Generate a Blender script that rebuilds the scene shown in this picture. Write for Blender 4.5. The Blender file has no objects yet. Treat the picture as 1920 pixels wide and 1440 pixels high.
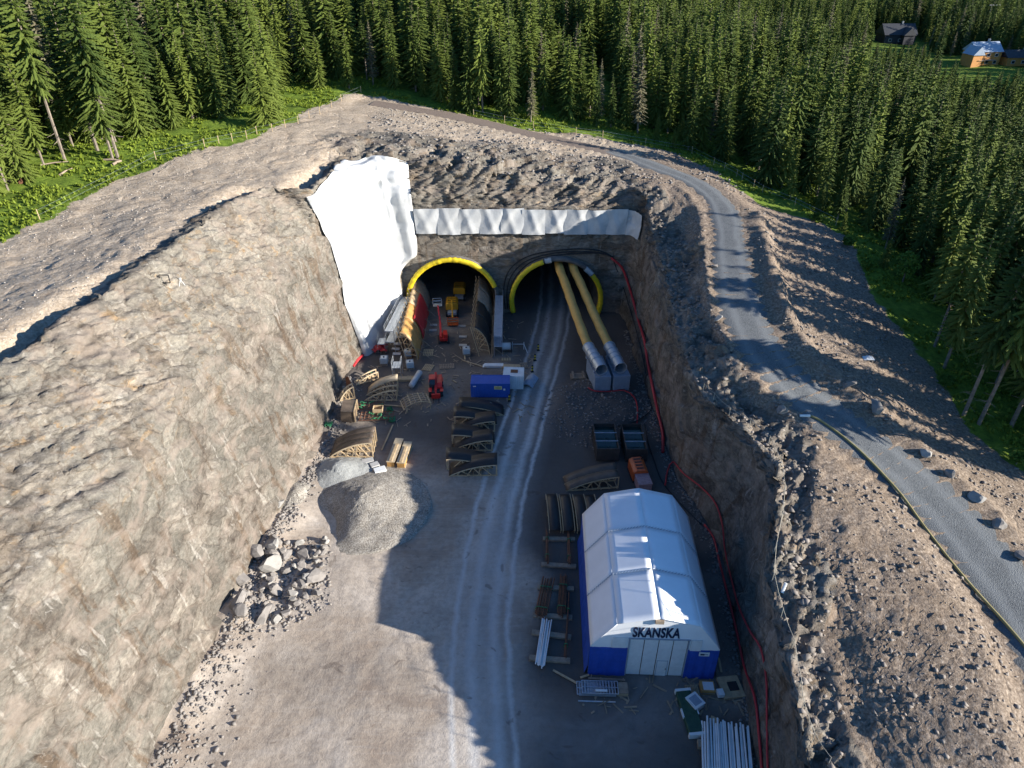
import bpy, bmesh, math, random
import numpy as np
from mathutils import Vector, Matrix
from mathutils.bvhtree import BVHTree

# ------------------------------------------------------------------ camera, sky, sun, exposure
scene = bpy.context.scene
COL = scene.collection
H_CAM, PITCH, F_PX = 60.0, math.radians(33.3), 1333.0
cam_data = bpy.data.cameras.new('camera')
cam_data.sensor_width = 36.0
cam_data.lens = 36.0 * F_PX / 1920.0
cam_data.clip_start = 0.5
cam_data.clip_end = 4000.0
cam = bpy.data.objects.new('camera', cam_data)
cam.location = (0, 0, H_CAM)
cam.rotation_euler = (math.pi / 2 - PITCH, 0, 0)
COL.objects.link(cam)
scene.camera = cam

SUN_DIR = Vector((0.97, -0.245, 0.0)).normalized()      # horizontal direction towards the sun
SUN_EL = math.radians(17.0)
world = bpy.data.worlds.new('World')
scene.world = world
world.use_nodes = True
wn = world.node_tree
wn.nodes.clear()
sky = wn.nodes.new('ShaderNodeTexSky')
sky.sky_type = 'NISHITA'
sky.sun_disc = False
sky.sun_elevation = SUN_EL
sky.sun_rotation = math.atan2(SUN_DIR.x, SUN_DIR.y)
sky.altitude = 300
sky.dust_density = 0.4
sky.ozone_density = 3.5
bg = wn.nodes.new('ShaderNodeBackground')
bg.inputs['Strength'].default_value = 0.072
wo = wn.nodes.new('ShaderNodeOutputWorld')
wb = wn.nodes.new('ShaderNodeMix')            # white balance of the clear northern sky
wb.data_type = 'RGBA'
wb.blend_type = 'MULTIPLY'
wb.inputs[0].default_value = 1.0
wb.inputs[7].default_value = (0.63, 0.95, 1.22, 1)
wn.links.new(sky.outputs[0], wb.inputs[6])
wn.links.new(wb.outputs[2], bg.inputs[0])
wn.links.new(bg.outputs[0], wo.inputs[0])
sun_data = bpy.data.lights.new('sun', 'SUN')
sun_data.energy = 5.0
sun_data.angle = math.radians(0.53)
sun_data.color = (1.0, 0.945, 0.85)
sun = bpy.data.objects.new('sun', sun_data)
sun_vec = Vector((SUN_DIR.x * math.cos(SUN_EL), SUN_DIR.y * math.cos(SUN_EL), math.sin(SUN_EL)))
sun.rotation_euler = sun_vec.to_track_quat('Z', 'Y').to_euler()
sun.location = (80, -60, 120)
COL.objects.link(sun)
scene.view_settings.view_transform = 'Standard'
scene.view_settings.look = 'None'
scene.view_settings.exposure = 1.15
scene.view_settings.gamma = 1.0
scene.render.engine = 'CYCLES'
scene.cycles.use_denoising = True
scene.cycles.max_bounces = 6
scene.cycles.diffuse_bounces = 3
scene.cycles.transparent_max_bounces = 6
try:
    scene.cycles.denoiser = 'OPENIMAGEDENOISE'
    scene.cycles.denoising_input_passes = 'RGB_ALBEDO_NORMAL'
except Exception:
    pass

rng = random.Random(11)
nrng = np.random.default_rng(5)
CP, SP = math.cos(PITCH), math.sin(PITCH)

def P(px, py, z=0.0):
    """ground point at height z seen at a photograph pixel (1920 wide)"""
    a = (px - 960.0) / F_PX
    b = (py - 720.0) / F_PX
    dz = -(SP + b * CP)
    t = (z - H_CAM) / dz
    return Vector((a * t, (CP - b * SP) * t, z))

# ------------------------------------------------------------------ numpy noise
def _hash(ix, iy, iz, seed):
    h = (ix.astype(np.int64) * 374761393 + iy.astype(np.int64) * 668265263 + iz.astype(np.int64) * 2147483647 + seed * 974711) & 0xffffffff
    h = ((h ^ (h >> 13)) * 1274126177) & 0xffffffff
    h = ((h ^ (h >> 16)) * 2246822519) & 0xffffffff
    h = h ^ (h >> 15)
    return (h & 0xffffff).astype(np.float64) / float(0xffffff)

def vnoise(p, seed=0):
    f = np.floor(p)
    i = f.astype(np.int64)
    w = p - f
    w = w * w * (3 - 2 * w)
    out = 0
    for dx in (0, 1):
        for dy in (0, 1):
            for dz in (0, 1):
                c = _hash(i[:, 0] + dx, i[:, 1] + dy, i[:, 2] + dz, seed)
                out = out + c * (w[:, 0] if dx else 1 - w[:, 0]) * (w[:, 1] if dy else 1 - w[:, 1]) * (w[:, 2] if dz else 1 - w[:, 2])
    return out * 2 - 1

def fbm(p, octaves=4, seed=0):
    a, s, out = 1.0, 0.0, 0
    q = p.copy()
    for k in range(octaves):
        out = out + a * vnoise(q, seed + k * 17)
        s += a
        a *= 0.5
        q = q * 2.03 + 7.3
    return out / s

def facets(p, seed=0, tilt=0.6):
    """cellular blocks: every cell has its own offset and its own tilt"""
    i = np.floor(p).astype(np.int64)
    best = np.full(len(p), 1e9)
    val = np.zeros(len(p))
    for dx in (-1, 0, 1):
        for dy in (-1, 0, 1):
            for dz in (-1, 0, 1):
                cx, cy, cz = i[:, 0] + dx, i[:, 1] + dy, i[:, 2] + dz
                sx = cx + _hash(cx, cy, cz, seed + 1)
                sy = cy + _hash(cx, cy, cz, seed + 2)
                sz = cz + _hash(cx, cy, cz, seed + 3)
                ex, ey, ez = p[:, 0] - sx, p[:, 1] - sy, p[:, 2] - sz
                d = ex * ex + ey * ey + ez * ez
                v = (_hash(cx, cy, cz, seed + 4) - 0.5) * 1.2 + tilt * (
                    ex * (_hash(cx, cy, cz, seed + 5) - 0.5) + ey * (_hash(cx, cy, cz, seed + 6) - 0.5) + ez * (_hash(cx, cy, cz, seed + 7) - 0.5)) * 2
                m = d < best
                best = np.where(m, d, best)
                val = np.where(m, v, val)
    return val

def sstep(a, b, x):
    t = np.clip((x - a) / (b - a), 0, 1)
    return t * t * (3 - 2 * t)

# ------------------------------------------------------------------ materials
def new_mat(name):
    m = bpy.data.materials.new(name)
    m.use_nodes = True
    nt = m.node_tree
    b = nt.nodes['Principled BSDF']
    return m, nt, b

def ramp(nt, fac, stops):
    r = nt.nodes.new('ShaderNodeValToRGB')
    els = r.color_ramp.elements
    while len(els) < len(stops):
        els.new(0.5)
    for e, (pos, c) in zip(els, stops):
        e.position = pos
        e.color = (c[0], c[1], c[2], 1)
    nt.links.new(fac, r.inputs[0])
    return r.outputs[0]

def noise_node(nt, vec, scale, detail=4, rough=0.55, dist=0.0):
    n = nt.nodes.new('ShaderNodeTexNoise')
    n.inputs['Scale'].default_value = scale
    n.inputs['Detail'].default_value = detail
    n.inputs['Roughness'].default_value = rough
    n.inputs['Distortion'].default_value = dist
    if vec is not None:
        nt.links.new(vec, n.inputs['Vector'])
    return n.outputs['Fac']

def mapping(nt, vec, scale=(1, 1, 1), rot=(0, 0, 0)):
    m = nt.nodes.new('ShaderNodeMapping')
    m.inputs['Scale'].default_value = scale
    m.inputs['Rotation'].default_value = rot
    nt.links.new(vec, m.inputs['Vector'])
    return m.outputs[0]

def mix(nt, fac, a, b, blend='MIX'):
    n = nt.nodes.new('ShaderNodeMix')
    n.data_type = 'RGBA'
    n.blend_type = blend
    for sock, v in ((n.inputs[0], fac), (n.inputs[6], a), (n.inputs[7], b)):
        if isinstance(v, (int, float)):
            sock.default_value = v
        elif isinstance(v, tuple):
            sock.default_value = (v[0], v[1], v[2], 1)
        else:
            nt.links.new(v, sock)
    return n.outputs[2]

def math_node(nt, op, a, b=None, clamp=False):
    n = nt.nodes.new('ShaderNodeMath')
    n.operation = op
    n.use_clamp = clamp
    for sock, v in ((n.inputs[0], a), (n.inputs[1], b)):
        if v is None:
            continue
        if isinstance(v, (int, float)):
            sock.default_value = v
        else:
            nt.links.new(v, sock)
    return n.outputs[0]

def bump(nt, bsdf, height, strength=0.5, dist=0.1, prev=None):
    b = nt.nodes.new('ShaderNodeBump')
    b.inputs['Strength'].default_value = strength
    b.inputs['Distance'].default_value = dist
    nt.links.new(height, b.inputs['Height'])
    if prev is not None:
        nt.links.new(prev, b.inputs['Normal'])
    nt.links.new(b.outputs[0], bsdf.inputs['Normal'])
    return b.outputs[0]

def geo_pos(nt):
    return nt.nodes.new('ShaderNodeNewGeometry').outputs['Position']

def obj_pos(nt):
    return nt.nodes.new('ShaderNodeTexCoord').outputs['Object']

def rgb(h):
    def f(v):
        v /= 255.0
        return v / 12.92 if v <= 0.04045 else ((v + 0.055) / 1.055) ** 2.4
    return (f(h[0]), f(h[1]), f(h[2]))

MATS = {}
def plain(name, c, rough=0.7, metal=0.0, var=0.25, scale=3.0, bumpv=0.0, spec=0.5):
    """painted or raw surface with wear: colour varies a little over the object"""
    if name in MATS:
        return MATS[name]
    m, nt, b = new_mat(name)
    pos = obj_pos(nt)
    n1 = noise_node(nt, pos, scale, 5, 0.65)
    lo = tuple(v * (1 - var) for v in c)
    hi = tuple(min(1, v * (1 + var)) for v in c)
    nt.links.new(ramp(nt, n1, [(0.3, lo), (0.7, hi)]), b.inputs['Base Color'])
    b.inputs['Roughness'].default_value = rough
    b.inputs['Metallic'].default_value = metal
    b.inputs['Specular IOR Level'].default_value = spec
    if bumpv:
        bump(nt, b, noise_node(nt, pos, scale * 4, 3), bumpv, 0.05)
    MATS[name] = m
    return m

def mat_terrain():
    m, nt, b = new_mat('rock_and_soil')
    pos = geo_pos(nt)
    at = nt.nodes.new('ShaderNodeAttribute')
    at.attribute_name = 'mask'
    sep = nt.nodes.new('ShaderNodeSeparateColor')
    nt.links.new(at.outputs['Color'], sep.inputs[0])
    soil_f, grass_f, weath = sep.outputs[0], sep.outputs[1], sep.outputs[2]
    pale = at.outputs['Alpha']
    # rock: bedded, streaked
    bed = mapping(nt, pos, (0.10, 0.55, 0.85), (0.5, 0.35, 0.6))
    n_bed = noise_node(nt, bed, 1.0, 8, 0.62, 0.6)
    rock = ramp(nt, n_bed, [(0.30, (0.075, 0.062, 0.052)), (0.43, (0.15, 0.131, 0.112)), (0.56, (0.21, 0.188, 0.163)), (0.70, (0.31, 0.28, 0.243))])
    n_big = noise_node(nt, pos, 0.13, 4, 0.55, 0.4)
    rock = mix(nt, ramp(nt, n_big, [(0.44, (0, 0, 0)), (0.56, (0.55, 0.55, 0.55))]), rock, (0.16, 0.158, 0.14))
    # blasting-hole scars and seepage stains run down the face
    st = mapping(nt, pos, (0.5, 0.5, 0.07), (0.0, 0.0, 0.0))
    n_st = noise_node(nt, st, 1.0, 5, 0.6, 0.3)
    rock = mix(nt, ramp(nt, n_st, [(0.55, (0, 0, 0)), (0.62, (0.8, 0.8, 0.8))]), rock, (0.12, 0.086, 0.06))
    rock = mix(nt, math_node(nt, 'MULTIPLY', weath, 0.24), rock, (0.43, 0.395, 0.34))
    n_oc = noise_node(nt, mapping(nt, pos, (0.25, 0.5, 0.9), (0.5, 0.3, 0.6)), 1.0, 6, 0.65, 0.8)
    oc_f = math_node(nt, 'MULTIPLY', ramp(nt, n_oc, [(0.57, (0, 0, 0)), (0.68, (0.75, 0.75, 0.75))]), weath)
    rock = mix(nt, oc_f, rock, (0.31, 0.21, 0.115))
    crack = nt.nodes.new('ShaderNodeTexVoronoi')
    crack.feature = 'DISTANCE_TO_EDGE'
    crack.inputs['Scale'].default_value = 0.36
    wv = nt.nodes.new('ShaderNodeVectorMath')
    wv.operation = 'ADD'
    nz = nt.nodes.new('ShaderNodeTexNoise')
    nz.inputs['Scale'].default_value = 0.7
    nz.inputs['Detail'].default_value = 4
    nt.links.new(pos, nz.inputs['Vector'])
    sc_ = nt.nodes.new('ShaderNodeVectorMath')
    sc_.operation = 'SCALE'
    sc_.inputs['Scale'].default_value = 0.8
    nt.links.new(nz.outputs['Color'], sc_.inputs[0])
    nt.links.new(mapping(nt, pos, (0.5, 0.9, 1.3), (0.5, 0.3, 0.5)), wv.inputs[0])
    nt.links.new(sc_.outputs[0], wv.inputs[1])
    nt.links.new(wv.outputs[0], crack.inputs['Vector'])
    blk = nt.nodes.new('ShaderNodeTexVoronoi')
    blk.inputs['Scale'].default_value = 0.36
    nt.links.new(wv.outputs[0], blk.inputs['Vector'])
    bsep = nt.nodes.new('ShaderNodeSeparateColor')
    nt.links.new(blk.outputs['Color'], bsep.inputs[0])
    rock = mix(nt, 1.0, rock, ramp(nt, bsep.outputs[0], [(0.0, (0.78, 0.76, 0.745)), (0.5, (1.0, 0.98, 0.96)), (1.0, (1.18, 1.16, 1.13))]), 'MULTIPLY')
    n_dr = noise_node(nt, mapping(nt, pos, (1.1, 1.1, 0.045)), 1.0, 2, 0.5, 0.1)
    rock = mix(nt, ramp(nt, n_dr, [(0.66, (0, 0, 0)), (0.70, (0.45, 0.45, 0.45))]), rock, (0.44, 0.41, 0.37))
    cr = ramp(nt, crack.outputs['Distance'], [(0.0, (1, 1, 1)), (0.035, (0, 0, 0))])
    rock = mix(nt, math_node(nt, 'MULTIPLY', cr, 0.55), rock, (0.10, 0.08, 0.065))
    # weathered upper bench is bleached; fine mottling, quartz streaks
    n_f = noise_node(nt, mapping(nt, pos, (0.8, 1.4, 2.2), (0.5, 0.35, 0.6)), 1.6, 8, 0.72, 0.4)
    rock = mix(nt, 1.0, rock, ramp(nt, n_f, [(0.30, (0.47, 0.455, 0.435)), (0.5, (0.85, 0.835, 0.815)), (0.70, (1.26, 1.23, 1.19))]), 'MULTIPLY')
    n_q = noise_node(nt, mapping(nt, pos, (0.35, 1.6, 2.6), (0.7, 0.5, 0.3)), 1.0, 7, 0.7, 1.0)
    rock = mix(nt, ramp(nt, n_q, [(0.60, (0, 0, 0)), (0.72, (0.6, 0.6, 0.6))]), rock, (0.38, 0.35, 0.31))
    n_pk = noise_node(nt, mapping(nt, pos, (0.12, 0.3, 0.5), (0.4, 0.3, 0.8)), 1.0, 5, 0.6, 0.8)
    rock = mix(nt, ramp(nt, n_pk, [(0.50, (0, 0, 0)), (0.66, (0.55, 0.55, 0.55))]), rock, (0.275, 0.22, 0.18))
    # soil and rubble
    n_s1 = noise_node(nt, pos, 0.35, 6, 0.6)
    n_s2 = noise_node(nt, pos, 3.2, 5, 0.7)
    soil = ramp(nt, n_s2, [(0.33, (0.075, 0.054, 0.04)), (0.52, (0.225, 0.17, 0.128)), (0.72, (0.44, 0.355, 0.28))])
    soil_p = ramp(nt, n_s2, [(0.28, (0.27, 0.205, 0.145)), (0.55, (0.46, 0.375, 0.285)), (0.75, (0.63, 0.545, 0.44))])
    soil = mix(nt, pale, soil, soil_p)
    soil = mix(nt, ramp(nt, n_s1, [(0.45, (0, 0, 0)), (0.7, (0.45, 0.45, 0.45))]), soil, (0.25, 0.18, 0.12))
    # grass
    n_g = noise_node(nt, pos, 0.9, 6, 0.7)
    grass = ramp(nt, n_g, [(0.28, (0.05, 0.08, 0.012)), (0.5, (0.13, 0.195, 0.022)), (0.68, (0.21, 0.275, 0.034)), (0.82, (0.23, 0.21, 0.07))])
    n_e = noise_node(nt, pos, 0.6, 5, 0.7)
    def edge(f):
        v = math_node(nt, 'ADD', f, math_node(nt, 'MULTIPLY', math_node(nt, 'SUBTRACT', n_e, 0.5), 1.1))
        return ramp(nt, v, [(0.42, (0, 0, 0)), (0.56, (1, 1, 1))])
    c = mix(nt, edge(soil_f), rock, soil)
    c = mix(nt, edge(grass_f), c, grass)
    nt.links.new(c, b.inputs['Base Color'])
    b.inputs['Roughness'].default_value = 0.93
    b.inputs['Specular IOR Level'].default_value = 0.2
    h1 = noise_node(nt, mapping(nt, pos, (0.5, 0.9, 1.3), (0.5, 0.3, 0.5)), 1.3, 9, 0.68, 0.3)
    rdg = nt.nodes.new('ShaderNodeTexNoise')
    rdg.noise_type = 'RIDGED_MULTIFRACTAL'
    rdg.inputs['Scale'].default_value = 0.55
    rdg.inputs['Detail'].default_value = 9
    rdg.inputs['Roughness'].default_value = 0.55
    rdg.inputs['Distortion'].default_value = 0.25
    nt.links.new(mapping(nt, pos, (0.6, 1.2, 1.9), (0.5, 0.35, 0.6)), rdg.inputs['Vector'])
    nb = bump(nt, b, rdg.outputs['Fac'], 0.32, 0.2)
    nb = bump(nt, b, h1, 0.14, 0.35, nb)
    n3 = noise_node(nt, pos, 5.0, 4, 0.7)
    nb = bump(nt, b, n3, 0.8, 0.16, nb)
    bump(nt, b, ramp(nt, crack.outputs['Distance'], [(0.0, (0, 0, 0)), (0.07, (1, 1, 1))]), 0.5, 0.12, nb)
    return m

def mat_floor():
    m, nt, b = new_mat('pit_floor_dirt')
    pos = geo_pos(nt)
    at = nt.nodes.new('ShaderNodeAttribute')
    at.attribute_name = 'lane'
    sep = nt.nodes.new('ShaderNodeSeparateColor')
    nt.links.new(at.outputs['Color'], sep.inputs[0])
    u, yard_shade, dusty = sep.outputs[0], sep.outputs[1], sep.outputs[2]
    n1 = noise_node(nt, pos, 0.12, 6, 0.6, 0.5)
    n2 = noise_node(nt, pos, 1.6, 7, 0.7)
    base = ramp(nt, n1, [(0.33, (0.32, 0.245, 0.185)), (0.48, (0.45, 0.375, 0.30)), (0.66, (0.58, 0.51, 0.435))])
    base = mix(nt, math_node(nt, 'MULTIPLY', ramp(nt, n2, [(0.35, (1, 1, 1)), (0.6, (0, 0, 0))]), 0.45), base, (0.20, 0.165, 0.142))
    # scraped streaks from the loader bucket
    stv = mapping(nt, pos, (0.25, 3.0, 1.0), (0, 0, 0.55))
    n4 = noise_node(nt, stv, 1.0, 4, 0.6, 0.3)
    base = mix(nt, math_node(nt, 'MULTIPLY', ramp(nt, n4, [(0.5, (0, 0, 0)), (0.7, (1, 1, 1))]), 0.3), base, (0.52, 0.46, 0.40))
    base = mix(nt, yard_shade, base, mix(nt, 0.92, base, (0.085, 0.074, 0.067)))  # dark yard dirt, darkened further to deepen the shade lying there
    # dusty wheel lanes: u is metres across the haul lane / 20 + 0.5
    wob = math_node(nt, 'MULTIPLY', math_node(nt, 'SUBTRACT', noise_node(nt, pos, 0.18, 6, 0.7), 0.5), 0.07)
    uu = math_node(nt, 'ADD', u, wob)
    def lane(c, w):
        d = math_node(nt, 'ABSOLUTE', math_node(nt, 'SUBTRACT', uu, 0.5 + c / 20.0))
        return ramp(nt, math_node(nt, 'DIVIDE', d, w / 20.0), [(0.08, (1, 1, 1)), (1.0, (0, 0, 0))])
    lanes = mix(nt, 1.0, mix(nt, 1.0, lane(-1.1, 1.0), lane(1.1, 1.0), 'LIGHTEN'), mix(nt, 1.0, lane(-2.5, 0.5), lane(2.9, 0.5), 'LIGHTEN'), 'LIGHTEN')
    body = math_node(nt, 'MULTIPLY', lane(0.0, 4.6), 0.38)
    lf = math_node(nt, 'MULTIPLY', math_node(nt, 'MAXIMUM', lanes, body), math_node(nt, 'ADD', 0.45, math_node(nt, 'MULTIPLY', n2, 0.8)), True)
    base = mix(nt, math_node(nt, 'MULTIPLY', lf, dusty), base, (0.60, 0.58, 0.55))
    # the second track, swinging round to the tent doors
    uu = math_node(nt, 'ADD', at.outputs['Alpha'], wob)
    l2 = mix(nt, 1.0, mix(nt, 1.0, lane(-1.2, 1.1), lane(1.2, 0.9), 'LIGHTEN'), lane(0.4, 5.0), 'LIGHTEN')
    base = mix(nt, math_node(nt, 'MULTIPLY', l2, math_node(nt, 'MULTIPLY', noise_node(nt, pos, 0.5, 5, 0.7, 0.6), 0.62)), base, (0.34, 0.325, 0.31))
    # spilled oil and damp spots
    n5 = noise_node(nt, pos, 0.42, 3, 0.5, 1.2)
    base = mix(nt, math_node(nt, 'MULTIPLY', ramp(nt, n5, [(0.66, (0, 0, 0)), (0.70, (1, 1, 1))]), 0.45), base, (0.10, 0.075, 0.06))
    nt.links.new(base, b.inputs['Base Color'])
    b.inputs['Roughness'].default_value = 0.92
    b.inputs['Specular IOR Level'].default_value = 0.25
    nb = bump(nt, b, n2, 0.5, 0.16)
    bump(nt, b, noise_node(nt, pos, 7.0, 4, 0.7), 0.5, 0.06, nb)
    return m

def mat_gravel(name, lo, mid, hi, scale=9.0, track=False):
    m, nt, b = new_mat(name)
    pos = geo_pos(nt)
    v = nt.nodes.new('ShaderNodeTexVoronoi')
    v.inputs['Scale'].default_value = scale
    nt.links.new(pos, v.inputs['Vector'])
    n1 = noise_node(nt, pos, 0.5, 6, 0.65)
    spk = nt.nodes.new('ShaderNodeSeparateColor')
    nt.links.new(v.outputs['Color'], spk.inputs[0])
    f = math_node(nt, 'ADD', math_node(nt, 'MULTIPLY', spk.outputs[0], 0.45), math_node(nt, 'MULTIPLY', n1, 0.6))
    c = ramp(nt, f, [(0.25, lo), (0.5, mid), (0.8, hi)])
    if track:
        at = nt.nodes.new('ShaderNodeAttribute')
        at.attribute_name = 'lane'
        sep = nt.nodes.new('ShaderNodeSeparateColor')
        nt.links.new(at.outputs['Color'], sep.inputs[0])
        wob = math_node(nt, 'ADD', sep.outputs[0], math_node(nt, 'MULTIPLY', math_node(nt, 'SUBTRACT', noise_node(nt, pos, 0.4, 4), 0.5), 0.16))
        d = math_node(nt, 'ABSOLUTE', math_node(nt, 'SUBTRACT', math_node(nt, 'ABSOLUTE', math_node(nt, 'SUBTRACT', wob, 0.5)), 0.24))
        c = mix(nt, ramp(nt, d, [(0.02, (0.5, 0.5, 0.5)), (0.13, (0, 0, 0))]), c, tuple(x * 1.25 for x in hi))
        # brown fines washed in from the verge, and the unpaved upper part
        e = math_node(nt, 'ADD', sep.outputs[1], math_node(nt, 'MULTIPLY', math_node(nt, 'SUBTRACT', noise_node(nt, pos, 0.5, 5), 0.5), 0.9))
        c = mix(nt, ramp(nt, e, [(0.5, (0, 0, 0)), (0.75, (1, 1, 1))]), c, (0.21, 0.165, 0.135))
    nt.links.new(c, b.inputs['Base Color'])
    b.inputs['Roughness'].default_value = 0.95
    b.inputs['Specular IOR Level'].default_value = 0.2
    bump(nt, b, v.outputs['Distance'], 0.6, 0.08)
    return m

# ------------------------------------------------------------------ mesh helpers
def link(o, parent=None):
    COL.objects.link(o)
    if parent is not None:
        o.parent = parent
    return o

def tag(o, label=None, cat=None, group=None, kind=None):
    if label:
        o['label'] = label
    if cat:
        o['category'] = cat
    if group:
        o['group'] = group
    if kind:
        o['kind'] = kind
    return o

def thing(name, label, cat, loc=(0, 0, 0), rz=0.0, group=None):
    o = bpy.data.objects.new(name, None)
    o.empty_display_size = 0.3
    o.location = loc
    o.rotation_euler = (0, 0, rz)
    link(o)
    return tag(o, label, cat, group)

def np_mesh(name, verts, quads, mat=None, smooth=False):
    me = bpy.data.meshes.new(name)
    verts = np.asarray(verts, dtype=np.float32)
    quads = np.asarray(quads, dtype=np.int32)
    k = quads.shape[1]
    me.vertices.add(len(verts))
    me.vertices.foreach_set('co', verts.ravel())
    me.loops.add(quads.size)
    me.loops.foreach_set('vertex_index', quads.ravel())
    me.polygons.add(len(quads))
    me.polygons.foreach_set('loop_start', np.arange(len(quads), dtype=np.int32) * k)
    me.polygons.foreach_set('loop_total', np.full(len(quads), k, dtype=np.int32))
    me.update(calc_edges=True)
    me.validate()
    if mat:
        me.materials.append(mat)
    if smooth:
        me.polygons.foreach_set('use_smooth', np.ones(len(quads), dtype=bool))
    return me

def set_attr(me, name, rgba):
    a = me.color_attributes.new(name, 'FLOAT_COLOR', 'POINT')
    a.data.foreach_set('color', np.asarray(rgba, dtype=np.float32).ravel())

def grid_quads(nu, nv, keep=None):
    iu, iv = np.meshgrid(np.arange(nu - 1), np.arange(nv - 1), indexing='ij')
    a = (iu * nv + iv).ravel()
    q = np.stack([a, a + nv, a + nv + 1, a + 1], 1)
    return q if keep is None else q[keep.ravel()]

class MB:
    """collects shapes and links them as one mesh object"""
    def __init__(self):
        self.v, self.f = [], []
    def add(self, vs, fs):
        n = len(self.v)
        self.v += [tuple(x) for x in vs]
        self.f += [tuple(i + n for i in f) for f in fs]
        return self
    def box(self, c, s, rz=0.0, m=None):
        M = Matrix.Translation(c) @ Matrix.Rotation(rz, 4, 'Z') if m is None else m
        vs = [M @ Vector((x * s[0] / 2, y * s[1] / 2, z * s[2] / 2)) for z in (-1, 1) for y in (-1, 1) for x in (-1, 1)]
        return self.add(vs, [(0, 2, 3, 1), (4, 5, 7, 6), (0, 1, 5, 4), (1, 3, 7, 5), (3, 2, 6, 7), (2, 0, 4, 6)])
    def beam(self, p, q, w, h=None, up=(0, 0, 1)):
        p, q = Vector(p), Vector(q)
        h = w if h is None else h
        d = q - p
        L = d.length
        d.normalize()
        u = Vector(up)
        if abs(d.dot(u)) > 0.98:
            u = Vector((0, 1, 0)) if abs(d.y) < 0.9 else Vector((1, 0, 0))
        sx = d.cross(u).normalized()
        sz = sx.cross(d).normalized()
        M = Matrix((( sx.x, d.x, sz.x, 0), (sx.y, d.y, sz.y, 0), (sx.z, d.z, sz.z, 0), (0, 0, 0, 1)))
        M = Matrix.Translation((p + q) / 2) @ M
        return self.box((0, 0, 0), (w, L, h), m=M)
    def tube(self, pts, r, n=8, caps=True):
        pts = [Vector(p) for p in pts]
        rings = []
        prev = None
        for i, p in enumerate(pts):
            d = (pts[min(i + 1, len(pts) - 1)] - pts[max(i - 1, 0)])
            d = d.normalized() if d.length > 1e-9 else Vector((0, 0, 1))
            if prev is None:
                u = Vector((0, 0, 1)) if abs(d.z) < 0.9 else Vector((1, 0, 0))
                s = d.cross(u).normalized()
            else:
                s = (prev - d * prev.dot(d))
                s = s.normalized() if s.length > 1e-6 else d.cross(Vector((0, 0, 1))).normalized()
            prev = s
            t = s.cross(d)
            rr = r[i] if isinstance(r, (list, tuple)) else r
            rings.append([p + (s * math.cos(2 * math.pi * k / n) + t * math.sin(2 * math.pi * k / n)) * rr for k in range(n)])
        vs = [v for rg in rings for v in rg]
        fs = []
        for i in range(len(pts) - 1):
            for k in range(n):
                a, b = i * n + k, i * n + (k + 1) % n
                fs.append((a, b, b + n, a + n))
        if caps:
            fs.append(tuple(range(n))[::-1])
            fs.append(tuple((len(pts) - 1) * n + k for k in range(n)))
        return self.add(vs, fs)
    def prism(self, poly, a, b):
        """poly: list of 3d points (planar), extruded from offset a to offset b (vectors)"""
        a, b = Vector(a), Vector(b)
        n = len(poly)
        vs = [Vector(p) + a for p in poly] + [Vector(p) + b for p in poly]
        fs = [tuple(range(n))[::-1], tuple(range(n, 2 * n))]
        for k in range(n):
            j = (k + 1) % n
            fs.append((k, j, j + n, k + n))
        return self.add(vs, fs)
    def mesh(self, name, mat=None, smooth=False, bevel=0.0):
        me = bpy.data.meshes.new(name)
        me.from_pydata(self.v, [], self.f)
        bm = bmesh.new()
        bm.from_mesh(me)
        bmesh.ops.recalc_face_normals(bm, faces=bm.faces)
        if bevel:
            bmesh.ops.bevel(bm, geom=list(bm.edges), offset=bevel, segments=1, affect='EDGES', clamp_overlap=True)
        bm.to_mesh(me)
        bm.free()
        if mat:
            me.materials.append(mat)
        if smooth:
            me.polygons.foreach_set('use_smooth', [True] * len(me.polygons))
        return me
    def build(self, name, mat, parent=None, smooth=False, bevel=0.0, loc=None, rz=None):
        o = bpy.data.objects.new(name, self.mesh(name, mat, smooth, bevel))
        link(o, parent)
        if loc is not None:
            o.location = loc
        if rz is not None:
            o.rotation_euler = (0, 0, rz)
        return o

def shared(name, mesh, parent, loc=(0, 0, 0), rot=(0, 0, 0), scale=(1, 1, 1)):
    o = bpy.data.objects.new(name, mesh)
    o.location, o.rotation_euler, o.scale = loc, rot, scale
    return link(o, parent)

def copy_tree(o, parent=None):
    c = o.copy()
    COL.objects.link(c)
    c.parent = parent
    for ch in list(o.children):
        copy_tree(ch, c)
    return c
# ------------------------------------------------------------------ the cut: stations along the U of rock walls
# (toe x,y) (top of the sheer face x,y,z) (crest x,y,z) (outward direction)  soil  weathering
PORTAL_Y = 115.0
ST = []
def st(toe, mid, crest, out, side):
    ST.append((toe[0], toe[1], mid[0], mid[1], mid[2], crest[0], crest[1], crest[2], out[0], out[1], side))
for (y, tx, cx, cz) in [(6, 19.8, 21.4, 6.2), (20, 20.2, 21.6, 6.9), (26, 20.4, 21.7, 7.3), (30.5, 20.7, 22.0, 8.2), (33.5, 21.0, 22.3, 8.9), (37, 21.4, 22.7, 9.4), (40, 21.8, 23.0, 9.8),
                        (44.5, 22.2, 23.4, 11.2), (50, 22.9, 25.2, 12.3), (56.5, 23.4, 27.0, 12.9), (63, 22.6, 25.6, 12.7), (69, 20.9, 22.2, 13.1),
                        (77, 20.8, 22.1, 13.3), (87, 20.5, 22.3, 14.2), (98, 20.3, 22.8, 15.7), (105, 20.2, 22.6, 16.8), (109, 20.1, 22.4, 18.0), (112.5, 20.0, 22.2, 20.0)]:
    st((tx, y), (tx + (cx - tx) * 0.8, y, cz * 0.9), (cx, y, cz), (1.0, 0.0), 0)
st((19.8, 114.6), (20.8, 115.6, 18.5), (22.0, 116.6, 21.8), (0.75, 0.66), 0.3)
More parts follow.
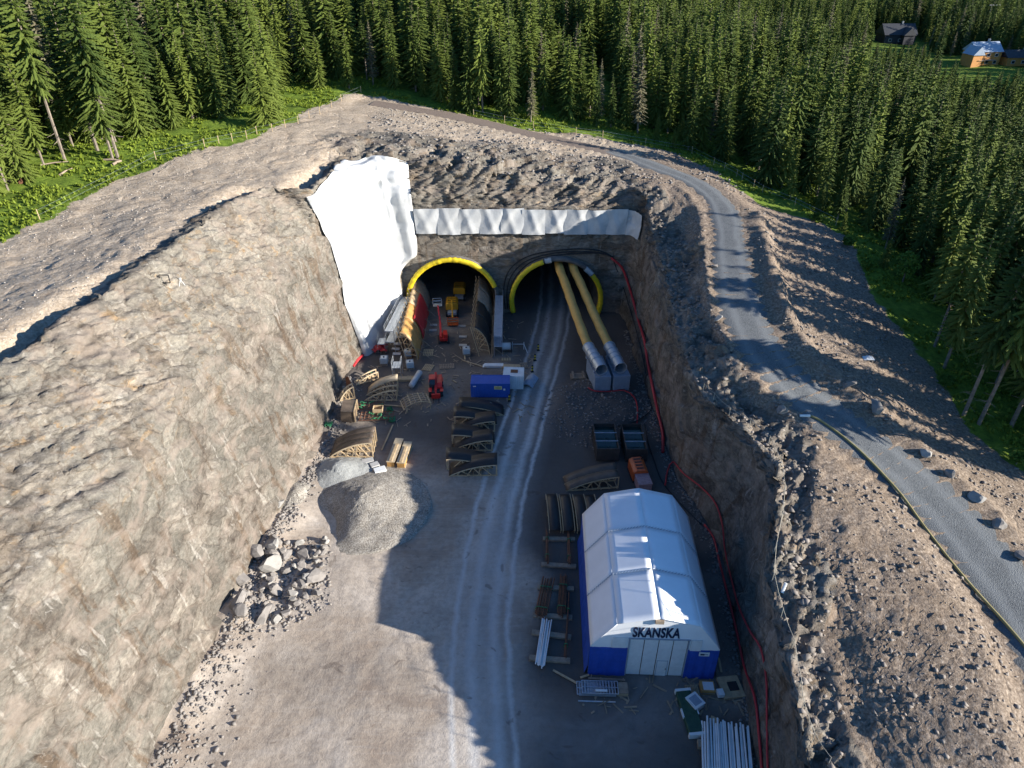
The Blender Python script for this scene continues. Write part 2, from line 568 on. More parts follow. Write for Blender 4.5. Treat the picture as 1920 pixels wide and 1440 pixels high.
for (x, cz) in [(18.5, 21.6), (12, 22.2), (6, 22.8), (0, 24.0), (-8, 25.2), (-14, 26.0)]:
    st((x, PORTAL_Y), (x, 116.0, 19.2), (x * 1.02, 119.0, cz), (x * 0.006, 1.0), 1)
st((-18.2, 114.4), (-21.5, 116.4, 22.0), (-22.8, 119.4, 27.0), (-0.5, 0.86), 1.4)
st((-20.6, 110.2), (-25.2, 113.0, 22.0), (-27.0, 115.0, 27.2), (-0.8, 0.6), 1.8)
LT_Y = [6, 24, 33, 39, 46, 57.5, 63, 70, 78, 87, 96, 101]
LT_TOE = [-31.5, -30.8, -30.2, -29.8, -29.2, -28.5, -27.5, -26.2, -25.6, -25.8, -25.3, -23.6]
LT_MID = [-37.0, -36.0, -35.2, -34.0, -33.0, -32.6, -32.4, -32.0, -31.6, -30.8, -29.4, -28.0]
for (px, py, cz) in [(583, 358, 27.6), (505, 352, 28.2), (440, 378, 28.5), (395, 408, 28.8), (350, 440, 29.0), (305, 475, 29.0), (270, 507, 29.0), (195, 553, 28.8), (125, 597, 28.5), (60, 645, 28.2), (0, 692, 28.0), (-150, 800, 27.0), (-330, 960, 26.0), (-600, 1250, 25.0), (-1000, 1800, 24.0)]:
    c_ = P(px, py, cz)
    tx, mx = float(np.interp(c_.y, LT_Y, LT_TOE)), float(np.interp(c_.y, LT_Y, LT_MID))
    st((tx, c_.y), (mx, c_.y, 20.0 + (2.0 if px > 500 else 0)), (c_.x, c_.y, cz), (-1.0, 0.12), 2)
st((-31.5, 4), (-38, 4, 17.5), (-48, 4, 23.5), (-1.0, 0.1), 2)
ST = np.array(ST, dtype=np.float64)

# ------------------------------------------------------------------ lie of the land round the cut
BOUND_L = [P(-500, 760, 26), P(-250, 600, 27), P(0, 460, 27.8), P(110, 395, 28.2), P(220, 340, 28.6), P(370, 285, 29), P(500, 250, 29.2), P(590, 205, 29.2), P(650, 180, 29.2)]
BOUND_R = [P(720, 178, 29), P(790, 193, 28.2), P(870, 213, 27), P(1000, 240, 25.4), P(1130, 262, 23.8), P(1270, 288, 22), P(1350, 330, 20.8), P(1430, 385, 19.3), P(1590, 440, 16.6), P(1645, 560, 13.6),
           P(1700, 640, 12), P(1765, 710, 10.6), P(1810, 800, 9.2), P(1930, 890, 8.3), P(2150, 1080, 7.5), P(2500, 1500, 7)]
ROAD = [(700, 192, 28.6), (850, 217, 26.9), (1000, 252, 25.0), (1100, 274, 23.9), (1170, 291, 23.2), (1240, 316, 22.6), (1300, 340, 22.0), (1342, 372, 21.2), (1362, 410, 20.3), (1371, 480, 18.8), (1380, 540, 17.4),
        (1400, 600, 16.2), (1440, 672, 14.9), (1525, 755, 13.2), (1640, 842, 11.9), (1745, 930, 10.8), (1850, 1050, 9.7), (1925, 1155, 9.0), (2010, 1300, 8.4), (2120, 1560, 7.6)]
ROADW = [P(*r) for r in ROAD]

def catmull(pts, step):
    pts = [Vector(p) for p in pts]
    out = []
    for i in range(len(pts) - 1):
        p0, p1, p2, p3 = pts[max(i - 1, 0)], pts[i], pts[i + 1], pts[min(i + 2, len(pts) - 1)]
        n = max(2, int((p2 - p1).length / step))
        for k in range(n):
            t = k / n
            out.append(0.5 * ((2 * p1) + (p2 - p0) * t + (2 * p0 - 5 * p1 + 4 * p2 - p3) * t * t + (3 * p1 - p0 - 3 * p2 + p3) * t ** 3))
    out.append(pts[-1])
    return out
ROADC = catmull(ROADW, 0.8)
RC = np.array([tuple(p) for p in ROADC])
ctrl = [(s[5], s[6], s[7]) for s in ST]
ctrl += [tuple(p) for p in BOUND_L] + [tuple(p) for p in BOUND_R] + [tuple(p) for p in ROADW]
ctrl += [(-55, 60, 27.2), (-50, 76, 27.9), (-45, 95, 28.2), (-54, 40, 26.4), (-58, 20, 25.5), (-40, 118, 28.6), (-30, 135, 28.6), (-20, 128, 27.6), (0, 130, 25.6), (10, 140, 25.4), (40, 70, 13.4), (42, 85, 15.2), (45, 95, 15.6), (40, 105, 18.5),
         (-120, 60, 29), (-120, 120, 31), (-150, 200, 34), (-60, 200, 32), (-100, 350, 36), (0, 200, 29), (0, 350, 30), (80, 200, 17), (60, 150, 17), (100, 120, 4), (100, 60, 4), (150, 200, -6), (165, 255, -8), (120, 160, -2), (130, 280, 0),
         (186, 300, 8), (215, 305, 8), (190, 375, 9), (100, 350, 17), (150, 500, 12), (0, 600, 32), (-300, 400, 40), (300, 300, 2), (300, 600, 10), (0, 850, 34), (-400, 850, 44), (450, 850, 12), (95, 0, 2), (-120, 0, 27), (60, 20, 8), (32, 20, 8.4), (32, 40, 10.6), (34, 55, 12.2), (36, 30, 9.6), (-90, 160, 31), (-80, 90, 28.8)]
ctrl = np.array(ctrl)
_c2 = ctrl[:, :2]
_A = np.sqrt(((_c2[:, None, :] - _c2[None, :, :]) ** 2).sum(-1) + 9.0)
_A[np.diag_indices(len(_A))] += -0.4
_W = np.linalg.solve(_A, ctrl[:, 2] - 20.0)
def G(x, y):
    x, y = np.asarray(x, dtype=float), np.asarray(y, dtype=float)
    out = np.empty(x.shape)
    fx, fy, fo = x.ravel(), y.ravel(), out.ravel()
    for a in range(0, len(fx), 20000):
        d = np.sqrt((fx[a:a + 20000, None] - _c2[None, :, 0]) ** 2 + (fy[a:a + 20000, None] - _c2[None, :, 1]) ** 2 + 9.0)
        fo[a:a + 20000] = d @ _W + 20.0
    return fo.reshape(x.shape)

def road_dist(x, y):
    x, y = np.ravel(x), np.ravel(y)
    best = np.full(len(x), 1e9)
    idx = np.zeros(len(x), dtype=int)
    sub = RC[::2]
    for a in range(0, len(x), 20000):
        d = (x[a:a + 20000, None] - sub[None, :, 0]) ** 2 + (y[a:a + 20000, None] - sub[None, :, 1]) ** 2
        idx[a:a + 20000] = d.argmin(1)
        best[a:a + 20000] = np.sqrt(d.min(1))
    return best, sub[idx, 2]

def road_half(i):
    f = np.asarray(i) / (len(ROADC) - 1)
    return 2.1 + 1.3 * sstep(0.40, 0.72, f)

def poly_in(x, y, poly):
    inside = np.zeros(len(x), dtype=bool)
    n = len(poly)
    for i in range(n):
        x1, y1 = poly[i][0], poly[i][1]
        x2, y2 = poly[(i + 1) % n][0], poly[(i + 1) % n][1]
        if y1 == y2:
            continue
        c = ((y1 > y) != (y2 > y)) & (x < (x2 - x1) * (y - y1) / (y2 - y1) + x1)
        inside ^= c
    return inside

def line_dist(x, y, pts):
    best = np.full(len(x), 1e9)
    for i in range(len(pts) - 1):
        ax, ay, bx, by = pts[i][0], pts[i][1], pts[i + 1][0], pts[i + 1][1]
        t = np.clip(((x - ax) * (bx - ax) + (y - ay) * (by - ay)) / ((bx - ax) ** 2 + (by - ay) ** 2 + 1e-9), 0, 1)
        best = np.minimum(best, np.hypot(x - ax - t * (bx - ax), y - ay - t * (by - ay)))
    return best
BLINE = [tuple(p) for p in BOUND_L] + [tuple(p) for p in BOUND_R]
CLEARED = BLINE + [(150, -60, 0), (-150, -60, 0)]
def grass_sd(x, y):
    """metres into the vegetation (negative: cleared ground)"""
    x, y = np.ravel(x), np.ravel(y)
    d = line_dist(x, y, BLINE)
    return np.where(poly_in(x, y, CLEARED), -d, d)

def surface(x, y, fine=True):
    """height of the open ground and its colour masks (soil, grass, weathering, pale)"""
    x, y = np.ravel(x).astype(float), np.ravel(y).astype(float)
    z = G(x, y)
    rd, rz = road_dist(x, y)
    k = sstep(6.5, 3.2, rd)
    z = z * (1 - k) + (rz - 0.10) * k
    sd = grass_sd(x, y)
    p = np.stack([x, y, np.zeros_like(x)], 1)
    rough = 1 - sstep(5.5, 3.0, rd)
    veg = sstep(-2, 5, sd)
    z = z + rough * (1 - veg) * (fbm(p * 0.22, 4, 3) * 0.38 + facets(p * 0.8, 9) * 0.11 + facets(p * 1.9, 19) * 0.08) + veg * fbm(p * 0.16, 4, 5) * 0.7
    # dozer track ridges on the right-hand spoil
    right = sstep(24, 28, x) * sstep(75, 60, y) * (1 - sstep(-6, 0, sd)) * rough
    dirv = np.sin((x * 0.97 + y * 0.14 + fbm(p * 0.07, 2, 8) * 3.2) * 2 * math.pi / 0.8)
    dirv = np.sign(dirv) * np.abs(dirv) ** 0.7
    z = z + right * dirv * 0.075 * sstep(-0.3, 0.2, fbm(p * 0.10, 2, 77) + 0.1)
    # spoil windrow along the outer edge of the road
    side = np.where(x > np.interp(y, RC[::-1, 1], RC[::-1, 0]), 1.0, 0.0)
    wr = np.exp(-((rd - 5.6) / 1.3) ** 2) * side * sstep(120, 108, y)
    z = z + wr * (0.55 + 0.5 * fbm(p * 0.35, 3, 21)) * (1 + 1.3 * sstep(76, 84, y) * sstep(113, 104, y))
    wi = np.exp(-((rd - 4.2) / 0.8) ** 2) * (1 - side) * sstep(62, 70, y) * sstep(122, 112, y)
    z = z + wi * (0.45 + 0.5 * fbm(p * 0.6, 3, 22))
    grass = sstep(-1.2, 1.6, sd + fbm(p * 0.18, 3, 31) * 2.2)
    left = sstep(10, -20, x)
    pale = np.clip(left + 0.15, 0, 1) * np.ones_like(x)
    soil = np.ones_like(x)
    return z, soil, grass, np.zeros_like(x), pale

TERR = mat_terrain()
# ------------------------------------------------------------------ rock cut mesh
def smooth1(a, n):
    for _ in range(n):
        b = a.copy()
        b[1:-1] = (a[:-2] + 2 * a[1:-1] + a[2:]) / 4
        a = b
    return a
seg = np.hypot(np.diff((ST[:, 0] + ST[:, 5]) / 2), np.diff((ST[:, 1] + ST[:, 6]) / 2))
arc = np.concatenate([[0], np.cumsum(np.maximum(seg, 0.5))])
NS = 900
ss = np.linspace(0, arc[-1], NS)
R = np.stack([np.interp(ss, arc, ST[:, k]) for k in range(11)], 1)
R = smooth1(R, 8)
N1, N2, N3 = 84, 58, 66
W_SK = 24.0
rows = []
tt = []
for k in range(N1):
    f = k / N1
    zz = -0.6 + (R[:, 4] + 0.6) * f
    g = np.clip(zz / R[:, 4], 0, 1)
    rows.append(np.stack([R[:, 0] + (R[:, 2] - R[:, 0]) * g, R[:, 1] + (R[:, 3] - R[:, 1]) * g, zz], 1))
    tt.append(f)
for k in range(N2):
    f = k / N2
    rows.append(R[:, 2:5] + (R[:, 5:8] - R[:, 2:5]) * f + np.array([0, 0, 1.0]) * (math.sin(f * math.pi) * 0.18 * np.clip(R[:, 5:6] * -0.08, 0, 3)))
    tt.append(1 + f)
on = R[:, 8:10] / np.linalg.norm(R[:, 8:10], axis=1, keepdims=True)
for k in range(N3):
    f = k / (N3 - 1)
    off = W_SK * (0.55 * f + 0.45 * f * f)
    rows.append(np.stack([R[:, 5] + on[:, 0] * off, R[:, 6] + on[:, 1] * off, R[:, 7]], 1))
    tt.append(2 + f)
ring = np.stack(rows, 1)                       # NS, NT, 3
NT = ring.shape[1]
tt = np.array(tt)
side = R[:, 10]
# skirt heights
sk = ring[:, N1 + N2:, :].reshape(-1, 3)
zs, s_soil, s_grass, _, s_pale = surface(sk[:, 0], sk[:, 1])
zs = zs.reshape(NS, N3)
offs = W_SK * (0.55 * np.linspace(0, 1, N3) + 0.45 * np.linspace(0, 1, N3) ** 2)
gap = (R[:, 7] - zs[:, 0])[:, None]
zs = zs + gap * np.exp(-offs / 3.0)[None, :]
leftw = sstep(1.7, 2.0, side)
ditch = np.exp(-((offs[None, :] - 2.6) / 1.5) ** 2) * (1.25 + 1.1 * vnoise(np.stack([ss * 0.11, ss * 0, ss * 0], 1), 4))[:, None]
zs = zs - leftw[:, None] * ditch * sstep(0, 1.0, offs)[None, :]
zs = zs - sstep(0.35, 0.1, side)[:, None] * (0.22 + 0.35 * vnoise(np.stack([ss * 0.3, ss * 0, ss * 0], 1), 24))[:, None] * np.exp(-((offs[None, :] - 4.6) / 1.6) ** 2) * sstep(0, 2.5, offs)[None, :] * sstep(72, 64, R[:, 1])[:, None]
ring[:, N1 + N2:, 2] = zs + 0.05
# masks
mask = np.zeros((NS, NT, 4))
mask[:, N1 + N2:, 0] = (s_soil.reshape(NS, N3)) * sstep(0.5, 4.5, offs)[None, :]
head = sstep(0.5, 1.0, side) * sstep(1.9, 1.5, side)
mask[:, N1 + N2:, 0] *= (1 - 0.72 * head[:, None] * sstep(17, 9, offs)[None, :])
rside = sstep(0.35, 0.1, side)
rimw = 5.0 + 2.2 * vnoise(np.stack([ss * 0.16, ss * 0, ss * 0], 1), 14)
rim = rside[:, None] * sstep(rimw[:, None] + 1.2, rimw[:, None] - 1.2, np.ones((NS, 1)) * offs[None, :])
mask[:, N1 + N2:, 0] *= 1 - 0.95 * rim
mask[:, N1 + N2:, 1] = s_grass.reshape(NS, N3)
mask[:, N1 + N2:, 3] = s_pale.reshape(NS, N3)
mask[:, :, 3] = np.maximum(mask[:, :, 3], (head * 1.0)[:, None])
wz = leftw[:, None] * sstep(0.75, 1.15, tt)[None, :] * sstep(2.15, 1.9, tt)[None, :]
mask[:, :, 2] = np.maximum(wz, (head * 0.75)[:, None] * np.ones((1, NT)))
mask[:, N1 + N2:, 2] = np.maximum(mask[:, N1 + N2:, 2], 0.9 * rim)
mask[:, :, 0] = np.maximum(mask[:, :, 0], 0.30 * leftw[:, None] * sstep(1.4, 1.9, tt)[None, :])
# rock relief along the surface normal
du = np.gradient(ring, axis=0)
dv = np.gradient(ring, axis=1)
nrm = np.cross(dv, du)
nrm /= np.linalg.norm(nrm, axis=2, keepdims=True) + 1e-9
flat = ring.reshape(-1, 3)
# bedding frame: beds dip towards the tunnels and into the cut
bn = np.array([-0.43, 0.42, 0.80]); bn /= np.linalg.norm(bn)
bu = np.cross(bn, np.array([1.0, 0, 0])); bu /= np.linalg.norm(bu)
bv = np.cross(bn, bu)
rot = np.stack([flat @ bu, flat @ bv, flat @ bn], 1)
f3 = facets(rot * np.array([0.14, 0.16, 0.34]), 41, 0.9).reshape(NS, NT)
f1 = facets(rot * np.array([0.26, 0.32, 1.05]), 51, 1.0).reshape(NS, NT)
f05 = facets(rot * np.array([0.75, 0.9, 2.4]), 61, 1.0).reshape(NS, NT)
fb = fbm(flat * 0.6, 4, 71).reshape(NS, NT)
big = fbm(flat * 0.09, 3, 81).reshape(NS, NT)
T = tt[None, :]
wall = sstep(1.12, 0.95, T)
upper = sstep(0.95, 1.1, T) * sstep(2.25, 2.0, T)
rockskirt = sstep(1.98, 2.02, T) * (head[:, None] * sstep(14, 5, np.concatenate([np.zeros(N1 + N2), offs]))[None, :] + 0.75 * sstep(5, 1, np.concatenate([np.zeros(N1 + N2), offs]))[None, :])
rimfull = np.concatenate([np.zeros((NS, N1 + N2)), rim], 1)
rockskirt = np.maximum(rockskirt, rimfull)
upper = np.clip(np.maximum(upper, rockskirt), 0, 1)
amp_wall = 0.40 * f3 + 0.10 * f1 + 0.05 * f05 + 0.03 * fb + 0.5 * big
lw = leftw[:, None]
rw = sstep(0.35, 0.1, side)[:, None] * (1 - rimfull * sstep(2.03, 2.10, T))
amp_up = (0.70 - 0.40 * lw - 0.48 * rw) * f3 + (0.52 - 0.28 * lw - 0.16 * rw) * f1 + (0.28 - 0.02 * lw) * f05 + (0.14 - 0.08 * lw) * fb + (0.5 - 0.3 * rw) * big
port = (head > 0.5)[:, None] & (T < 1.0)
ribs = np.sin(flat[:, 0] * 2 * math.pi / 0.9).reshape(NS, NT) * 0.05
amp_port = 0.16 * f1 + 0.10 * f05 + 0.12 * fb + np.where(flat[:, 2].reshape(NS, NT) > 14, 0.25 * f1 + ribs, 0)
disp = wall * np.where(port, amp_port, amp_wall) + upper * (1 - wall) * amp_up
# the two portals: keep the wall true beside the openings
ARCH = [(-10.5, 2.6, 7.7), (7.9, 2.6, 7.7)]
rr = np.full((NS, NT), 99.0)
for (ax, az, ar) in ARCH:
    d = np.hypot(flat[:, 0] - ax, flat[:, 2] - az).reshape(NS, NT) - ar
    rr = np.minimum(rr, np.where(port, d, 99.0))
disp *= sstep(0.2, 3.0, rr)
ring += nrm * disp[:, :, None]
hole = (rr < 0.12) & port
keep = ~(hole[:-1, :-1] & hole[1:, :-1] & hole[1:, 1:] & hole[:-1, 1:])
quads = grid_quads(NS, NT, keep)
me = np_mesh('rock_cut', ring.reshape(-1, 3), quads, TERR)
set_attr(me, 'mask', mask.reshape(-1, 4))
rock_cut = tag(link(bpy.data.objects.new('rock_cut', me)), kind='structure')

def ring_at(sidx, tidx, off=0.0):
    i = min(max(sidx, 0), NS - 1.001); j = min(max(tidx, 0), NT - 1.001)
    i0, j0 = int(i), int(j)
    a, b = i - i0, j - j0
    p = (ring[i0, j0] * (1 - a) + ring[i0 + 1, j0] * a) * (1 - b) + (ring[i0, j0 + 1] * (1 - a) + ring[i0 + 1, j0 + 1] * a) * b
    return Vector(p) + Vector(nrm[i0, j0]) * off

# ------------------------------------------------------------------ the ground sheet out to the far forest
def axis(lo, hi, fine_lo, fine_hi, step):
    a = list(np.arange(fine_lo, fine_hi + 0.01, step))
    s, v = step, fine_lo
    while v > lo:
        s *= 1.12
        v -= s
        a.insert(0, v)
    s, v = step, a[-1]
    while v < hi:
        s *= 1.12
        v += s
        a.append(v)
    return np.array(a)
gx = axis(-700, 800, -75, 75, 0.8)
gy = axis(-60, 1100, 0, 175, 0.8)
X, Y = np.meshgrid(gx, gy, indexing='ij')
gz, g_soil, g_grass, g_w, g_pale = surface(X, Y)
outer = [tuple(ring[i, -6, :2]) for i in range(0, NS, 6)] + [tuple(ring[-1, -6, :2])]
hole_poly = outer + [(outer[-1][0], -8), (outer[0][0], -8)]
inside = poly_in(X.ravel(), Y.ravel(), hole_poly).reshape(X.shape)
keep = ~(inside[:-1, :-1] & inside[1:, :-1] & inside[1:, 1:] & inside[:-1, 1:])
gv = np.stack([X.ravel(), Y.ravel(), gz - 0.02], 1)
gq = grid_quads(len(gx), len(gy), keep)
used = np.unique(gq)
remap = np.full(len(gv), -1)
remap[used] = np.arange(len(used))
me = np_mesh('ground', gv[used], remap[gq], TERR)
set_attr(me, 'mask', np.stack([g_soil, g_grass, g_w, g_pale], 1)[used])
ground = tag(link(bpy.data.objects.new('ground', me)), kind='structure')

# ------------------------------------------------------------------ pit floor
LANE = [P(1043, 560), P(1030, 640), P(1012, 700), P(985, 790), P(955, 890), P(930, 1000), P(912, 1120), P(905, 1260), P(915, 1440), P(945, 1600)]
LANEC = np.array([tuple(p) for p in catmull([P(1046, 500) + Vector((0, 12, 0))] + LANE, 0.8)])
fx = np.arange(-42, 34.01, 0.4)
fy = np.arange(2, 150.01, 0.4)
X, Y = np.meshgrid(fx, fy, indexing='ij')
x, y = X.ravel(), Y.ravel()
p = np.stack([x, y, np.zeros_like(x)], 1)
def lane_off(C):
    di = np.empty(len(x))
    for a in range(0, len(x), 20000):
        d = (x[a:a + 20000, None] - C[None, :, 0]) ** 2 + (y[a:a + 20000, None] - C[None, :, 1]) ** 2
        i = d.argmin(1)
        tg = np.gradient(C[:, :2], axis=0)[i]
        s = np.sign((x[a:a + 20000] - C[i, 0]) * tg[:, 1] - (y[a:a + 20000] - C[i, 1]) * tg[:, 0])
        di[a:a + 20000] = np.sqrt(d.min(1)) * s
    return di
di = lane_off(LANEC)
LANE2 = np.array([tuple(p) for p in catmull([P(935, 1010), P(905, 1130), P(915, 1260), P(965, 1350), P(1060, 1385), P(1160, 1370), P(1215, 1320), P(1230, 1280)], 0.8)])
di2 = lane_off(LANE2)
lane_n = np.exp(-(di / 3.5) ** 2)
z = fbm(p * 0.15, 4, 91) * 0.22 * (1 - 0.7 * lane_n) + fbm(p * 0.9, 3, 92) * 0.05 + facets(p * 1.6, 93) * 0.025
edge_l = np.interp(y, LT_Y, LT_TOE)
toe = sstep(5, 0, x - edge_l) * sstep(112, 95, y) + sstep(3.0, 0, np.interp(y, ST[:17, 1], ST[:17, 0]) - x) * 0.4
z = z + toe * (0.7 + 0.6 * fbm(p * 0.4, 3, 94))
z = np.where(y > 112, z * 0.3, z)
# the bench of muck under the fan containers
bp = P(1120, 760)
z = z + 0.9 * sstep(8.5, 4.5, np.hypot((x - bp.x) / 0.95, y - bp.y)) * (1 + 0.3 * fbm(p * 0.5, 3, 95))
wp = sstep(-6, 2, x - (-6)) * 0
yard_shade = np.clip(sstep(64, 78, y + 8 * fbm(p * 0.08, 3, 97)) * 0.85 + fbm(p * 0.1, 3, 96) * 0.6 - lane_n * 0.35 + sstep(-2, 5, x + 5 * fbm(p * 0.1, 3, 98)) * 1.1, 0, 1)  # shade painted into the north yard and right half, edges broken by noise
dusty = np.clip(1.0 - 0.35 * sstep(80, 100, y), 0, 1)
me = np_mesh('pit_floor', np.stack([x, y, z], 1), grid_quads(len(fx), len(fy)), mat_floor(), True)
set_attr(me, 'lane', np.stack([np.clip(di / 20 + 0.5, 0, 1), yard_shade, dusty, np.clip(di2 / 20 + 0.5, 0, 1)], 1))
pit_floor = tag(link(bpy.data.objects.new('pit_floor', me)), kind='structure')
floor_bvh = BVHTree.FromObject(pit_floor, bpy.context.evaluated_depsgraph_get())
def floor_z(x, y):
    h = floor_bvh.ray_cast(Vector((x, y, 20)), Vector((0, 0, -1)))
    return h[0].z if h[0] else 0.0

# ------------------------------------------------------------------ road ribbon
n = len(ROADC)
rv, rl = [], []
for i, c in enumerate(ROADC):
    d = (ROADC[min(i + 1, n - 1)] - ROADC[max(i - 1, 0)]).normalized()
    s = Vector((d.y, -d.x, 0)).normalized()
    hw = float(road_half(i)) + 0.25 * math.sin(i * 0.37) * math.sin(i * 0.11)
    f = i / (n - 1)
    for k in range(9):
        u = k / 8
        q = c + s * ((u - 0.5) * 2 * hw)
        rv.append((q.x, q.y, c.z + 0.02 + 0.05 * (1 - (2 * u - 1) ** 2) - (0.12 if k in (0, 8) else 0)))
        brown = (1.0 if f < 0.26 else max(0.0, 1 - (f - 0.26) * 14)) * 1.3 + (0.55 if k in (0, 8) else 0.15 if k in (1, 7) else 0)
        rl.append((u, min(brown, 1.0), 0, 1))
me = np_mesh('gravel_road', rv, grid_quads(n, 9), mat_gravel('road_gravel', (0.10, 0.105, 0.107), (0.145, 0.152, 0.155), (0.20, 0.207, 0.207), 13.0, True), True)
set_attr(me, 'lane', rl)
road = tag(link(bpy.data.objects.new('gravel_road', me)), kind='structure')

# picking helper: where the line of sight of a photograph pixel meets the land
dg = bpy.context.evaluated_depsgraph_get()
LAND = [BVHTree.FromObject(o, dg) for o in (rock_cut, ground, pit_floor, road)]
def hit(px, py, off=0.0):
    d = (P(px, py, 0.0) - Vector((0, 0, H_CAM))).normalized()
    best = None
    for t in LAND:
        h = t.ray_cast(Vector((0, 0, H_CAM)), d)
        if h[0] is not None and (best is None or h[3] < best[3]):
            best = h
    nn = best[1] if best[1].dot(d) < 0 else -best[1]
    return best[0] + nn * off
def land_z(x, y):
    zs = []
    for t in (LAND[0], LAND[1], LAND[3]):
        h = t.ray_cast(Vector((x, y, 90)), Vector((0, 0, -1)))
        if h[0] is not None:
            zs.append(h[0].z)
    return max(zs) if zs else 0.0
# ------------------------------------------------------------------ forest
def mat_needles(name, dark, light, dead=None):
    m, nt, b = new_mat(name)
    pos = obj_pos(nt)
    info = nt.nodes.new('ShaderNodeObjectInfo')
    n = noise_node(nt, pos, 0.9, 4, 0.7)
    f = math_node(nt, 'ADD', math_node(nt, 'MULTIPLY', n, 0.65), math_node(nt, 'MULTIPLY', info.outputs['Random'], 0.45))
    c = ramp(nt, f, [(0.30, dark), (0.75, light)])
    nt.links.new(c, b.inputs['Base Color'])
    b.inputs['Roughness'].default_value = 0.75
    b.inputs['Specular IOR Level'].default_value = 0.25
    t = nt.nodes.new('ShaderNodeBsdfTranslucent')
    nt.links.new(c, t.inputs['Color'])
    mx = nt.nodes.new('ShaderNodeMixShader')
    mx.inputs[0].default_value = 0.22
    nt.links.new(b.outputs[0], mx.inputs[1])
    nt.links.new(t.outputs[0], mx.inputs[2])
    nt.links.new(mx.outputs[0], nt.nodes['Material Output'].inputs['Surface'])
    return m
NEEDLE = mat_needles('spruce_needles', (0.045, 0.075, 0.015), (0.155, 0.195, 0.034))
NEEDLE_D = mat_needles('dry_needles', (0.09, 0.085, 0.05), (0.21, 0.19, 0.11))
LEAF = mat_needles('birch_leaves', (0.05, 0.10, 0.015), (0.13, 0.22, 0.035))
BARK = plain('spruce_bark', (0.21, 0.17, 0.135), 0.95, 0, 0.4, 1.5)

def spruce_meshes(seed, Ht=20.0, z0=1.5, Rmax=2.5, dens=1.0, mat=None):
    r = random.Random(seed)
    V, Q = [], []
    def quad(a, b, c, d):
        k = len(V)
        V.extend((a, b, c, d))
        Q.append((k, k + 1, k + 2, k + 3))
    levels = int(64 * dens * (Ht - z0) / 18)
    ph = r.random() * 6.28
    lop = [r.uniform(0.65, 1.25) for _ in range(9)]
    for i in range(levels):
        t = (i + r.random() * 0.7) / levels
        zl = z0 + (Ht - 0.25 - z0) * t
        env = Rmax * ((1 - t) ** 0.80) * (0.60 + 0.40 * min(1.0, t * 5 + 0.2)) + 0.10
        nb = max(4, int(r.uniform(5.2, 8.2) * (1 if t < 0.85 else 0.75)))
        for k in range(nb):
            z = zl + r.uniform(-0.34, 0.34)
            ph += 2.399963 + r.uniform(-0.5, 0.5)
            a = ph
            L = env * r.uniform(0.5, 1.3) * lop[int((a % 6.283) / 6.284 * 9)]
            if r.random() < 0.07:
                continue
            up = 0.30 * t - 0.16 + r.uniform(-0.12, 0.12)
            droop = 0.34 * (1 - t) + 0.06
            ca, sa = math.cos(a), math.sin(a)
            nseg = max(2, int(L / 0.27))
            zz = z
            for sgm in range(nseg):
                f0, f1 = (sgm + 0.15) / nseg, (sgm + 1.15) / nseg
                def pt(f, side, dz):
                    rad = L * f
                    h = z + up * rad - droop * rad * f + (0.16 * L * max(0, f - 0.75)) + dz
                    return (ca * rad - sa * side, sa * rad + ca * side, h)
                w = (0.13 + 0.20 * math.sin(min(1.0, f0 * 1.05 + 0.12) * math.pi) * min(1.0, L / 1.8)) * r.uniform(0.7, 1.3)
                dz = -w * r.uniform(0.25, 0.75)
                quad(pt(f0, 0, 0.05), pt(f0 + 0.30 / nseg, -w, dz), pt(f1 + 0.35 / nseg, -w * 0.55, dz * 0.9), pt(f1, 0, 0.02))
                quad(pt(f0, 0, 0.05), pt(f1, 0, 0.02), pt(f1 + 0.35 / nseg, w * 0.55, dz * 0.9), pt(f0 + 0.30 / nseg, w, dz))
    crown = np_mesh('crown', V, Q, mat or NEEDLE)
    mb = MB()
    lean = r.uniform(-0.15, 0.15)
    mb.tube([(0, 0, -0.6), (0, 0, 0.4), (lean * 0.3, 0, Ht * 0.35), (lean, 0, Ht * 0.7), (0, 0, Ht - 0.4)], [0.27, 0.22, 0.17, 0.10, 0.02], 6, False)
    for k in range(int(z0 * 3)):
        z = r.uniform(min(1.5, z0 * 0.4), z0 + 1.5)
        a = r.random() * 6.28
        L = r.uniform(0.5, 1.5)
        mb.tube([(0, 0, z), (math.cos(a) * L, math.sin(a) * L, z - L * 0.25)], [0.03, 0.012], 3, False)
    return crown, mb.mesh('trunk', BARK)

VAR = [spruce_meshes(1, 20, 0.6, 3.5), spruce_meshes(2, 20, 1.2, 3.1), spruce_meshes(3, 20, 2.2, 2.6, 1.05), spruce_meshes(4, 20, 4.5, 3.0, 1.0), spruce_meshes(5, 20, 8.0, 2.6, 1.1),
       spruce_meshes(6, 20, 3.2, 1.7, 0.75, NEEDLE_D), spruce_meshes(7, 20, 0.3, 3.8)]

HOUSES = [P(1845, 135, 8), P(1682, 85, 9), P(1905, 140, 8), P(1590, 10, 6)]
VIEWS = [(1790, 1925, 140, 0), (1640, 1725, 92, 1), (1715, 1795, 112, 0)]     # open ground in front of the houses keeps the trees low there
def near_house(x, y):
    for h in HOUSES:
        dx, dy = x - h.x, y - h.y
        if abs(dx) < 15 and -14 < dy < 26:
            return True
    # the meadow and lane between the houses
    return line_dist(np.array([x]), np.array([y]), [(HOUSES[1].x - 12, HOUSES[1].y + 22), (HOUSES[1].x + 25, HOUSES[1].y - 25), (HOUSES[0].x - 14, HOUSES[0].y - 2)])[0] < 7

def to_px(v):
    x, y, z = v[0], v[1], v[2] - H_CAM
    d = y * CP - z * SP
    yd = -z * CP - y * SP
    return 960 + F_PX * x / d, 720 + F_PX * yd / d, d

cand = []
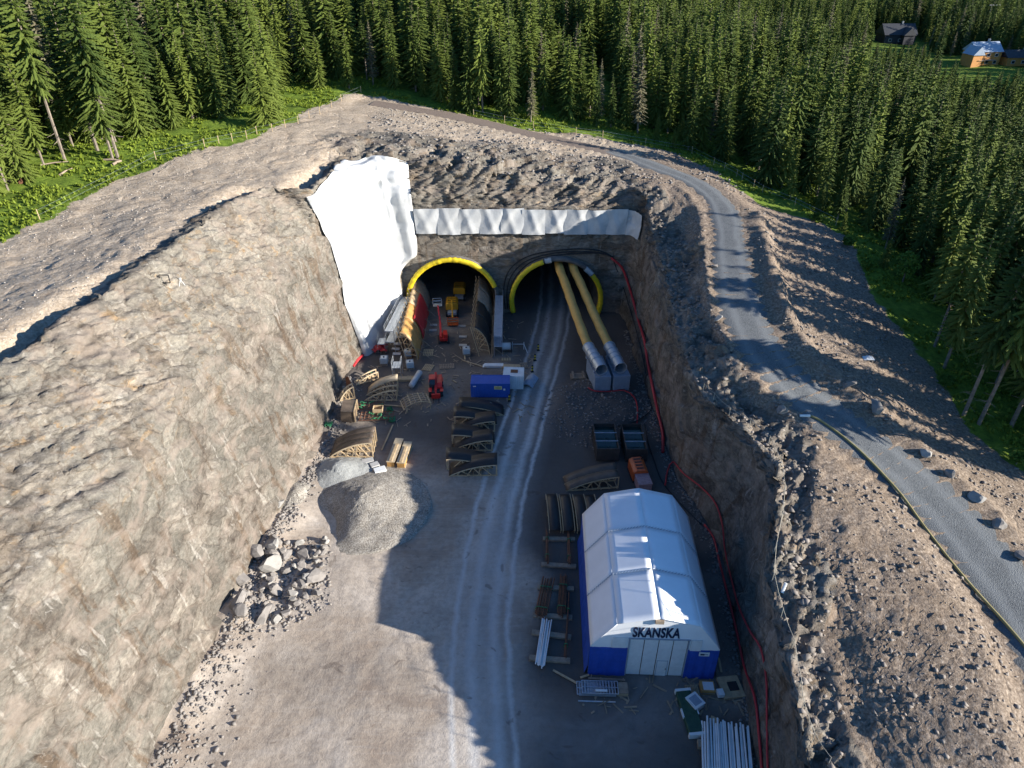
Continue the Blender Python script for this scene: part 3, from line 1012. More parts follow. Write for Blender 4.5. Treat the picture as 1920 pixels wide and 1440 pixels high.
# hand-set trees along the edge of the clearing: pixel of the foot, height, kind
EDGE = [(28, 306, 25, 4), (122, 301, 26, 4), (222, 298, 26, 4), (292, 228, 22, 4), (10, 296, 24, 3), (183, 282, 22, 3), (60, 262, 24, 1), (212, 300, 19, 3), (150, 262, 18, 2),
        (265, 255, 17, 6), (330, 190, 18, 1), (390, 208, 14, 0), (425, 178, 16, 6), (470, 195, 15, 0), (515, 222, 17, 6), (500, 235, 13, 0), (600, 166, 11, 6), (560, 140, 16, 5), (655, 166, 12, 2), (700, 160, 13, 5),
        (855, 203, 12, 6), (880, 208, 15, 1), (905, 210, 19, 3), (955, 218, 15, 6), (940, 215, 17, 2), (998, 222, 7, 6), (780, 172, 16, 2), (740, 165, 15, 1), (820, 185, 15, 2), (1085, 222, 12, 0), (1118, 237, 10, 2),
        (1195, 250, 16, 5), (1230, 262, 5, 6), (1262, 278, 4, 6), (1290, 282, 13, 2), (1310, 280, 15, 1), (1355, 296, 14, 0), (1350, 300, 12, 6), (1400, 308, 10, 2), (1428, 312, 17, 0), (1500, 310, 13, 2), (1530, 345, 14, 1), (1480, 340, 9, 2),
        (1657, 500, 5, 6), (1580, 432, 3.2, 6), (1835, 795, 24, 4), (1806, 780, 23, 4), (1752, 650, 18, 4), (1895, 800, 24, 3), (1930, 820, 24, 4), (1770, 690, 19, 3), (1868, 720, 25, 3), (1905, 705, 26, 2), (1990, 900, 24, 4)]
for (px, py, h, k) in EDGE:
    q = hit(px, py) if px < 1915 else P(px, py, 9)
    cand.append((q.x, q.y, q.z, h, k, 1))
taken = np.array([(c[0], c[1]) for c in cand])
pts = []
for (y0, y1, sp) in [(55, 150, 4.1), (150, 260, 4.3), (260, 420, 4.9), (420, 760, 6.5)]:
    nx = int(900 / sp)
    for iy in range(int((y1 - y0) / sp)):
        yb = y0 + iy * sp
        half = yb * 0.95 + 35
        for ix in range(int(2 * half / sp)):
            pts.append((-half + (ix + nrng.uniform(-0.1, 0.9)) * sp, yb + nrng.uniform(0, 0.9) * sp))
pts = np.array(pts)
sd = grass_sd(pts[:, 0], pts[:, 1])
edge_w = 4.0 + 3.5 * vnoise(np.stack([pts[:, 0] * 0.08, pts[:, 1] * 0.08, pts[:, 0] * 0], 1), 7) + np.where(pts[:, 0] < -30, 7.5, 0) + np.where((pts[:, 0] > 35), 3.0, 0)
gapn = vnoise(np.stack([pts[:, 0] * 0.055, pts[:, 1] * 0.055, pts[:, 0] * 0], 1), 23)
ok = (sd > edge_w) & ((gapn > -0.62) | (sd > 60))
pts, sd = pts[ok], sd[ok]
gzs = surface(pts[:, 0], pts[:, 1])[0]
for (x, y), s_, z in zip(pts, sd, gzs):
    if near_house(x, y):
        continue
    if s_ < 25 and np.min((taken[:, 0] - x) ** 2 + (taken[:, 1] - y) ** 2) < 5.0:
        continue
    px, py, d = to_px((x, y, z + 20))
    px2, py2, _ = to_px((x, y, z))
    if d < 5 or min(px, px2) > 2350 or max(px, px2) < -140 or py2 < -40 or py > 1500:
        continue
    hcap = 99.0
    for (vx0, vx1, vy, vh) in VIEWS:
        if vx0 - 14 < px2 < vx1 + 14 and y < HOUSES[vh].y + 4 and py2 > vy - 60:
            b_ = (vy - 720.0 + nrng.uniform(-14, 10)) / F_PX
            zt = H_CAM - (SP + b_ * CP) / (CP - b_ * SP) * y
            hcap = min(hcap, zt - z)
    if hcap < 4.0:
        continue
    h = float(np.clip(nrng.normal(17.5, 4.4), 7.5, 26)) * (0.72 + 0.28 * float(sstep(4, 22, s_)))
    if x > 30 and y > 100:
        h *= 0.93
    h = min(h, hcap)
    k = int(nrng.choice([0, 1, 2, 3, 4, 5, 6], p=[0.16, 0.26, 0.24, 0.13, 0.07, 0.05, 0.09]))
    if s_ < 12 and k in (4,):
        k = 1
    cand.append((float(x), float(y), float(z), h, k, 0))

def shown(c):
    px, py, d = to_px((c[0], c[1], c[2] + c[3] * 0.6))
    inf = -20 < px < 1940 and -60 < py < 1460
    depth_in = float(grass_sd(np.array([c[0]]), np.array([c[1]]))[0])
    return (1000 if c[5] else 0) + (c[3] / d * 100 if inf else -10) - 0.12 * max(0.0, depth_in - 12)
cand.sort(key=shown, reverse=True)
near, far = cand[:300], cand[300:]
protos = {}
for c in near:
    x, y, z, h, k, e = c
    o = bpy.data.objects.new('spruce_tree', None)
    o.empty_display_size = 0.5
    o.location = (x, y, z - 0.1)
    o.rotation_euler = (nrng.uniform(-0.02, 0.02), nrng.uniform(-0.02, 0.02), nrng.uniform(0, 6.28))
    s = h / 20.0
    w = s ** 0.75 * nrng.uniform(0.88, 1.15)
    o.scale = (w, w, s)
    link(o)
    region = 'west' if x < -28 else ('north' if x < 22 and y > 110 else 'east')
    dpt = float(grass_sd(np.array([x]), np.array([y]))[0])
    place = {'west': 'beyond the left berm', 'north': 'behind the portal hilltop', 'east': 'beyond the gravel road'}[region]
    look = {0: 'broad spruce', 1: 'full-crowned spruce', 2: 'slender spruce', 3: 'spruce with a short bare trunk', 4: 'tall spruce with a long bare trunk', 5: 'thin spruce with grey dying needles', 6: 'bushy spruce green to the ground'}[k]
    if h < 7.5:
        look = 'small young spruce'
    where = 'at the forest edge' if dpt < 11 else ('in the front rows' if dpt < 26 else 'deep in the forest')
    lab = look + ' ' + where + ' ' + place
    tag(o, lab, 'tree', look + 's ' + where + ' ' + place)
    cr = shared('crown', VAR[k][0], o)
    tr = shared('trunk', VAR[k][1], o)
    protos.setdefault(k, (cr, tr))

# the rest of the wood reads as one mass: one object, instanced from the same trees
fp = np.array([(c[0], c[1], c[2] - 0.1) for c in far])
me = bpy.data.meshes.new('forest')
me.vertices.add(len(fp))
me.vertices.foreach_set('co', fp.astype(np.float32).ravel())
hs = np.array([c[3] / 20.0 for c in far], dtype=np.float32)
sc3 = np.stack([hs ** 0.75 * nrng.uniform(0.88, 1.15, len(hs)), hs * 0, hs], 1).astype(np.float32)
sc3[:, 1] = sc3[:, 0]
a = me.attributes.new('tree_scale', 'FLOAT_VECTOR', 'POINT')
a.data.foreach_set('vector', sc3.ravel())
a = me.attributes.new('tree_turn', 'FLOAT_VECTOR', 'POINT')
trn = np.stack([nrng.uniform(-0.03, 0.03, len(hs)), nrng.uniform(-0.03, 0.03, len(hs)), nrng.uniform(0, 6.28, len(hs))], 1).astype(np.float32)
a.data.foreach_set('vector', trn.ravel())
kinds = sorted(protos)
a = me.attributes.new('tree_kind', 'INT', 'POINT')
a.data.foreach_set('value', np.array([kinds.index(c[4]) if c[4] in kinds else 0 for c in far], dtype=np.int32))
forest = tag(link(bpy.data.objects.new('forest', me)), 'dense spruce forest stretching back over the hill to the far houses', 'forest', kind='stuff')
ng = bpy.data.node_groups.new('forest_trees', 'GeometryNodeTree')
ng.interface.new_socket('Geometry', in_out='INPUT', socket_type='NodeSocketGeometry')
ng.interface.new_socket('Geometry', in_out='OUTPUT', socket_type='NodeSocketGeometry')
gi, go = ng.nodes.new('NodeGroupInput'), ng.nodes.new('NodeGroupOutput')
iop = ng.nodes.new('GeometryNodeInstanceOnPoints')
iop.inputs['Pick Instance'].default_value = True
gin = ng.nodes.new('GeometryNodeJoinGeometry')
for k in reversed(kinds):
    jn = ng.nodes.new('GeometryNodeJoinGeometry')
    for ob in protos[k]:
        oi = ng.nodes.new('GeometryNodeObjectInfo')
        oi.inputs['Object'].default_value = ob
        oi.transform_space = 'ORIGINAL'
        ng.links.new(oi.outputs['Geometry'], jn.inputs[0])
    gt = ng.nodes.new('GeometryNodeGeometryToInstance')
    ng.links.new(jn.outputs[0], gt.inputs[0])
    ng.links.new(gt.outputs[0], gin.inputs[0])
def named(nm, typ):
    nd = ng.nodes.new('GeometryNodeInputNamedAttribute')
    nd.data_type = typ
    nd.inputs['Name'].default_value = nm
    return nd.outputs['Attribute']
ng.links.new(gi.outputs[0], iop.inputs['Points'])
ng.links.new(gin.outputs[0], iop.inputs['Instance'])
ng.links.new(named('tree_kind', 'INT'), iop.inputs['Instance Index'])
ng.links.new(named('tree_turn', 'FLOAT_VECTOR'), iop.inputs['Rotation'])
ng.links.new(named('tree_scale', 'FLOAT_VECTOR'), iop.inputs['Scale'])
ng.links.new(iop.outputs[0], go.inputs[0])
md = forest.modifiers.new('trees', 'NODES')
md.node_group = ng
print('trees', len(near), len(far), 'tris/variant', [len(v[0].polygons) * 2 for v in VAR])

# ------------------------------------------------------------------ low growth on the grass: tufts, bilberry and fern, uncountable
def scatter_tufts(name, label, P2, zs, hmin, hmax, mat, n_blade, seed):
    r = np.random.default_rng(seed)
    V, Q = [], []
    for (x, y), z in zip(P2, zs):
        hh = r.uniform(hmin, hmax)
        for b in range(n_blade):
            a = r.uniform(0, 6.28)
            ca, sa = math.cos(a), math.sin(a)
            w, L = hh * r.uniform(0.35, 0.7), hh * r.uniform(0.3, 0.9)
            o = r.uniform(-0.3, 0.3, 2) * hh
            k = len(V)
            bx, by = x + o[0], y + o[1]
            V += [(bx - sa * w * 0.5, by + ca * w * 0.5, z - 0.05), (bx + sa * w * 0.5, by - ca * w * 0.5, z - 0.05),
                  (bx + ca * L + sa * w * 0.35, by + sa * L - ca * w * 0.35, z + hh * r.uniform(0.5, 1.0)), (bx + ca * L - sa * w * 0.35, by + sa * L + ca * w * 0.35, z + hh * r.uniform(0.5, 1.0))]
            Q.append((k, k + 1, k + 2, k + 3))
    o = link(bpy.data.objects.new(name, np_mesh(name, V, Q, mat)))
    return tag(o, label, 'grass', kind='stuff')
g = np.stack([nrng.uniform(-110, 95, 90000), nrng.uniform(20, 190, 90000)], 1)
gs = grass_sd(g[:, 0], g[:, 1])
dens = vnoise(np.stack([g[:, 0] * 0.25, g[:, 1] * 0.25, g[:, 0] * 0], 1), 3)
g = g[(gs > 0.0) & (gs < 26) & (dens > -0.35)][:16000]
GRASS = mat_needles('grass_blades', (0.09, 0.14, 0.014), (0.24, 0.30, 0.034))
scatter_tufts('undergrowth', 'bright green grass and bilberry growth along the forest edge', g, surface(g[:, 0], g[:, 1])[0], 0.15, 0.55, GRASS, 4, 3)
# ------------------------------------------------------------------ shared paints and timbers
M = {}
M['white_tarp'] = plain('white_sheeting', (0.52, 0.52, 0.51), 0.55, 0, 0.14, 0.5, 0.55)
M['yellow_tarp'] = plain('yellow_sheeting', (0.74, 0.55, 0.02), 0.5, 0, 0.15, 2.0, 0.3)
M['duct_yellow'] = plain('duct_fabric', (0.62, 0.37, 0.10), 0.6, 0, 0.15, 0.7, 0.2)
M['steel'] = plain('galvanised_steel', (0.50, 0.53, 0.56), 0.42, 0.55, 0.15, 2.0)
M['steel_grey'] = plain('grey_painted_steel', (0.30, 0.35, 0.42), 0.5, 0.0, 0.15, 1.5)
M['blue'] = plain('blue_container_paint', (0.022, 0.095, 0.42), 0.45, 0, 0.12, 0.8)
M['tent_blue'] = plain('blue_tent_sheet', (0.02, 0.075, 0.40), 0.5, 0, 0.18, 0.8, 0.1)
M['tent_white'] = plain('white_tent_sheet', (0.86, 0.87, 0.88), 0.45, 0, 0.04, 0.5, 0.06)
M['white_paint'] = plain('white_paint', (0.74, 0.75, 0.74), 0.5, 0, 0.1, 1.2)
M['navy'] = plain('navy_lettering', (0.012, 0.02, 0.06), 0.5, 0, 0.05)
M['wood'] = plain('fresh_timber', (0.47, 0.345, 0.205), 0.75, 0, 0.22, 2.5)
M['wood_pale'] = plain('pale_timber', (0.54, 0.43, 0.285), 0.75, 0, 0.2, 2.5)
M['wood_old'] = plain('weathered_timber', (0.30, 0.23, 0.165), 0.85, 0, 0.3, 2.0)
M['wood_orange'] = plain('oiled_formwork_ply', (0.50, 0.27, 0.085), 0.5, 0, 0.3, 0.8, 0.2)
M['ply_dark'] = plain('dark_film_ply', (0.022, 0.019, 0.018), 0.5, 0, 0.35, 0.9)
M['ply_brown'] = plain('worn_film_ply', (0.115, 0.085, 0.062), 0.5, 0, 0.35, 0.9)
M['rust'] = plain('rusty_steel', (0.17, 0.075, 0.04), 0.85, 0, 0.35, 3.0)
M['red'] = plain('red_machine_paint', (0.60, 0.025, 0.02), 0.4, 0, 0.15, 1.5)
M['orange'] = plain('orange_machine_paint', (0.62, 0.12, 0.03), 0.45, 0, 0.15, 1.5)
M['yellow'] = plain('yellow_machine_paint', (0.60, 0.30, 0.02), 0.45, 0, 0.15, 1.5)
M['black'] = plain('black_rubber', (0.022, 0.022, 0.024), 0.7, 0, 0.3, 3.0)
M['glass'] = plain('cab_glass', (0.03, 0.04, 0.05), 0.08, 0, 0.1, 1.0)
M['hose_red'] = plain('red_hose', (0.50, 0.03, 0.035), 0.55, 0, 0.15, 0.5)
M['green'] = plain('green_strap', (0.03, 0.20, 0.085), 0.6, 0, 0.3, 4.0)
M['green_dark'] = plain('dark_green_sheet', (0.025, 0.075, 0.045), 0.55, 0, 0.3, 2.0)
M['concrete'] = plain('cast_concrete', (0.46, 0.45, 0.43), 0.85, 0, 0.15, 1.5, 0.2)
M['ibc'] = plain('milky_plastic', (0.52, 0.57, 0.58), 0.4, 0, 0.1, 2.0)
M['shotcrete'] = plain('grey_shotcrete', (0.20, 0.19, 0.18), 0.95, 0, 0.35, 0.8, 0.7)
M['tunnel_rock'] = plain('dark_tunnel_shotcrete', (0.14, 0.13, 0.12), 0.95, 0, 0.4, 0.6, 0.8)
M['stone'] = plain('broken_rock', (0.235, 0.212, 0.192), 0.92, 0, 0.3, 0.7, 0.5)
M['stone_pale'] = plain('pale_broken_rock', (0.32, 0.30, 0.272), 0.92, 0, 0.25, 0.7, 0.5)
M['roof_dark'] = plain('dark_roof_tiles', (0.035, 0.038, 0.045), 0.6, 0, 0.25, 1.0)
M['roof_grey'] = plain('pale_metal_roof', (0.36, 0.42, 0.50), 0.4, 0.1, 0.1, 1.0)
M['house_orange'] = plain('ochre_cladding', (0.60, 0.27, 0.07), 0.7, 0, 0.12, 1.0)
M['house_dark'] = plain('dark_stained_cladding', (0.035, 0.035, 0.045), 0.7, 0, 0.3, 1.0)
M['steel_dark'] = plain('dark_muddy_steel', (0.055, 0.048, 0.043), 0.7, 0, 0.35, 1.2)
M['pole'] = plain('creosoted_pole', (0.20, 0.18, 0.16), 0.9, 0, 0.25, 1.0)
M['rope'] = plain('pale_rope', (0.42, 0.38, 0.30), 0.9, 0, 0.2, 3.0)
M['pipe_yellow'] = plain('dusty_yellow_pipe', (0.30, 0.25, 0.10), 0.7, 0, 0.2, 0.8)

def at(px, py, dz=0.0):
    p = P(px, py, 0.0)
    z = floor_z(p.x, p.y)
    p = P(px, py, z)
    return Vector((p.x, p.y, z + dz))

# ------------------------------------------------------------------ tunnels
def arch_profile(ax, az, ar, n=40, zmin=0.0):
    a0 = math.asin((zmin - az) / ar)
    return [(ax + ar * math.cos(a0 + (math.pi - 2 * a0) * k / n), az + ar * math.sin(a0 + (math.pi - 2 * a0) * k / n)) for k in range(n + 1)]
for (ax, az, ar) in ARCH:
    prof = arch_profile(ax, az, ar, 48, -0.5)
    V, npf = [], len(prof)
    ys = [114.2, 114.21] + list(np.arange(114.8, 152, 0.9))
    for j, y in enumerate(ys):
        for (x, z) in prof:
            k = 1.0 + (0.02 * vnoise(np.array([[x * 0.7, y * 0.7, z * 0.7]]), 5)[0] if y > 115.5 else 0)
            V.append((ax + (x - ax) * k, y, az + (z - az) * k))
    Vn = np.array(V)
    # collar: the first ring is wider so that it laps over the wall face
    first = Vn[:npf].copy()
    first[:, 0] = ax + (first[:, 0] - ax) * 1.075
    first[:, 2] = az + (first[:, 2] - az) * 1.075
    back = first.copy()
    back[:, 1] = 115.6
    Vn = np.concatenate([back, first, Vn[npf:]])
    Q = grid_quads(len(ys) + 1, npf)
    me = np_mesh('tunnel_tube', Vn, Q, M['tunnel_rock'])
    tube = tag(link(bpy.data.objects.new('tunnel_tube', me)), kind='structure')
    mb = MB()
    mb.add([(x, 151.0, z) for (x, z) in prof], [tuple(range(npf))])
    mb.build('tunnel_face', M['tunnel_rock'], tube)

# ------------------------------------------------------------------ sheeting on the rock
def s_of(fn):
    return min(range(NS), key=lambda i: fn(R[i]))
s_left = s_of(lambda r: abs(r[1] - 99.6) + (100 if r[0] > -15 else 0))
s_corner = s_of(lambda r: abs(r[0] + 18.2) + abs(r[1] - 114.4))
s_right = s_of(lambda r: abs(r[0] + 15.6) + abs(r[1] - 115))
# the big sheet in the corner: from the left wall, round the corner, to the portal wall
nu, nv = 120, 110
V = []
lo_s, hi_s = s_left, s_right                       # stations run from right to left, so s_left > s_right
for iu in range(nu):
    u = iu / (nu - 1)
    for iv in range(nv):
        v = iv / (nv - 1)
        # top edge: high in the middle, dipping at the left end
        top = N1 + N2 * (1.02 if u > 0.62 else 1.0) - (3.0 * math.sin(u * 9) + 4 * max(0, 0.16 - u) * 20)
        tj = 1 + (top - 1) * v
        s = lo_s + (hi_s - lo_s) * u
        zest = R[int(s), 4] * min(1, tj / N1)
        if zest < 10.6:                            # beside the opening the sheet is cut along the arch
            xlim = -10.5 - math.sqrt(max(0.0, 8.2 ** 2 - (zest - 2.6) ** 2))
            smin = s_of(lambda r: abs(r[0] - xlim) + abs(r[1] - 115)) if v == 0 or iu == nu - 1 else None
            hs = hi_s + (s_corner + 2 - hi_s) * min(1.0, (10.6 - zest) / 3.0)
            s = lo_s + 4 * (1 - v) + (hs - lo_s) * u
        s += 3.0 * math.sin(v * 7 + 1) * (1 - u) * 1.2
        q = ring_at(s, tj, 0.12 + 0.55 * sstep(0.0, 0.06, u) * sstep(1.0, 0.93, v) * sstep(1.0, 0.96, u))
        fold = 0.13 * math.sin(u * 58 + 2.2 * math.sin(v * 3) + v * 4) * (0.25 + 0.9 * sstep(0.5, 0.85, u)) * (0.4 + 0.6 * v)
        fold += 0.22 * math.sin(u * 13 + v * 2) * (1 - v) * sstep(0.0, 0.5, u)
        nn = Vector(nrm[int(s), int(tj)])
        V.append(q + nn * (fold * min(1, u * 8, v * 8 + .2) + 0.10 + 0.18 * math.sin(math.pi * v) * math.sin(math.pi * min(1, u * 1.2))))
Va = np.array([tuple(v) for v in V]).reshape(nu, nv, 3)
for _ in range(26):
    for sl in ((slice(None), 0), (slice(None), -1), (0, slice(None)), (-1, slice(None))):
        e_ = Va[sl].copy()
        e_[1:-1] = 0.5 * e_[1:-1] + 0.25 * (e_[:-2] + e_[2:])
        Va[sl] = e_
    if _ > 7:
        continue
    Va[1:-1, 1:-1] = 0.5 * Va[1:-1, 1:-1] + 0.125 * (Va[:-2, 1:-1] + Va[2:, 1:-1] + Va[1:-1, :-2] + Va[1:-1, 2:])
g0 = Va.reshape(-1, 3)
fr = fbm(g0 * np.array([0.8, 0.8, 0.22]), 4, 12)
Va = (g0 + np.array([0.6, -0.5, 0.0]) * (fr * 0.22)[:, None]).reshape(nu, nv, 3)
o = link(bpy.data.objects.new('white_sheet', np_mesh('white_sheet', Va.reshape(-1, 3), grid_quads(nu, nv), M['white_tarp'], True)))
tag(o, 'huge white sheet draped over the rock corner beside the left tunnel portal', 'tarpaulin')
sol = o.modifiers.new('thickness', 'SOLIDIFY')
sol.thickness = 0.04

# the band above both portals, made of overlapping lengths
sb0 = s_of(lambda r: abs(r[0] - 19.4) + abs(r[1] - 115)) - 10
sb1 = s_of(lambda r: abs(r[0] + 15.4) + abs(r[1] - 115))
nb_ = 11
band = thing('sheet_band', 'long white sheet band pinned across the wall above both tunnel portals', 'tarpaulin', (0, 0, 0))
for b in range(nb_):
    sa, sb = sb0 + (sb1 - sb0) * b / nb_ - 0.6, sb0 + (sb1 - sb0) * (b + 1) / nb_ + 0.6
    V = []
    r = random.Random(40 + b)
    ph1, ph2 = r.uniform(0, 6), r.uniform(0, 6)
    z0, z1 = 14.9 + r.uniform(-0.15, 0.15), 19.0 + r.uniform(-0.15, 0.15) + b * 0.03
    for iu in range(26):
        u = iu / 25
        for iv in range(24):
            v = iv / 23
            s = sa + (sb - sa) * u
            zz = z0 + (z1 - z0) * v
            tj = (zz + 0.6) / (R[int(s), 4] + 0.6) * N1
            i, j = min(NS - 2, int(s)), int(tj)
            q = Vector(ring[i, j]) * (1 - (s - int(s))) + Vector(ring[i + 1, j]) * (s - int(s))
            # straighten: the sheet hangs off the wall rather than following every lump
            cr_ = math.hypot((u - 0.5 - 0.3 * math.sin(ph1)) * 3.2, (v - 0.5 - 0.4 * math.sin(ph2)) * 4)
            fold = 0.13 * math.exp(-((u * 1.3 - v * 0.5 - 0.3 - 0.3 * math.sin(ph2)) * 5) ** 2) + 0.10 * math.exp(-((u + v * 0.7 - 0.9 + 0.3 * math.sin(ph1)) * 6) ** 2) + 0.05 * math.sin(u * 7 + v * 5 + ph1) + 0.10 * math.sin(math.pi * u)
            q.y = (PORTAL_Y + zz * 0.05) - 0.45 - fold - 0.03 * (b % 2) if s > sb0 + 12 else q.y - 0.35 - fold * 0.5
            V.append((q.x - (0.3 if s < sb0 + 12 else 0), q.y, zz))
    pm = np_mesh('sheet_length', V, grid_quads(26, 24), M['white_tarp'], True)
    link(bpy.data.objects.new('sheet_length', pm), band)

def arch_sheet(name, label, arch, a0, a1, mat, w=0.62):
    """gathered sheeting wrapped over the edge of an opening, from angle a0 to a1"""
    ax, az, ar = arch
    n = max(12, int(abs(a1 - a0) * 34))
    r = random.Random(int((a0 + 9) * 100))
    prof = [(-0.16, 0.9), (-0.14, 0.1), (-0.12, -0.04), (0.12, -0.16), (w * 0.6, -0.13), (w, -0.10), (w + 0.04, 0.25)]
    V = []
    for i in range(n):
        a = a0 + (a1 - a0) * i / (n - 1)
        j1, j2 = r.uniform(-0.04, 0.03), r.uniform(-0.06, 0.06)
        for k, (dr, dy) in enumerate(prof):
            rad = ar + dr + (j2 if k >= 3 else j1 * 0.5)
            jj = r.uniform(-0.04, 0.03) if 2 <= k <= 5 else 0
            V.append((ax + rad * math.cos(a), 114.12 + dy + jj + j1 * (1 if k < 6 else 0), az + rad * math.sin(a)))
    me = np_mesh(name, V, grid_quads(n, len(prof)), mat, False)
    o = link(bpy.data.objects.new(name, me))
    s = o.modifiers.new('thickness', 'SOLIDIFY')
    s.thickness = 0.03
    return tag(o, label, 'tarpaulin')
rad = math.radians
arch_sheet('yellow_sheet', 'yellow sheet wrapped round the arch of the left tunnel portal', ARCH[0], rad(21), rad(178), M['yellow_tarp'])
arch_sheet('yellow_sheet', 'long yellow sheet on the side of the right portal next to the left tunnel', ARCH[1], rad(108), rad(196), M['yellow_tarp'])
arch_sheet('yellow_sheet', 'short yellow sheet on the side of the right portal next to the red hose', ARCH[1], rad(-18), rad(40), M['yellow_tarp'])
arch_sheet('white_patch', 'small white sheet patch at the crown of the right portal beside the yellow sheet', ARCH[1], rad(98), rad(106), M['white_tarp'], 0.7)
arch_sheet('white_patch', 'small white sheet patch above the short yellow sheet of the right portal', ARCH[1], rad(41), rad(53), M['white_tarp'], 0.7)

def draped(name, label, cat, px_pts, r, mat, off=0.15, step=0.7, n=6, group=None):
    pts = [hit(x, y, off) for (x, y) in px_pts]
    o = MB().tube(catmull(pts, step), r, n).build(name, mat, smooth=True)
    return tag(o, label, cat, group)
for k, (dx, dy) in enumerate([(0, 0), (-7, -5), (6, 4)]):
    draped('cable', ['thick black cable arching over the right portal', 'black cable on the outside of the arching cable bundle over the right portal', 'black cable closest to the opening in the bundle over the right portal'][k], 'cable',
           [(952 + dx * .6, 578), (951 + dx, 545), (958 + dx, 518 + dy), (975 + dx, 497 + dy), (1000 + dx * .5, 483 + dy), (1040, 474 + dy), (1085, 471 + dy), (1125, 473 + dy * .6), (1148, 481)], 0.11, M['black'], 0.22)
draped('hose', 'thick red hose running down the shaded right wall from the portal', 'hose', [(1146, 481), (1165, 500), (1178, 525), (1189, 560), (1198, 600), (1208, 640), (1218, 685), (1228, 730), (1237, 775), (1242, 815), (1242, 850)], 0.21, M['hose_red'], 0.25, n=8)
draped('hose', 'thin red hose looped along the right wall beside the white tent', 'hose', [(1247, 912), (1252, 885), (1265, 866), (1285, 888), (1320, 915), (1345, 945), (1358, 985), (1362, 1030), (1375, 1085), (1390, 1140), (1412, 1185), (1430, 1215), (1441, 1270), (1443, 1340), (1444, 1420), (1446, 1470)], 0.10, M['hose_red'], 0.24)
draped('hose', 'dark red hose lying along the foot of the right wall behind the tent', 'hose', [(1320, 985), (1338, 1010), (1350, 1060), (1368, 1120), (1385, 1190), (1398, 1250), (1418, 1310), (1425, 1370), (1432, 1450)], 0.12, M['hose_red'], 0.12)
draped('hose', 'red hose lying on the muck bench beside the fan containers', 'hose', [(1103, 728), (1115, 734), (1140, 735), (1170, 733), (1188, 745), (1195, 765), (1194, 795)], 0.10, M['hose_red'], 0.1)
draped('cable', 'black cable slung along the foot of the right wall past the fan containers', 'cable', [(1158, 800), (1190, 792), (1212, 778), (1222, 765), (1217, 745), (1211, 700), (1200, 640), (1186, 590), (1168, 540), (1150, 490)], 0.08, M['black'], 0.15)
draped('cable', 'black cable leading down behind the basins at the foot of the right wall', 'cable', [(1208, 795), (1215, 830), (1225, 860), (1240, 900), (1262, 930), (1290, 960), (1315, 985)], 0.08, M['black'], 0.12)
pipe = draped('pipe', 'long dusty yellow pipe lying along the inner edge of the gravel road', 'pipe', [(1516, 780), (1535, 788), (1570, 812), (1610, 845), (1650, 885), (1690, 930), (1730, 985), (1775, 1045), (1825, 1105), (1880, 1165), (1930, 1225), (1990, 1310)], 0.13, M['pipe_yellow'], 0.1, n=8)
MB().tube([hit(1498, 780, 0.1), hit(1518, 781, 0.12)], 0.15, 8).build('pipe_end', M['white_paint'], pipe)

# ------------------------------------------------------------------ tent hall
def plane_pt(px, py, A, B):
    """where the sight line of a pixel meets the upright plane through A and B"""
    o = Vector((0, 0, H_CAM))
    d = (P(px, py, 0) - o).normalized()
    nn = (B - A).cross(Vector((0, 0, 1))).normalized()
    return o + d * ((A - o).dot(nn) / d.dot(nn))
EZ = 4.2
FL, FR = P(1106.5, 1209, EZ), P(1350.5, 1217, EZ)
RL = P(1107, 966, EZ)
tw = (FR - FL).length
tdir = Vector((RL.x - FL.x, RL.y - FL.y, 0))
tlen = tdir.length
xax = (FR - FL).normalized()
trz = math.atan2(xax.y, xax.x)
tent = thing('tent_hall', 'large white fabric storage tent with blue lower walls and sliding doors', 'tent', ((FL.x + FR.x) / 2, (FL.y + FR.y) / 2, 0.0), trz)
def tl(v):
    w = Matrix.Rotation(-trz, 4, 'Z') @ (v - Vector(tent.location))
    return w
hw = tw / 2
bk = tl(plane_pt(1157.5, 1168, FL, FR))
rdg = tl(plane_pt(1234, 1158, FL, FR))
BX, BZ, RZ_ = abs(bk.x), bk.z, rdg.z
print('tent', tw, tlen, BX, BZ, RZ_, math.degrees(trz))
prof = [(-hw, EZ), (-BX, BZ), (0, RZ_), (BX, BZ), (hw, EZ)]
bays = 3
for i in range(4):
    (x0, z0), (x1, z1) = prof[i], prof[i + 1]
    for b in range(bays):
        y0, y1 = tlen * b / bays + (0.015 if b else -0.10), tlen * (b + 1) / bays - (0.015 if b < bays - 1 else -0.1)
        nxy = Vector((-(z1 - z0), 0, x1 - x0)).normalized()
        V = []
        for a in range(7):
            for c in range(9):
                u, v = a / 6, c / 8
                sag = -0.012 * math.sin(math.pi * v) * math.sin(math.pi * u) + 0.002 * math.sin(9 * u + 5 * v + i + b)
                V.append((x0 + (x1 - x0) * u + nxy.x * sag, y0 + (y1 - y0) * v, z0 + (z1 - z0) * u + nxy.z * sag))
        po = link(bpy.data.objects.new('roof_panel', np_mesh('roof_panel', V, grid_quads(7, 9), M['tent_white'], False)), tent)
        sm = po.modifiers.new('thickness', 'SOLIDIFY')
        sm.thickness = 0.05
for b in range(bays + 1):
    y = tlen * b / bays
    mb = MB()
    mb.tube([(x * 0.985, min(max(y, 0.12), tlen - 0.12), z - 0.12) for (x, z) in [(-hw, 0)] + prof + [(hw, 0)]], 0.09, 6)
    mb.build('frame', M['steel'], tent)
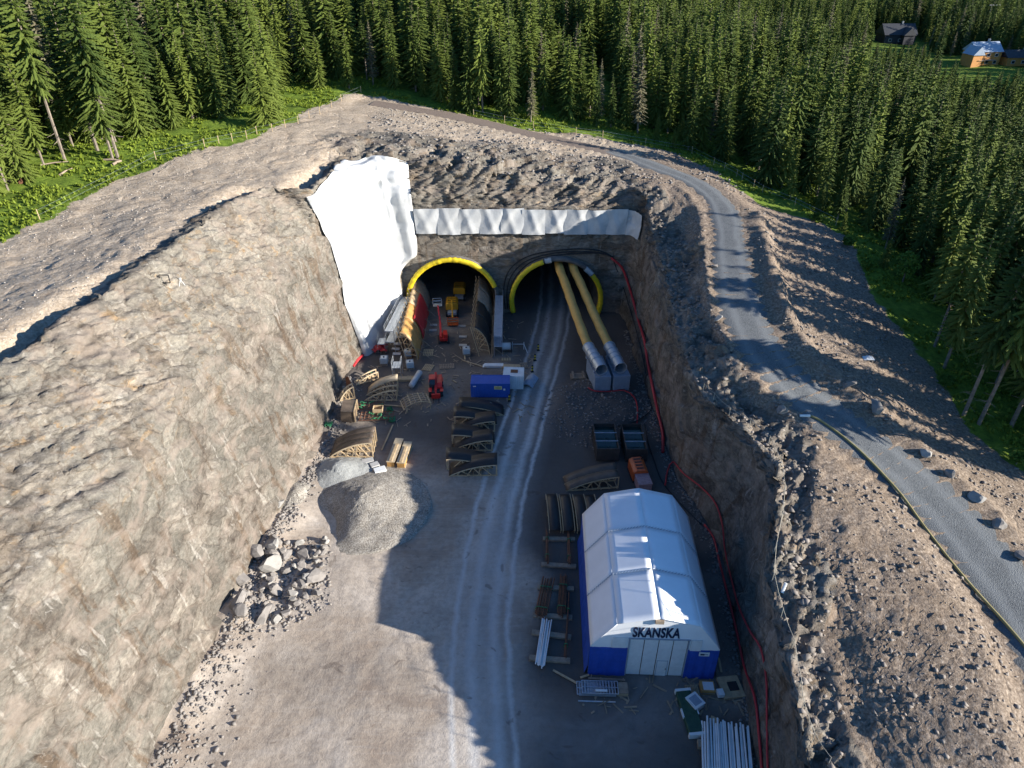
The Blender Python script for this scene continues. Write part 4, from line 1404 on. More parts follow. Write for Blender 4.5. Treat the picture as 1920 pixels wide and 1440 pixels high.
for b in (1, 2):
    y = tlen * b / bays
    for i in range(4):
        (x0, z0), (x1, z1) = prof[i], prof[i + 1]
        mb = MB()
        L = math.hypot(x1 - x0, z1 - z0)
        for k in range(int(L / 0.3)):
            f = (k + 0.5) / int(L / 0.3)
            mb.tube([(x0 + (x1 - x0) * (f - 0.03), y - 0.07, z0 + (z1 - z0) * (f - 0.03) + 0.04), (x0 + (x1 - x0) * (f + 0.03), y + 0.07, z0 + (z1 - z0) * (f + 0.03) + 0.04)], 0.03, 4)
        mb.build('lacing', M['steel_grey'], tent)
for sx in (-1, 1):
    mb = MB()
    for k in range(30):
        y0, y1 = tlen * k / 30, tlen * (k + 1) / 30
        d0 = 0.05 * math.sin(k * 2.1)
        d1 = 0.05 * math.sin((k + 1) * 2.1)
        xo = sx * (hw + 0.02)
        mb.add([(xo + sx * 0.35, y0, -0.2), (xo + sx * 0.35, y1, -0.2), (xo + sx * (0.02 + d1 * .5), y1, 1.2), (xo + sx * (0.02 + d0 * .5), y0, 1.2), (xo - sx * 0.02, y1, EZ), (xo - sx * 0.02, y0, EZ)],
               [(0, 1, 2, 3), (3, 2, 4, 5)])
    mb.build('side_wall', M['tent_blue'], tent)
DX0 = tl(plane_pt(1175.5, 1240, FL, FR)).x
DX1 = tl(plane_pt(1283, 1240, FL, FR)).x
DZ = tl(plane_pt(1230, 1198, FL, FR)).z
GZ = 3.95
mb = MB()
gp = [(-hw, GZ), (DX0 - 0.1, GZ), (DX0 - 0.1, DZ + 0.1), (DX1 + 0.1, DZ + 0.1), (DX1 + 0.1, GZ), (hw, GZ), (hw, EZ), (BX, BZ), (0, RZ_), (-BX, BZ), (-hw, EZ)]
mb.prism([(x * 0.995, 0, z - 0.02) for (x, z) in gp], (0, -0.02, 0), (0, 0.03, 0))
mb.build('gable', M['tent_white'], tent)
MB().prism([(x * 0.995, tlen, z - 0.02) for (x, z) in [(-hw, 0), (hw, 0), (hw, EZ), (BX, BZ), (0, RZ_), (-BX, BZ), (-hw, EZ)]], (0, -0.02, 0), (0, 0.02, 0)).build('rear_gable', M['tent_white'], tent)
for (x0, x1) in ((-hw, DX0 - 0.1), (DX1 + 0.1, hw)):
    mb = MB()
    n = 12
    V = []
    for k in range(n + 1):
        x = x0 + (x1 - x0) * k / n
        w = 0.03 * math.sin(k * 1.7)
        V += [(x, -0.20 + w, -0.2), (x, -0.10 + w, 0.8), (x, -0.03 + w * 0.4, GZ + 0.03)]
    mb.add(V, [(3 * k + j, 3 * k + 3 + j, 3 * k + 4 + j, 3 * k + 1 + j) for k in range(n) for j in range(2)])
    mb.build('front_wall', M['tent_blue'], tent)
pw = (DX1 - DX0) / 4
for k in range(4):
    x0 = DX0 + pw * k
    d = MB().box((x0 + pw / 2, 0.0, DZ / 2 + 0.05), (pw - 0.07, 0.09, DZ - 0.1)).build('door_panel', M['white_paint'], tent, bevel=0.015)
    if k == 2:
        w = MB().box((x0 + pw * 0.47, -0.055, 1.15), (pw * 0.72, 0.03, 2.2)).build('wicket_door', M['white_paint'], d)
        mb = MB()
        for (cx, cz, sx, sz) in ((x0 + pw * 0.10, 1.15, 0.05, 2.3), (x0 + pw * 0.84, 1.15, 0.05, 2.3), (x0 + pw * 0.47, 2.28, pw * 0.78, 0.05)):
            mb.box((cx, -0.062, cz), (sx, 0.04, sz))
        mb.build('wicket_frame', M['steel_grey'], d)
        MB().box((x0 + pw * 0.76, -0.08, 1.1), (0.06, 0.05, 0.16)).build('handle', M['black'], d)
mb = MB()
for x in (DX0 - 0.05, DX1 + 0.05):
    mb.box((x, -0.05, DZ / 2), (0.10, 0.14, DZ))
mb.box(((DX0 + DX1) / 2, -0.05, DZ + 0.06), (DX1 - DX0 + 0.3, 0.16, 0.12))
mb.build('door_frame', M['steel_grey'], tent)
MB().box((0, -0.12, RZ_ - 0.42), (0.75, 0.25, 0.40)).build('vent_box', M['wood_old'], tent)
def flat_px(name, x0, y0, x1, y1, mat, parent=tent, d=-0.09):
    a, b = tl(plane_pt(x0, y0, FL, FR)), tl(plane_pt(x1, y1, FL, FR))
    return MB().box(((a.x + b.x) / 2, d, (a.z + b.z) / 2), (abs(b.x - a.x), 0.06, abs(b.z - a.z))).build(name, mat, parent)
flat_px('flap', 1148, 1194, 1173, 1213, M['white_paint'])
flat_px('flap', 1297, 1199, 1313, 1219, M['white_paint'])
sg = flat_px('sign', 1311, 1221, 1329, 1228, M['white_paint'], d=-0.13)
flat_px('sign_print', 1313, 1223, 1320, 1226, M['navy'], sg, d=-0.15)
flat_px('sign_print', 1321, 1223.5, 1327, 1225.5, M['steel_grey'], sg, d=-0.15)
fc = bpy.data.curves.new('lettering', 'FONT')
fc.body = 'SKANSKA'
fc.align_x = 'CENTER'
fc.align_y = 'CENTER'
fc.size = 1.0
fc.extrude = 0.012
fc.offset = 0.032
fc.space_character = 1.04
tmp = bpy.data.objects.new('tmp_text', fc)
COL.objects.link(tmp)
bpy.context.view_layer.update()
tme = bpy.data.meshes.new_from_object(tmp.evaluated_get(bpy.context.evaluated_depsgraph_get()))
bpy.data.objects.remove(tmp)
tme.name = 'lettering'
tme.materials.clear()
tme.materials.append(M['navy'])
a, b = tl(plane_pt(1184.5, 1194.5, FL, FR)), tl(plane_pt(1277.5, 1178.5, FL, FR))
xs = [v.co.x for v in tme.vertices]
ys_ = [v.co.y for v in tme.vertices]
let = shared('lettering', tme, tent, ((a.x + b.x) / 2, -0.06, (a.z + b.z) / 2), (math.pi / 2, 0, 0), ((b.x - a.x) / (max(xs) - min(xs)), abs(b.z - a.z) / (max(ys_) - min(ys_)), 1))
# ------------------------------------------------------------------ containers, fans and ducts
def corrugated(mb, x0, x1, y, z0, z1, out, pitch=0.28, depth=0.04):
    """trapezoid-ribbed sheet in the local xz plane at y, ribs towards out"""
    n = int((x1 - x0) / pitch)
    pts = []
    for k in range(n):
        a = x0 + (x1 - x0) * k / n
        p = (x1 - x0) / n
        pts += [(a, 0), (a + p * .3, 0), (a + p * .42, depth), (a + p * .85, depth)]
    pts.append((x1, 0))
    V = [(x, y + out * d, z) for (x, d) in pts for z in (z0, z1)]
    mb.add(V, [(2 * k, 2 * k + 2, 2 * k + 3, 2 * k + 1) for k in range(len(pts) - 1)])

def container(label, loc, rz, L, W, Hc, mat, doors_end=False, cat='container'):
    t = thing('container', label, cat, loc, rz)
    b = MB()
    b.box((0, W / 2, Hc / 2), (L - 0.1, W - 0.1, Hc - 0.1))
    corrugated(b, -L / 2 + 0.12, L / 2 - 0.12, 0.02, 0.14, Hc - 0.10, -1)
    corrugated(b, -L / 2 + 0.12, L / 2 - 0.12, W - 0.02, 0.14, Hc - 0.10, 1)
    b.build('body', mat, t)
    e = MB()
    for sx in (-1, 1):
        n = int(W / 0.3)
        for k in range(n):
            e.box((sx * (L / 2 - 0.03), 0.12 + (W - 0.24) * (k + .5) / n, Hc / 2), (0.05, (W - 0.24) / n * 0.55, Hc - 0.3))
    e.build('end_wall', mat, t)
    r = MB()
    for (x, y) in ((-1, 0), (1, 0), (-1, 1), (1, 1)):
        r.box((x * (L / 2 - 0.07), 0.07 + y * (W - 0.14), Hc / 2), (0.14, 0.14, Hc))
    for z in (0.07, Hc - 0.06):
        for y in (0.06, W - 0.06):
            r.box((0, y, z), (L - 0.28, 0.12, 0.13))
        for x in (-1, 1):
            r.box((x * (L / 2 - 0.06), W / 2, z), (0.12, W - 0.26, 0.13))
    r.build('frame', mat, t, bevel=0.012)
    q = MB()
    n = int(L / 0.4)
    for k in range(n):
        q.box((-L / 2 + L * (k + .5) / n, W / 2, Hc - 0.045), (L / n * 0.6, W - 0.26, 0.03))
    q.build('roof_sheet', mat, t)
    return t
a, b = at(883, 746), at(956, 746.5)
bc = container('blue shipping container with a yellow sign standing beside the haul lane', ((a.x + b.x) / 2, a.y, 0.02), math.atan2(b.y - a.y, b.x - a.x), (b - a).length, 2.44, 2.45, M['blue'])
L = (b - a).length
sgn = MB().box((L * 0.20, -0.045, 1.75), (1.15, 0.03, 0.55)).build('sign', plain('pale_yellow_sign', (0.62, 0.58, 0.25), 0.5), bc)
MB().box((L * 0.20, -0.065, 1.75), (0.85, 0.015, 0.10)).build('sign_print', M['navy'], sgn)
MB().box((L * 0.36, -0.045, 1.45), (0.28, 0.03, 0.32)).build('notice', M['white_paint'], bc)
MB().box((-L * 0.40, -0.045, 2.0), (0.45, 0.03, 0.12)).build('marking', M['white_paint'], bc)
a, b = at(944, 730), at(980, 730)
wc = container('small dirty white container behind the end of the blue container', ((a.x + b.x) / 2, a.y, 0.0), -0.06, (b - a).length + 0.2, 2.6, 2.35, M['white_paint'])
MB().box((0.1, 1.4, 2.352), (1.1, 0.9, 0.02)).build('dirt_patch', M['rust'], wc)

FANS = [((1110, 1139.6, 730.6), (1128, 693), (1103.5, 651), (1047.5, 497), 'next to the haul lane'), ((1145, 1175.6, 729), (1164, 690), (1143, 650), (1073, 497), 'next to the right wall')]
for k, ((x0, x1, yb), (fx_, fy_), (rx_, ry_), (tx_, ty_), where) in enumerate(FANS):
    zb = 0.85
    a, b = P(x0, yb, zb), P(x1, yb, zb)
    W_ = 2.44
    c = (a + b) / 2
    # long axis runs away from the camera
    rzc = math.radians(90 + 6.5)
    container('grey container carrying a ventilation fan, ' + where, (c.x - 0.35 + 1.55, c.y + 3.0, zb - 0.25), rzc, 6.06, W_, 2.6, M['steel_grey'])
    zt = zb + 2.35 + 1.05
    f0, f1 = P(fx_, fy_, zt), P(rx_, ry_, zt + 0.2)
    fan = thing('ventilation_fan', 'galvanised cylindrical tunnel fan on the container ' + where, 'fan', (f0.x, f0.y, f0.z))
    dv_ = f1 - f0
    R0 = 0.88
    V, F = [], []
    n = 28
    for (t_, r_) in ((0, R0), (1, R0), (1, R0 - 0.05), (0.0, R0 - 0.05)):
        V.append((t_, r_))
    mb = MB()
    dn = dv_.normalized()
    sx_ = dn.cross(Vector((0, 0, 1))).normalized()
    sz_ = sx_.cross(dn)
    def ringpts(t_, r_):
        return [dv_ * t_ + (sx_ * math.cos(2 * math.pi * i / n) + sz_ * math.sin(2 * math.pi * i / n)) * r_ for i in range(n)]
    vs = ringpts(0, R0) + ringpts(1, R0) + ringpts(1, R0 - 0.06) + ringpts(0, R0 - 0.06)
    fs = []
    for j in range(4):
        for i in range(n):
            fs.append((j * n + i, j * n + (i + 1) % n, ((j + 1) % 4) * n + (i + 1) % n, ((j + 1) % 4) * n + i))
    mb.add(vs, fs).build('casing', M['steel'], fan)
    for t_ in (0.0, 0.35, 0.55, 0.75, 1.0):
        vs = ringpts(t_ - 0.012, R0 + 0.07) + ringpts(t_ + 0.012, R0 + 0.07) + ringpts(t_ + 0.012, R0 - 0.01) + ringpts(t_ - 0.012, R0 - 0.01)
        MB().add(vs, fs).build('flange', M['steel'], fan)
    mb = MB()
    mb.tube([dv_ * 0.22, dv_ * 0.4], 0.3, 14)
    for i in range(8):
        an = i * math.pi / 4
        q = (sx_ * math.cos(an) + sz_ * math.sin(an))
        q2 = (sx_ * math.cos(an + .35) + sz_ * math.sin(an + .35))
        mb.add([dv_ * 0.25 + q * 0.28, dv_ * 0.25 + q * 0.80, dv_ * 0.31 + q2 * 0.80, dv_ * 0.31 + q2 * 0.28], [(0, 1, 2, 3)])
    mb.build('impeller', M['steel_grey'], fan)
    for t_ in (0.2, 0.8):
        p_ = dv_ * t_
        MB().box((p_.x, p_.y, p_.z - 0.98), (1.5, 0.35, 0.36), math.atan2(dv_.y, dv_.x) - math.pi / 2).build('saddle', M['steel_grey'], fan)
    e = P(tx_, ty_, 9.0)
    e = Vector((e.x, 116.0, 9.0))
    mid = f1.lerp(e, 0.5) + Vector((0, 0, -0.25))
    pts = catmull([f1 - dn * 0.25, f1.lerp(e, 0.25) + Vector((0, 0, -0.25)), mid, f1.lerp(e, 0.75) + Vector((0, 0, -0.1)), e, Vector((e.x + 0.1, 130, 9.1)), Vector((e.x + 0.1, 146, 9.1))], 1.1)
    o = MB().tube(pts, [0.72 + 0.04 * math.sin(i * 1.9) for i in range(len(pts))], 18, False).build('air_duct', M['duct_yellow'], smooth=True)
    tag(o, 'yellow fabric air duct into the right tunnel from the fan ' + where, 'duct')

# ------------------------------------------------------------------ timber formwork
def quarter_form(label, loc, rz, span=6.0, width=2.4, height=2.3, deck='ply_dark', modules=2, flip=False, group=None, floorrack=True, name='formwork_arch'):
    """quarter-arch shutter: low at local x=0, tall at x=span; deck over truss frames"""
    t = thing(name, label, 'formwork', loc, rz, group)
    if flip:
        t.scale = (-1, 1, 1)
    n = 12
    cur = [(span * k / n, 0.15 + (height - 0.15) * math.sin(math.pi / 2 * (k / n) ** 0.85)) for k in range(n + 1)]
    mw = width / modules
    for m_ in range(modules):
        y0, y1 = mw * m_ + (0.05 if m_ else -0.06), mw * (m_ + 1) - (0.05 if m_ < modules - 1 else -0.06)
        if deck:
            V = [(x, y, z) for (x, z) in cur for y in (y0, y1)]
            F = [(2 * k, 2 * k + 1, 2 * k + 3, 2 * k + 2) for k in range(n)]
            d = MB().add(V, F).build('deck', M[deck], t, smooth=True)
            s = d.modifiers.new('thickness', 'SOLIDIFY')
            s.thickness = 0.06
    for m_ in range(modules + 1):
        y = mw * m_
        rib = MB()
        for k in range(n):
            rib.beam((cur[k][0], y, cur[k][1] - 0.16), (cur[k + 1][0], y, cur[k + 1][1] - 0.16), 0.13, 0.18)
        rb = rib.build('rib', M['wood_pale'], t)
        MB().beam((0.1, y, 0.09), (span, y, 0.09), 0.14, 0.16).build('chord', M['wood'], rb)
        MB().beam((span - 0.07, y, 0.1), (span - 0.07, y, height - 0.1), 0.14, 0.14).build('post', M['wood'], rb)
        xs_ = [0.28, 0.5, 0.72]
        for j, f in enumerate(xs_):
            k = int(f * n)
            MB().beam((cur[k][0], y, cur[k][1] - 0.12), (span * (f + 0.16), y, 0.16), 0.10, 0.12).build('web', M['wood'], rb)
            MB().beam((cur[k][0], y, cur[k][1] - 0.12), (span * (f - 0.12), y, 0.16), 0.10, 0.12).build('web', M['wood'], rb)
    if floorrack:
        for k in range(5):
            MB().beam((span * (0.35 + 0.155 * k), -0.15, 0.03), (span * (0.35 + 0.155 * k), width + 0.15, 0.03), 0.10, 0.07).build('bearer', M['wood_pale'], t)
    return t

# the sunlit one by the left wall
quarter_form('sunlit curved shutter with brown deck on timber trusses beside the grey gravel heap', at(618, 858), 0.02, 5.8, 3.4, 2.5, 'ply_brown', 3)
# the stack along the haul lane, front to back
LANE_F = [(842, 893, 6.2, False, 'front shutter of the dark stack by the haul lane, low end to the left wall'), (838, 878, 6.0, True, 'dark shutter directly behind the front one of the stack, tall end to the left wall'),
          (846, 846, 5.6, False, 'third dark shutter of the stack by the haul lane, low end to the left wall'), (848, 832, 5.8, True, 'fourth dark shutter of the stack by the haul lane, tall end to the left wall'),
          (856, 810, 5.4, False, 'fifth dark shutter of the stack by the haul lane, low end to the left wall'), (852, 797, 6.0, True, 'sixth dark shutter of the stack by the haul lane, tall end to the left wall'),
          (862, 779, 6.4, True, 'rearmost dark shutter of the stack, beside the blue container')]
for (px, py, sp, fl, lab) in LANE_F:
    p_ = at(px, py)
    if fl:
        p_.x += sp
    quarter_form(lab, p_, (0.02 if not fl else 0.06), sp, 2.3, 1.9, 'ply_dark', 1 if fl else 1, fl, 'dark shutters stacked by the haul lane')
# behind the tent
p_ = at(1062, 921)
quarter_form('dark curved shutter with worn brown low end behind the rear of the white tent', p_, 0.10, 6.6, 2.6, 1.9, 'ply_brown', 2, False)
for k, (px, w_) in enumerate([(1030, 1.35), (1056, 1.35), (1083, 1.35), (1105, 1.3)]):
    p0 = at(px, 1003 + 0.5 * k)
    t = thing('curved_form', ['dark flat shutter panel farthest from the white tent in the row beside it', 'second dark shutter panel from the haul lane in the row beside the tent', 'third dark shutter panel from the haul lane in the row beside the tent', 'dark shutter panel touching the white tent in the row beside it'][k],
              'formwork', p0, 0.03, 'flat shutter panels beside the tent')
    V = []
    for i in range(9):
        y = 6.2 * i / 8
        z = 0.75 + 0.55 * math.sin(i / 8 * math.pi)
        V += [(0, y, z), (w_, y, z)]
    d = MB().add(V, [(2 * i, 2 * i + 1, 2 * i + 3, 2 * i + 2) for i in range(8)]).build('deck', M['ply_dark'], t, smooth=True)
    d.modifiers.new('thickness', 'SOLIDIFY').thickness = 0.08
    for x in (0.0, w_):
        mb = MB()
        for i in range(8):
            mb.beam((x, 6.2 * i / 8, V[2 * i][2] - 0.07), (x, 6.2 * (i + 1) / 8, V[2 * i + 2][2] - 0.07), 0.08, 0.18)
        mb.build('rib', M['wood'], t)
        for y in (0.3, 3.1, 5.9):
            MB().beam((x, y, 0), (x, y, 0.85), 0.09).build('post', M['wood'], t)
# pale trusses without decking
quarter_form('undecked pale timber truss leaning against the scaffold, rear one of two', at(690, 737), 0.12, 4.6, 1.3, 2.2, 'wood_pale', 1)
quarter_form('undecked pale timber truss in front of another one near the rolled white sheet', at(684, 752), 0.03, 4.8, 1.4, 1.9, None, 1)
quarter_form('small fan-shaped pale truss standing against the foot of the left wall', at(638, 752), 0.35, 2.2, 0.9, 2.1, None, 1, False, None, False)
quarter_form('narrow pale truss lying near the red sheet at the corner of the left wall', at(668, 722), 0.5, 3.6, 0.9, 1.4, None, 1, False, None, False)
tag(MB().prism([(0, 0, 0), (1.0, 0, -0.1), (1.15, 0, 2.3), (0.75, 0, 3.0), (0.1, 0, 2.6)], (0, 0, 0), (0, 0.08, 0)).build('plywood_sheet', M['rust'], loc=at(651, 735), rz=-0.7),
    'red-brown plywood sheet leaning on the foot of the left wall', 'plywood')
p_ = at(640, 792)
t = thing('shutter_box', 'closed brown shutter block with dark top standing by the foot of the left wall', 'formwork', p_, 0.05)
MB().prism([(0, 0, 0), (1.9, 0, 0), (1.9, 0, 1.7), (0.1, 0, 1.9)], (0, 0, 0), (0, 3.0, 0)).build('block', M['ply_brown'], t)
for y in (-0.05, 1.5, 3.05):
    MB().beam((1.97, y, 0), (1.97, y, 1.75), 0.12).build('post', M['wood'], t)
MB().beam((1.97, -0.05, 1.75), (1.97, 3.05, 1.75), 0.12).build('rail', M['wood'], t)
# half-finished timber cage with brown panels
t = thing('timber_cage', 'half-finished timber cage of bent laths beside the red loader', 'formwork', at(762, 775), 0.35)
for i in range(5):
    y = 0.55 * i
    mb = MB()
    pr = [(2.4 * math.cos(a_) + 1.8, 1.55 * math.sin(a_)) for a_ in [math.radians(v) for v in range(35, 170, 15)]]
    for k in range(len(pr) - 1):
        mb.beam((pr[k][0], y, pr[k][1]), (pr[k + 1][0], y, pr[k + 1][1]), 0.09, 0.12)
    mb.build('rib', M['wood'], t)
for k in range(7):
    a_ = math.radians(42 + k * 18)
    MB().beam((2.45 * math.cos(a_) + 1.8, -0.15, 1.6 * math.sin(a_)), (2.45 * math.cos(a_) + 1.8, 2.4, 1.6 * math.sin(a_)), 0.16, 0.05).build('lath', M['wood_old'] if k % 2 else M['wood'], t)
for x in (0.2, 3.6):
    for y in (0, 2.2):
        MB().beam((x, y, 0), (x, y, 0.9), 0.1).build('post', M['wood'], t)

# the two side shutters standing at the mouth of the left tunnel
def side_shutter(name, label, x_in, y0, y1, s, mat_face, segs, face_mats):
    """curved wall shutter along the tunnel axis; s = +1 bulges to +x, -1 to -x; x_in = foot of the inner face"""
    t = thing(name, label, 'formwork', (x_in, y0, 0.0))
    n = 10
    Hs = 5.4
    cur = [(3.1 * math.cos(0.05 + 1.30 * k / n), Hs * math.sin(0.05 + 1.30 * k / n)) for k in range(n + 1)]
    for g_ in range(segs):
        a_, b_ = (y1 - y0) * g_ / segs + 0.04, (y1 - y0) * (g_ + 1) / segs - 0.04
        V = []
        for i in range(7):
            y = a_ + (b_ - a_) * i / 6
            for k, (x, z) in enumerate(cur):
                V.append((x + 0.07 * math.sin(i * 2.3 + k * 1.7 + g_), y, z + 0.1))
        d = link(bpy.data.objects.new('facing', np_mesh('facing', V, grid_quads(7, n + 1), M[face_mats[g_ % len(face_mats)]])), t)
        d.modifiers.new('thickness', 'SOLIDIFY').thickness = 0.08
    nf = segs * 3
    for f in range(nf + 1):
        y = (y1 - y0) * f / nf
        mb = MB()
        for k in range(n):
            mb.beam((cur[k][0] - 0.14, y, cur[k][1] + .06), (cur[k + 1][0] - 0.14, y, cur[k + 1][1] + .06), 0.10, 0.14)
        fr = mb.build('rib', M['wood'], t)
        ox = -s * 1.25
        MB().beam((cur[2][0] - 1.7, y, 0), (cur[-1][0] - 0.7, y, Hs), 0.12).build('soldier', M['wood'], fr)
        for k in (1, 4, 7):
            MB().beam((cur[k][0] - 0.15, y, cur[k][1] + .1), (cur[2][0] - 1.6 - 0.12 * k, y, cur[k][1] + 0.5), 0.09).build('web', M['wood'], fr)
            MB().beam((cur[2][0] - 1.6 - 0.12 * k, y, cur[k][1] + 0.5), (cur[min(n, k + 3)][0] - 0.15, y, cur[min(n, k + 3)][1] + .1), 0.09).build('web', M['wood'], fr)
    for f in range(0, nf, 2):
        y = (y1 - y0) * f / nf + 0.4
        MB().tube([(cur[3][0] + 0.1, y, 2.2), (2.4 + cur[3][0], y, 0.05)], 0.05, 5).build('prop', M['wood_old'], t)
    return t
a = at(735, 672)
side_shutter('side_shutter', 'oiled orange plywood shutter wall on the sheeted side of the left portal', -18.2, 98.0, 119.0, 1, 'wood_orange', 4, ['wood_orange', 'wood_orange', 'wood', 'wood_old'])
side_shutter('side_shutter', 'open-framed timber shutter wall on the middle-pier side of the left portal', -6.6, 99.5, 119.0, 1, 'ply_dark', 4, ['ply_dark', 'ply_dark', 'wood_old', 'wood_old'])
o = MB()
V = []
for i in range(14):
    for k in range(7):
        th_ = 0.95 - 0.14 * k
        V.append((-18.2 + 3.32 * math.cos(th_) + 0.05 * math.sin(i * 1.1 + k), 104.0 + i * 0.72, 0.1 + 5.62 * math.sin(th_) + 0.05 * math.sin(i * 2 + k)))
o = link(bpy.data.objects.new('red_sheet', np_mesh('red_sheet', V, grid_quads(14, 7), M['hose_red'], True)))
tag(o, 'red protective sheet hung on the orange shutter wall inside the left portal', 'tarpaulin')
o.modifiers.new('thickness', 'SOLIDIFY').thickness = 0.03

def scaffold(label, x, y, w, L, levels, rz=0.0, deckmat='steel', hstep=2.0, rails=True):
    t = thing('scaffold', label, 'scaffold', (x, y, floor_z(x, y)), rz)
    nb2 = max(1, round(L / 2.5))
    for i in range(nb2 + 1):
        yy = L * i / nb2
        for xx in (0, w):
            MB().tube([(xx, yy, 0), (xx, yy, levels * hstep + 1.05)], 0.04, 6).build('standard', M['steel'], t)
        for l in range(1, levels + 1):
            MB().tube([(0, yy, l * hstep - 0.06), (w, yy, l * hstep - 0.06)], 0.035, 5).build('transom', M['steel'], t)
    for l in range(1, levels + 1):
        for i in range(nb2):
            for j in range(3):
                MB().box((w * (j + .5) / 3, L * (i + .5) / nb2, l * hstep), (w / 3 - 0.03, L / nb2 - 0.04, 0.06)).build('deck_plank', M[deckmat], t)
        if rails:
            for xx in (0, w):
                for z in (0.5, 1.0):
                    MB().tube([(xx, 0, l * hstep + z), (xx, L, l * hstep + z)], 0.028, 5).build('guard_rail', M['steel'], t)
    for i in range(nb2):
        MB().tube([(0, L * i / nb2, 0.1), (0, L * (i + 1) / nb2, hstep)], 0.028, 5).build('brace', M['steel'], t)
    return t
scaffold('long grey scaffold walkway between the white sheet and the orange shutter wall', -20.6, 100.6, 1.5, 12.5, 2, -0.10)
scaffold('blue-grey scaffold walkway along the open-framed shutter on the middle pier', -2.9, 99.5, 1.3, 14.6, 2, 0.0, 'steel_grey', 1.9)
p_ = at(715, 662)
scaffold('small mobile scaffold tower between the white sheet and the orange shutter', p_.x - 0.5, p_.y, 1.2, 2.0, 1, 0.0, 'steel', 1.6)
p_ = at(737, 712)
scaffold('small scaffold tower standing behind the pale timber trusses', p_.x, p_.y, 1.3, 1.8, 1, 0.0, 'steel', 2.2)

# ------------------------------------------------------------------ machines
def wheel(parent, x, y, z, r, w, axis='x'):
    tyre = MB()
    a_, b_ = ((x - w / 2, y, z), (x + w / 2, y, z)) if axis == 'x' else ((x, y - w / 2, z), (x, y + w / 2, z))
    A_, B_ = Vector(a_), Vector(b_)
    tyre.tube([A_, A_.lerp(B_, 0.12), A_.lerp(B_, 0.88), B_], [r * 0.88, r, r, r * 0.88], 18)
    o = tyre.build('wheel', M['black'], parent)
    d_ = (B_ - A_).normalized() * 0.02
    MB().tube([A_ - d_, B_ + d_], r * 0.5, 12).build('rim', M['steel_grey'], o)
    return o
# red telehandler facing the camera
p_ = at(818, 747)
t = thing('telehandler', 'red telescopic loader parked in the middle of the yard', 'loader', p_, 0.08)
for (x, y) in ((-0.85, 0.6), (0.85, 0.6), (-0.85, 3.3), (0.85, 3.3)):
    wheel(t, x, y, 0.55, 0.55, 0.42)
MB().box((0, 2.1, 0.85), (1.25, 4.3, 0.55)).build('chassis', M['black'], t, bevel=0.05)
MB().prism([(0.18, 0.9, 1.0), (0.18, 3.9, 1.0), (0.18, 3.9, 1.75), (0.18, 1.6, 1.75), (0.18, 0.9, 1.4)], (0, 0, 0), (0.75, 0, 0)).build('engine_cover', M['red'], t, bevel=0.04)
cab = MB().prism([(-0.95, 1.2, 1.0), (-0.95, 3.0, 1.0), (-0.95, 2.9, 2.3), (-0.95, 1.7, 2.3), (-0.95, 1.2, 1.7)], (0, 0, 0), (0.85, 0, 0)).build('cab', M['glass'], t, bevel=0.03)
MB().box((-0.52, 2.3, 2.34), (0.92, 1.35, 0.09)).build('cab_roof', M['red'], cab, bevel=0.02)
MB().box((-0.52, 3.55, 1.35), (0.95, 1.0, 0.65)).build('rear_cover', M['red'], t, bevel=0.05)
bm_ = MB()
bm_.beam((0.0, 4.1, 1.95), (0.0, 0.2, 1.15), 0.34, 0.36)
bm_.beam((0.0, 0.3, 1.15), (0.0, -0.3, 0.8), 0.28, 0.3)
bm_.build('boom', M['red'], t, bevel=0.03)
MB().box((0, -0.35, 0.65), (1.3, 0.25, 0.8)).build('fork_carriage', M['red'], t, bevel=0.03)
for x in (-0.42, 0.42):
    MB().box((x, -0.95, 0.28), (0.14, 1.2, 0.06)).build('fork', M['black'], t)
for x in (-0.85, 0.85):
    mb = MB()
    mb.box((x, 0.6, 1.18), (0.5, 1.1, 0.06))
    mb.box((x, 3.3, 1.18), (0.5, 1.1, 0.06))
    mb.build('mudguard', M['red'], t)

# red tracked boom lift in the mouth of the left tunnel
p_ = at(832, 640)
t = thing('boom_lift', 'red tracked boom lift with raised arm in the mouth of the left tunnel', 'boom lift', p_, 0.15)
for x in (-0.75, 0.75):
    MB().prism([(x - 0.2, -1.0, 0.12), (x - 0.2, -0.75, 0.0), (x - 0.2, 1.25, 0.0), (x - 0.2, 1.5, 0.12), (x - 0.2, 1.5, 0.45), (x - 0.2, 1.25, 0.6), (x - 0.2, -0.75, 0.6), (x - 0.2, -1.0, 0.45)], (0, 0, 0), (0.4, 0, 0)).build('track', M['black'], t)
MB().box((0, 0.25, 0.75), (1.3, 2.2, 0.5)).build('chassis', M['red'], t, bevel=0.05)
MB().box((0.35, 0.1, 1.3), (0.7, 1.7, 0.7)).build('engine_cover', M['red'], t, bevel=0.05)
MB().beam((-0.45, -0.6, 1.1), (-0.30, 2.6, 2.2), 0.34, 0.42).build('lower_boom', M['red'], t, bevel=0.03)
MB().beam((-0.30, 2.6, 2.2), (-0.45, 4.4, 4.6), 0.26, 0.30).build('upper_boom', M['red'], t, bevel=0.03)
bk_ = MB()
for (x, y) in ((-1.25, 4.3), (0.25, 4.3), (-1.25, 5.1), (0.25, 5.1)):
    bk_.tube([(x, y, 4.5), (x, y, 5.6)], 0.035, 5)
for z in (5.05, 5.6):
    bk_.tube([(-1.25, 4.3, z), (0.25, 4.3, z), (0.25, 5.1, z), (-1.25, 5.1, z), (-1.25, 4.3, z)], 0.03, 5)
bk_.box((-0.5, 4.7, 4.5), (1.55, 0.85, 0.06))
bk_.build('basket', M['steel'], t)
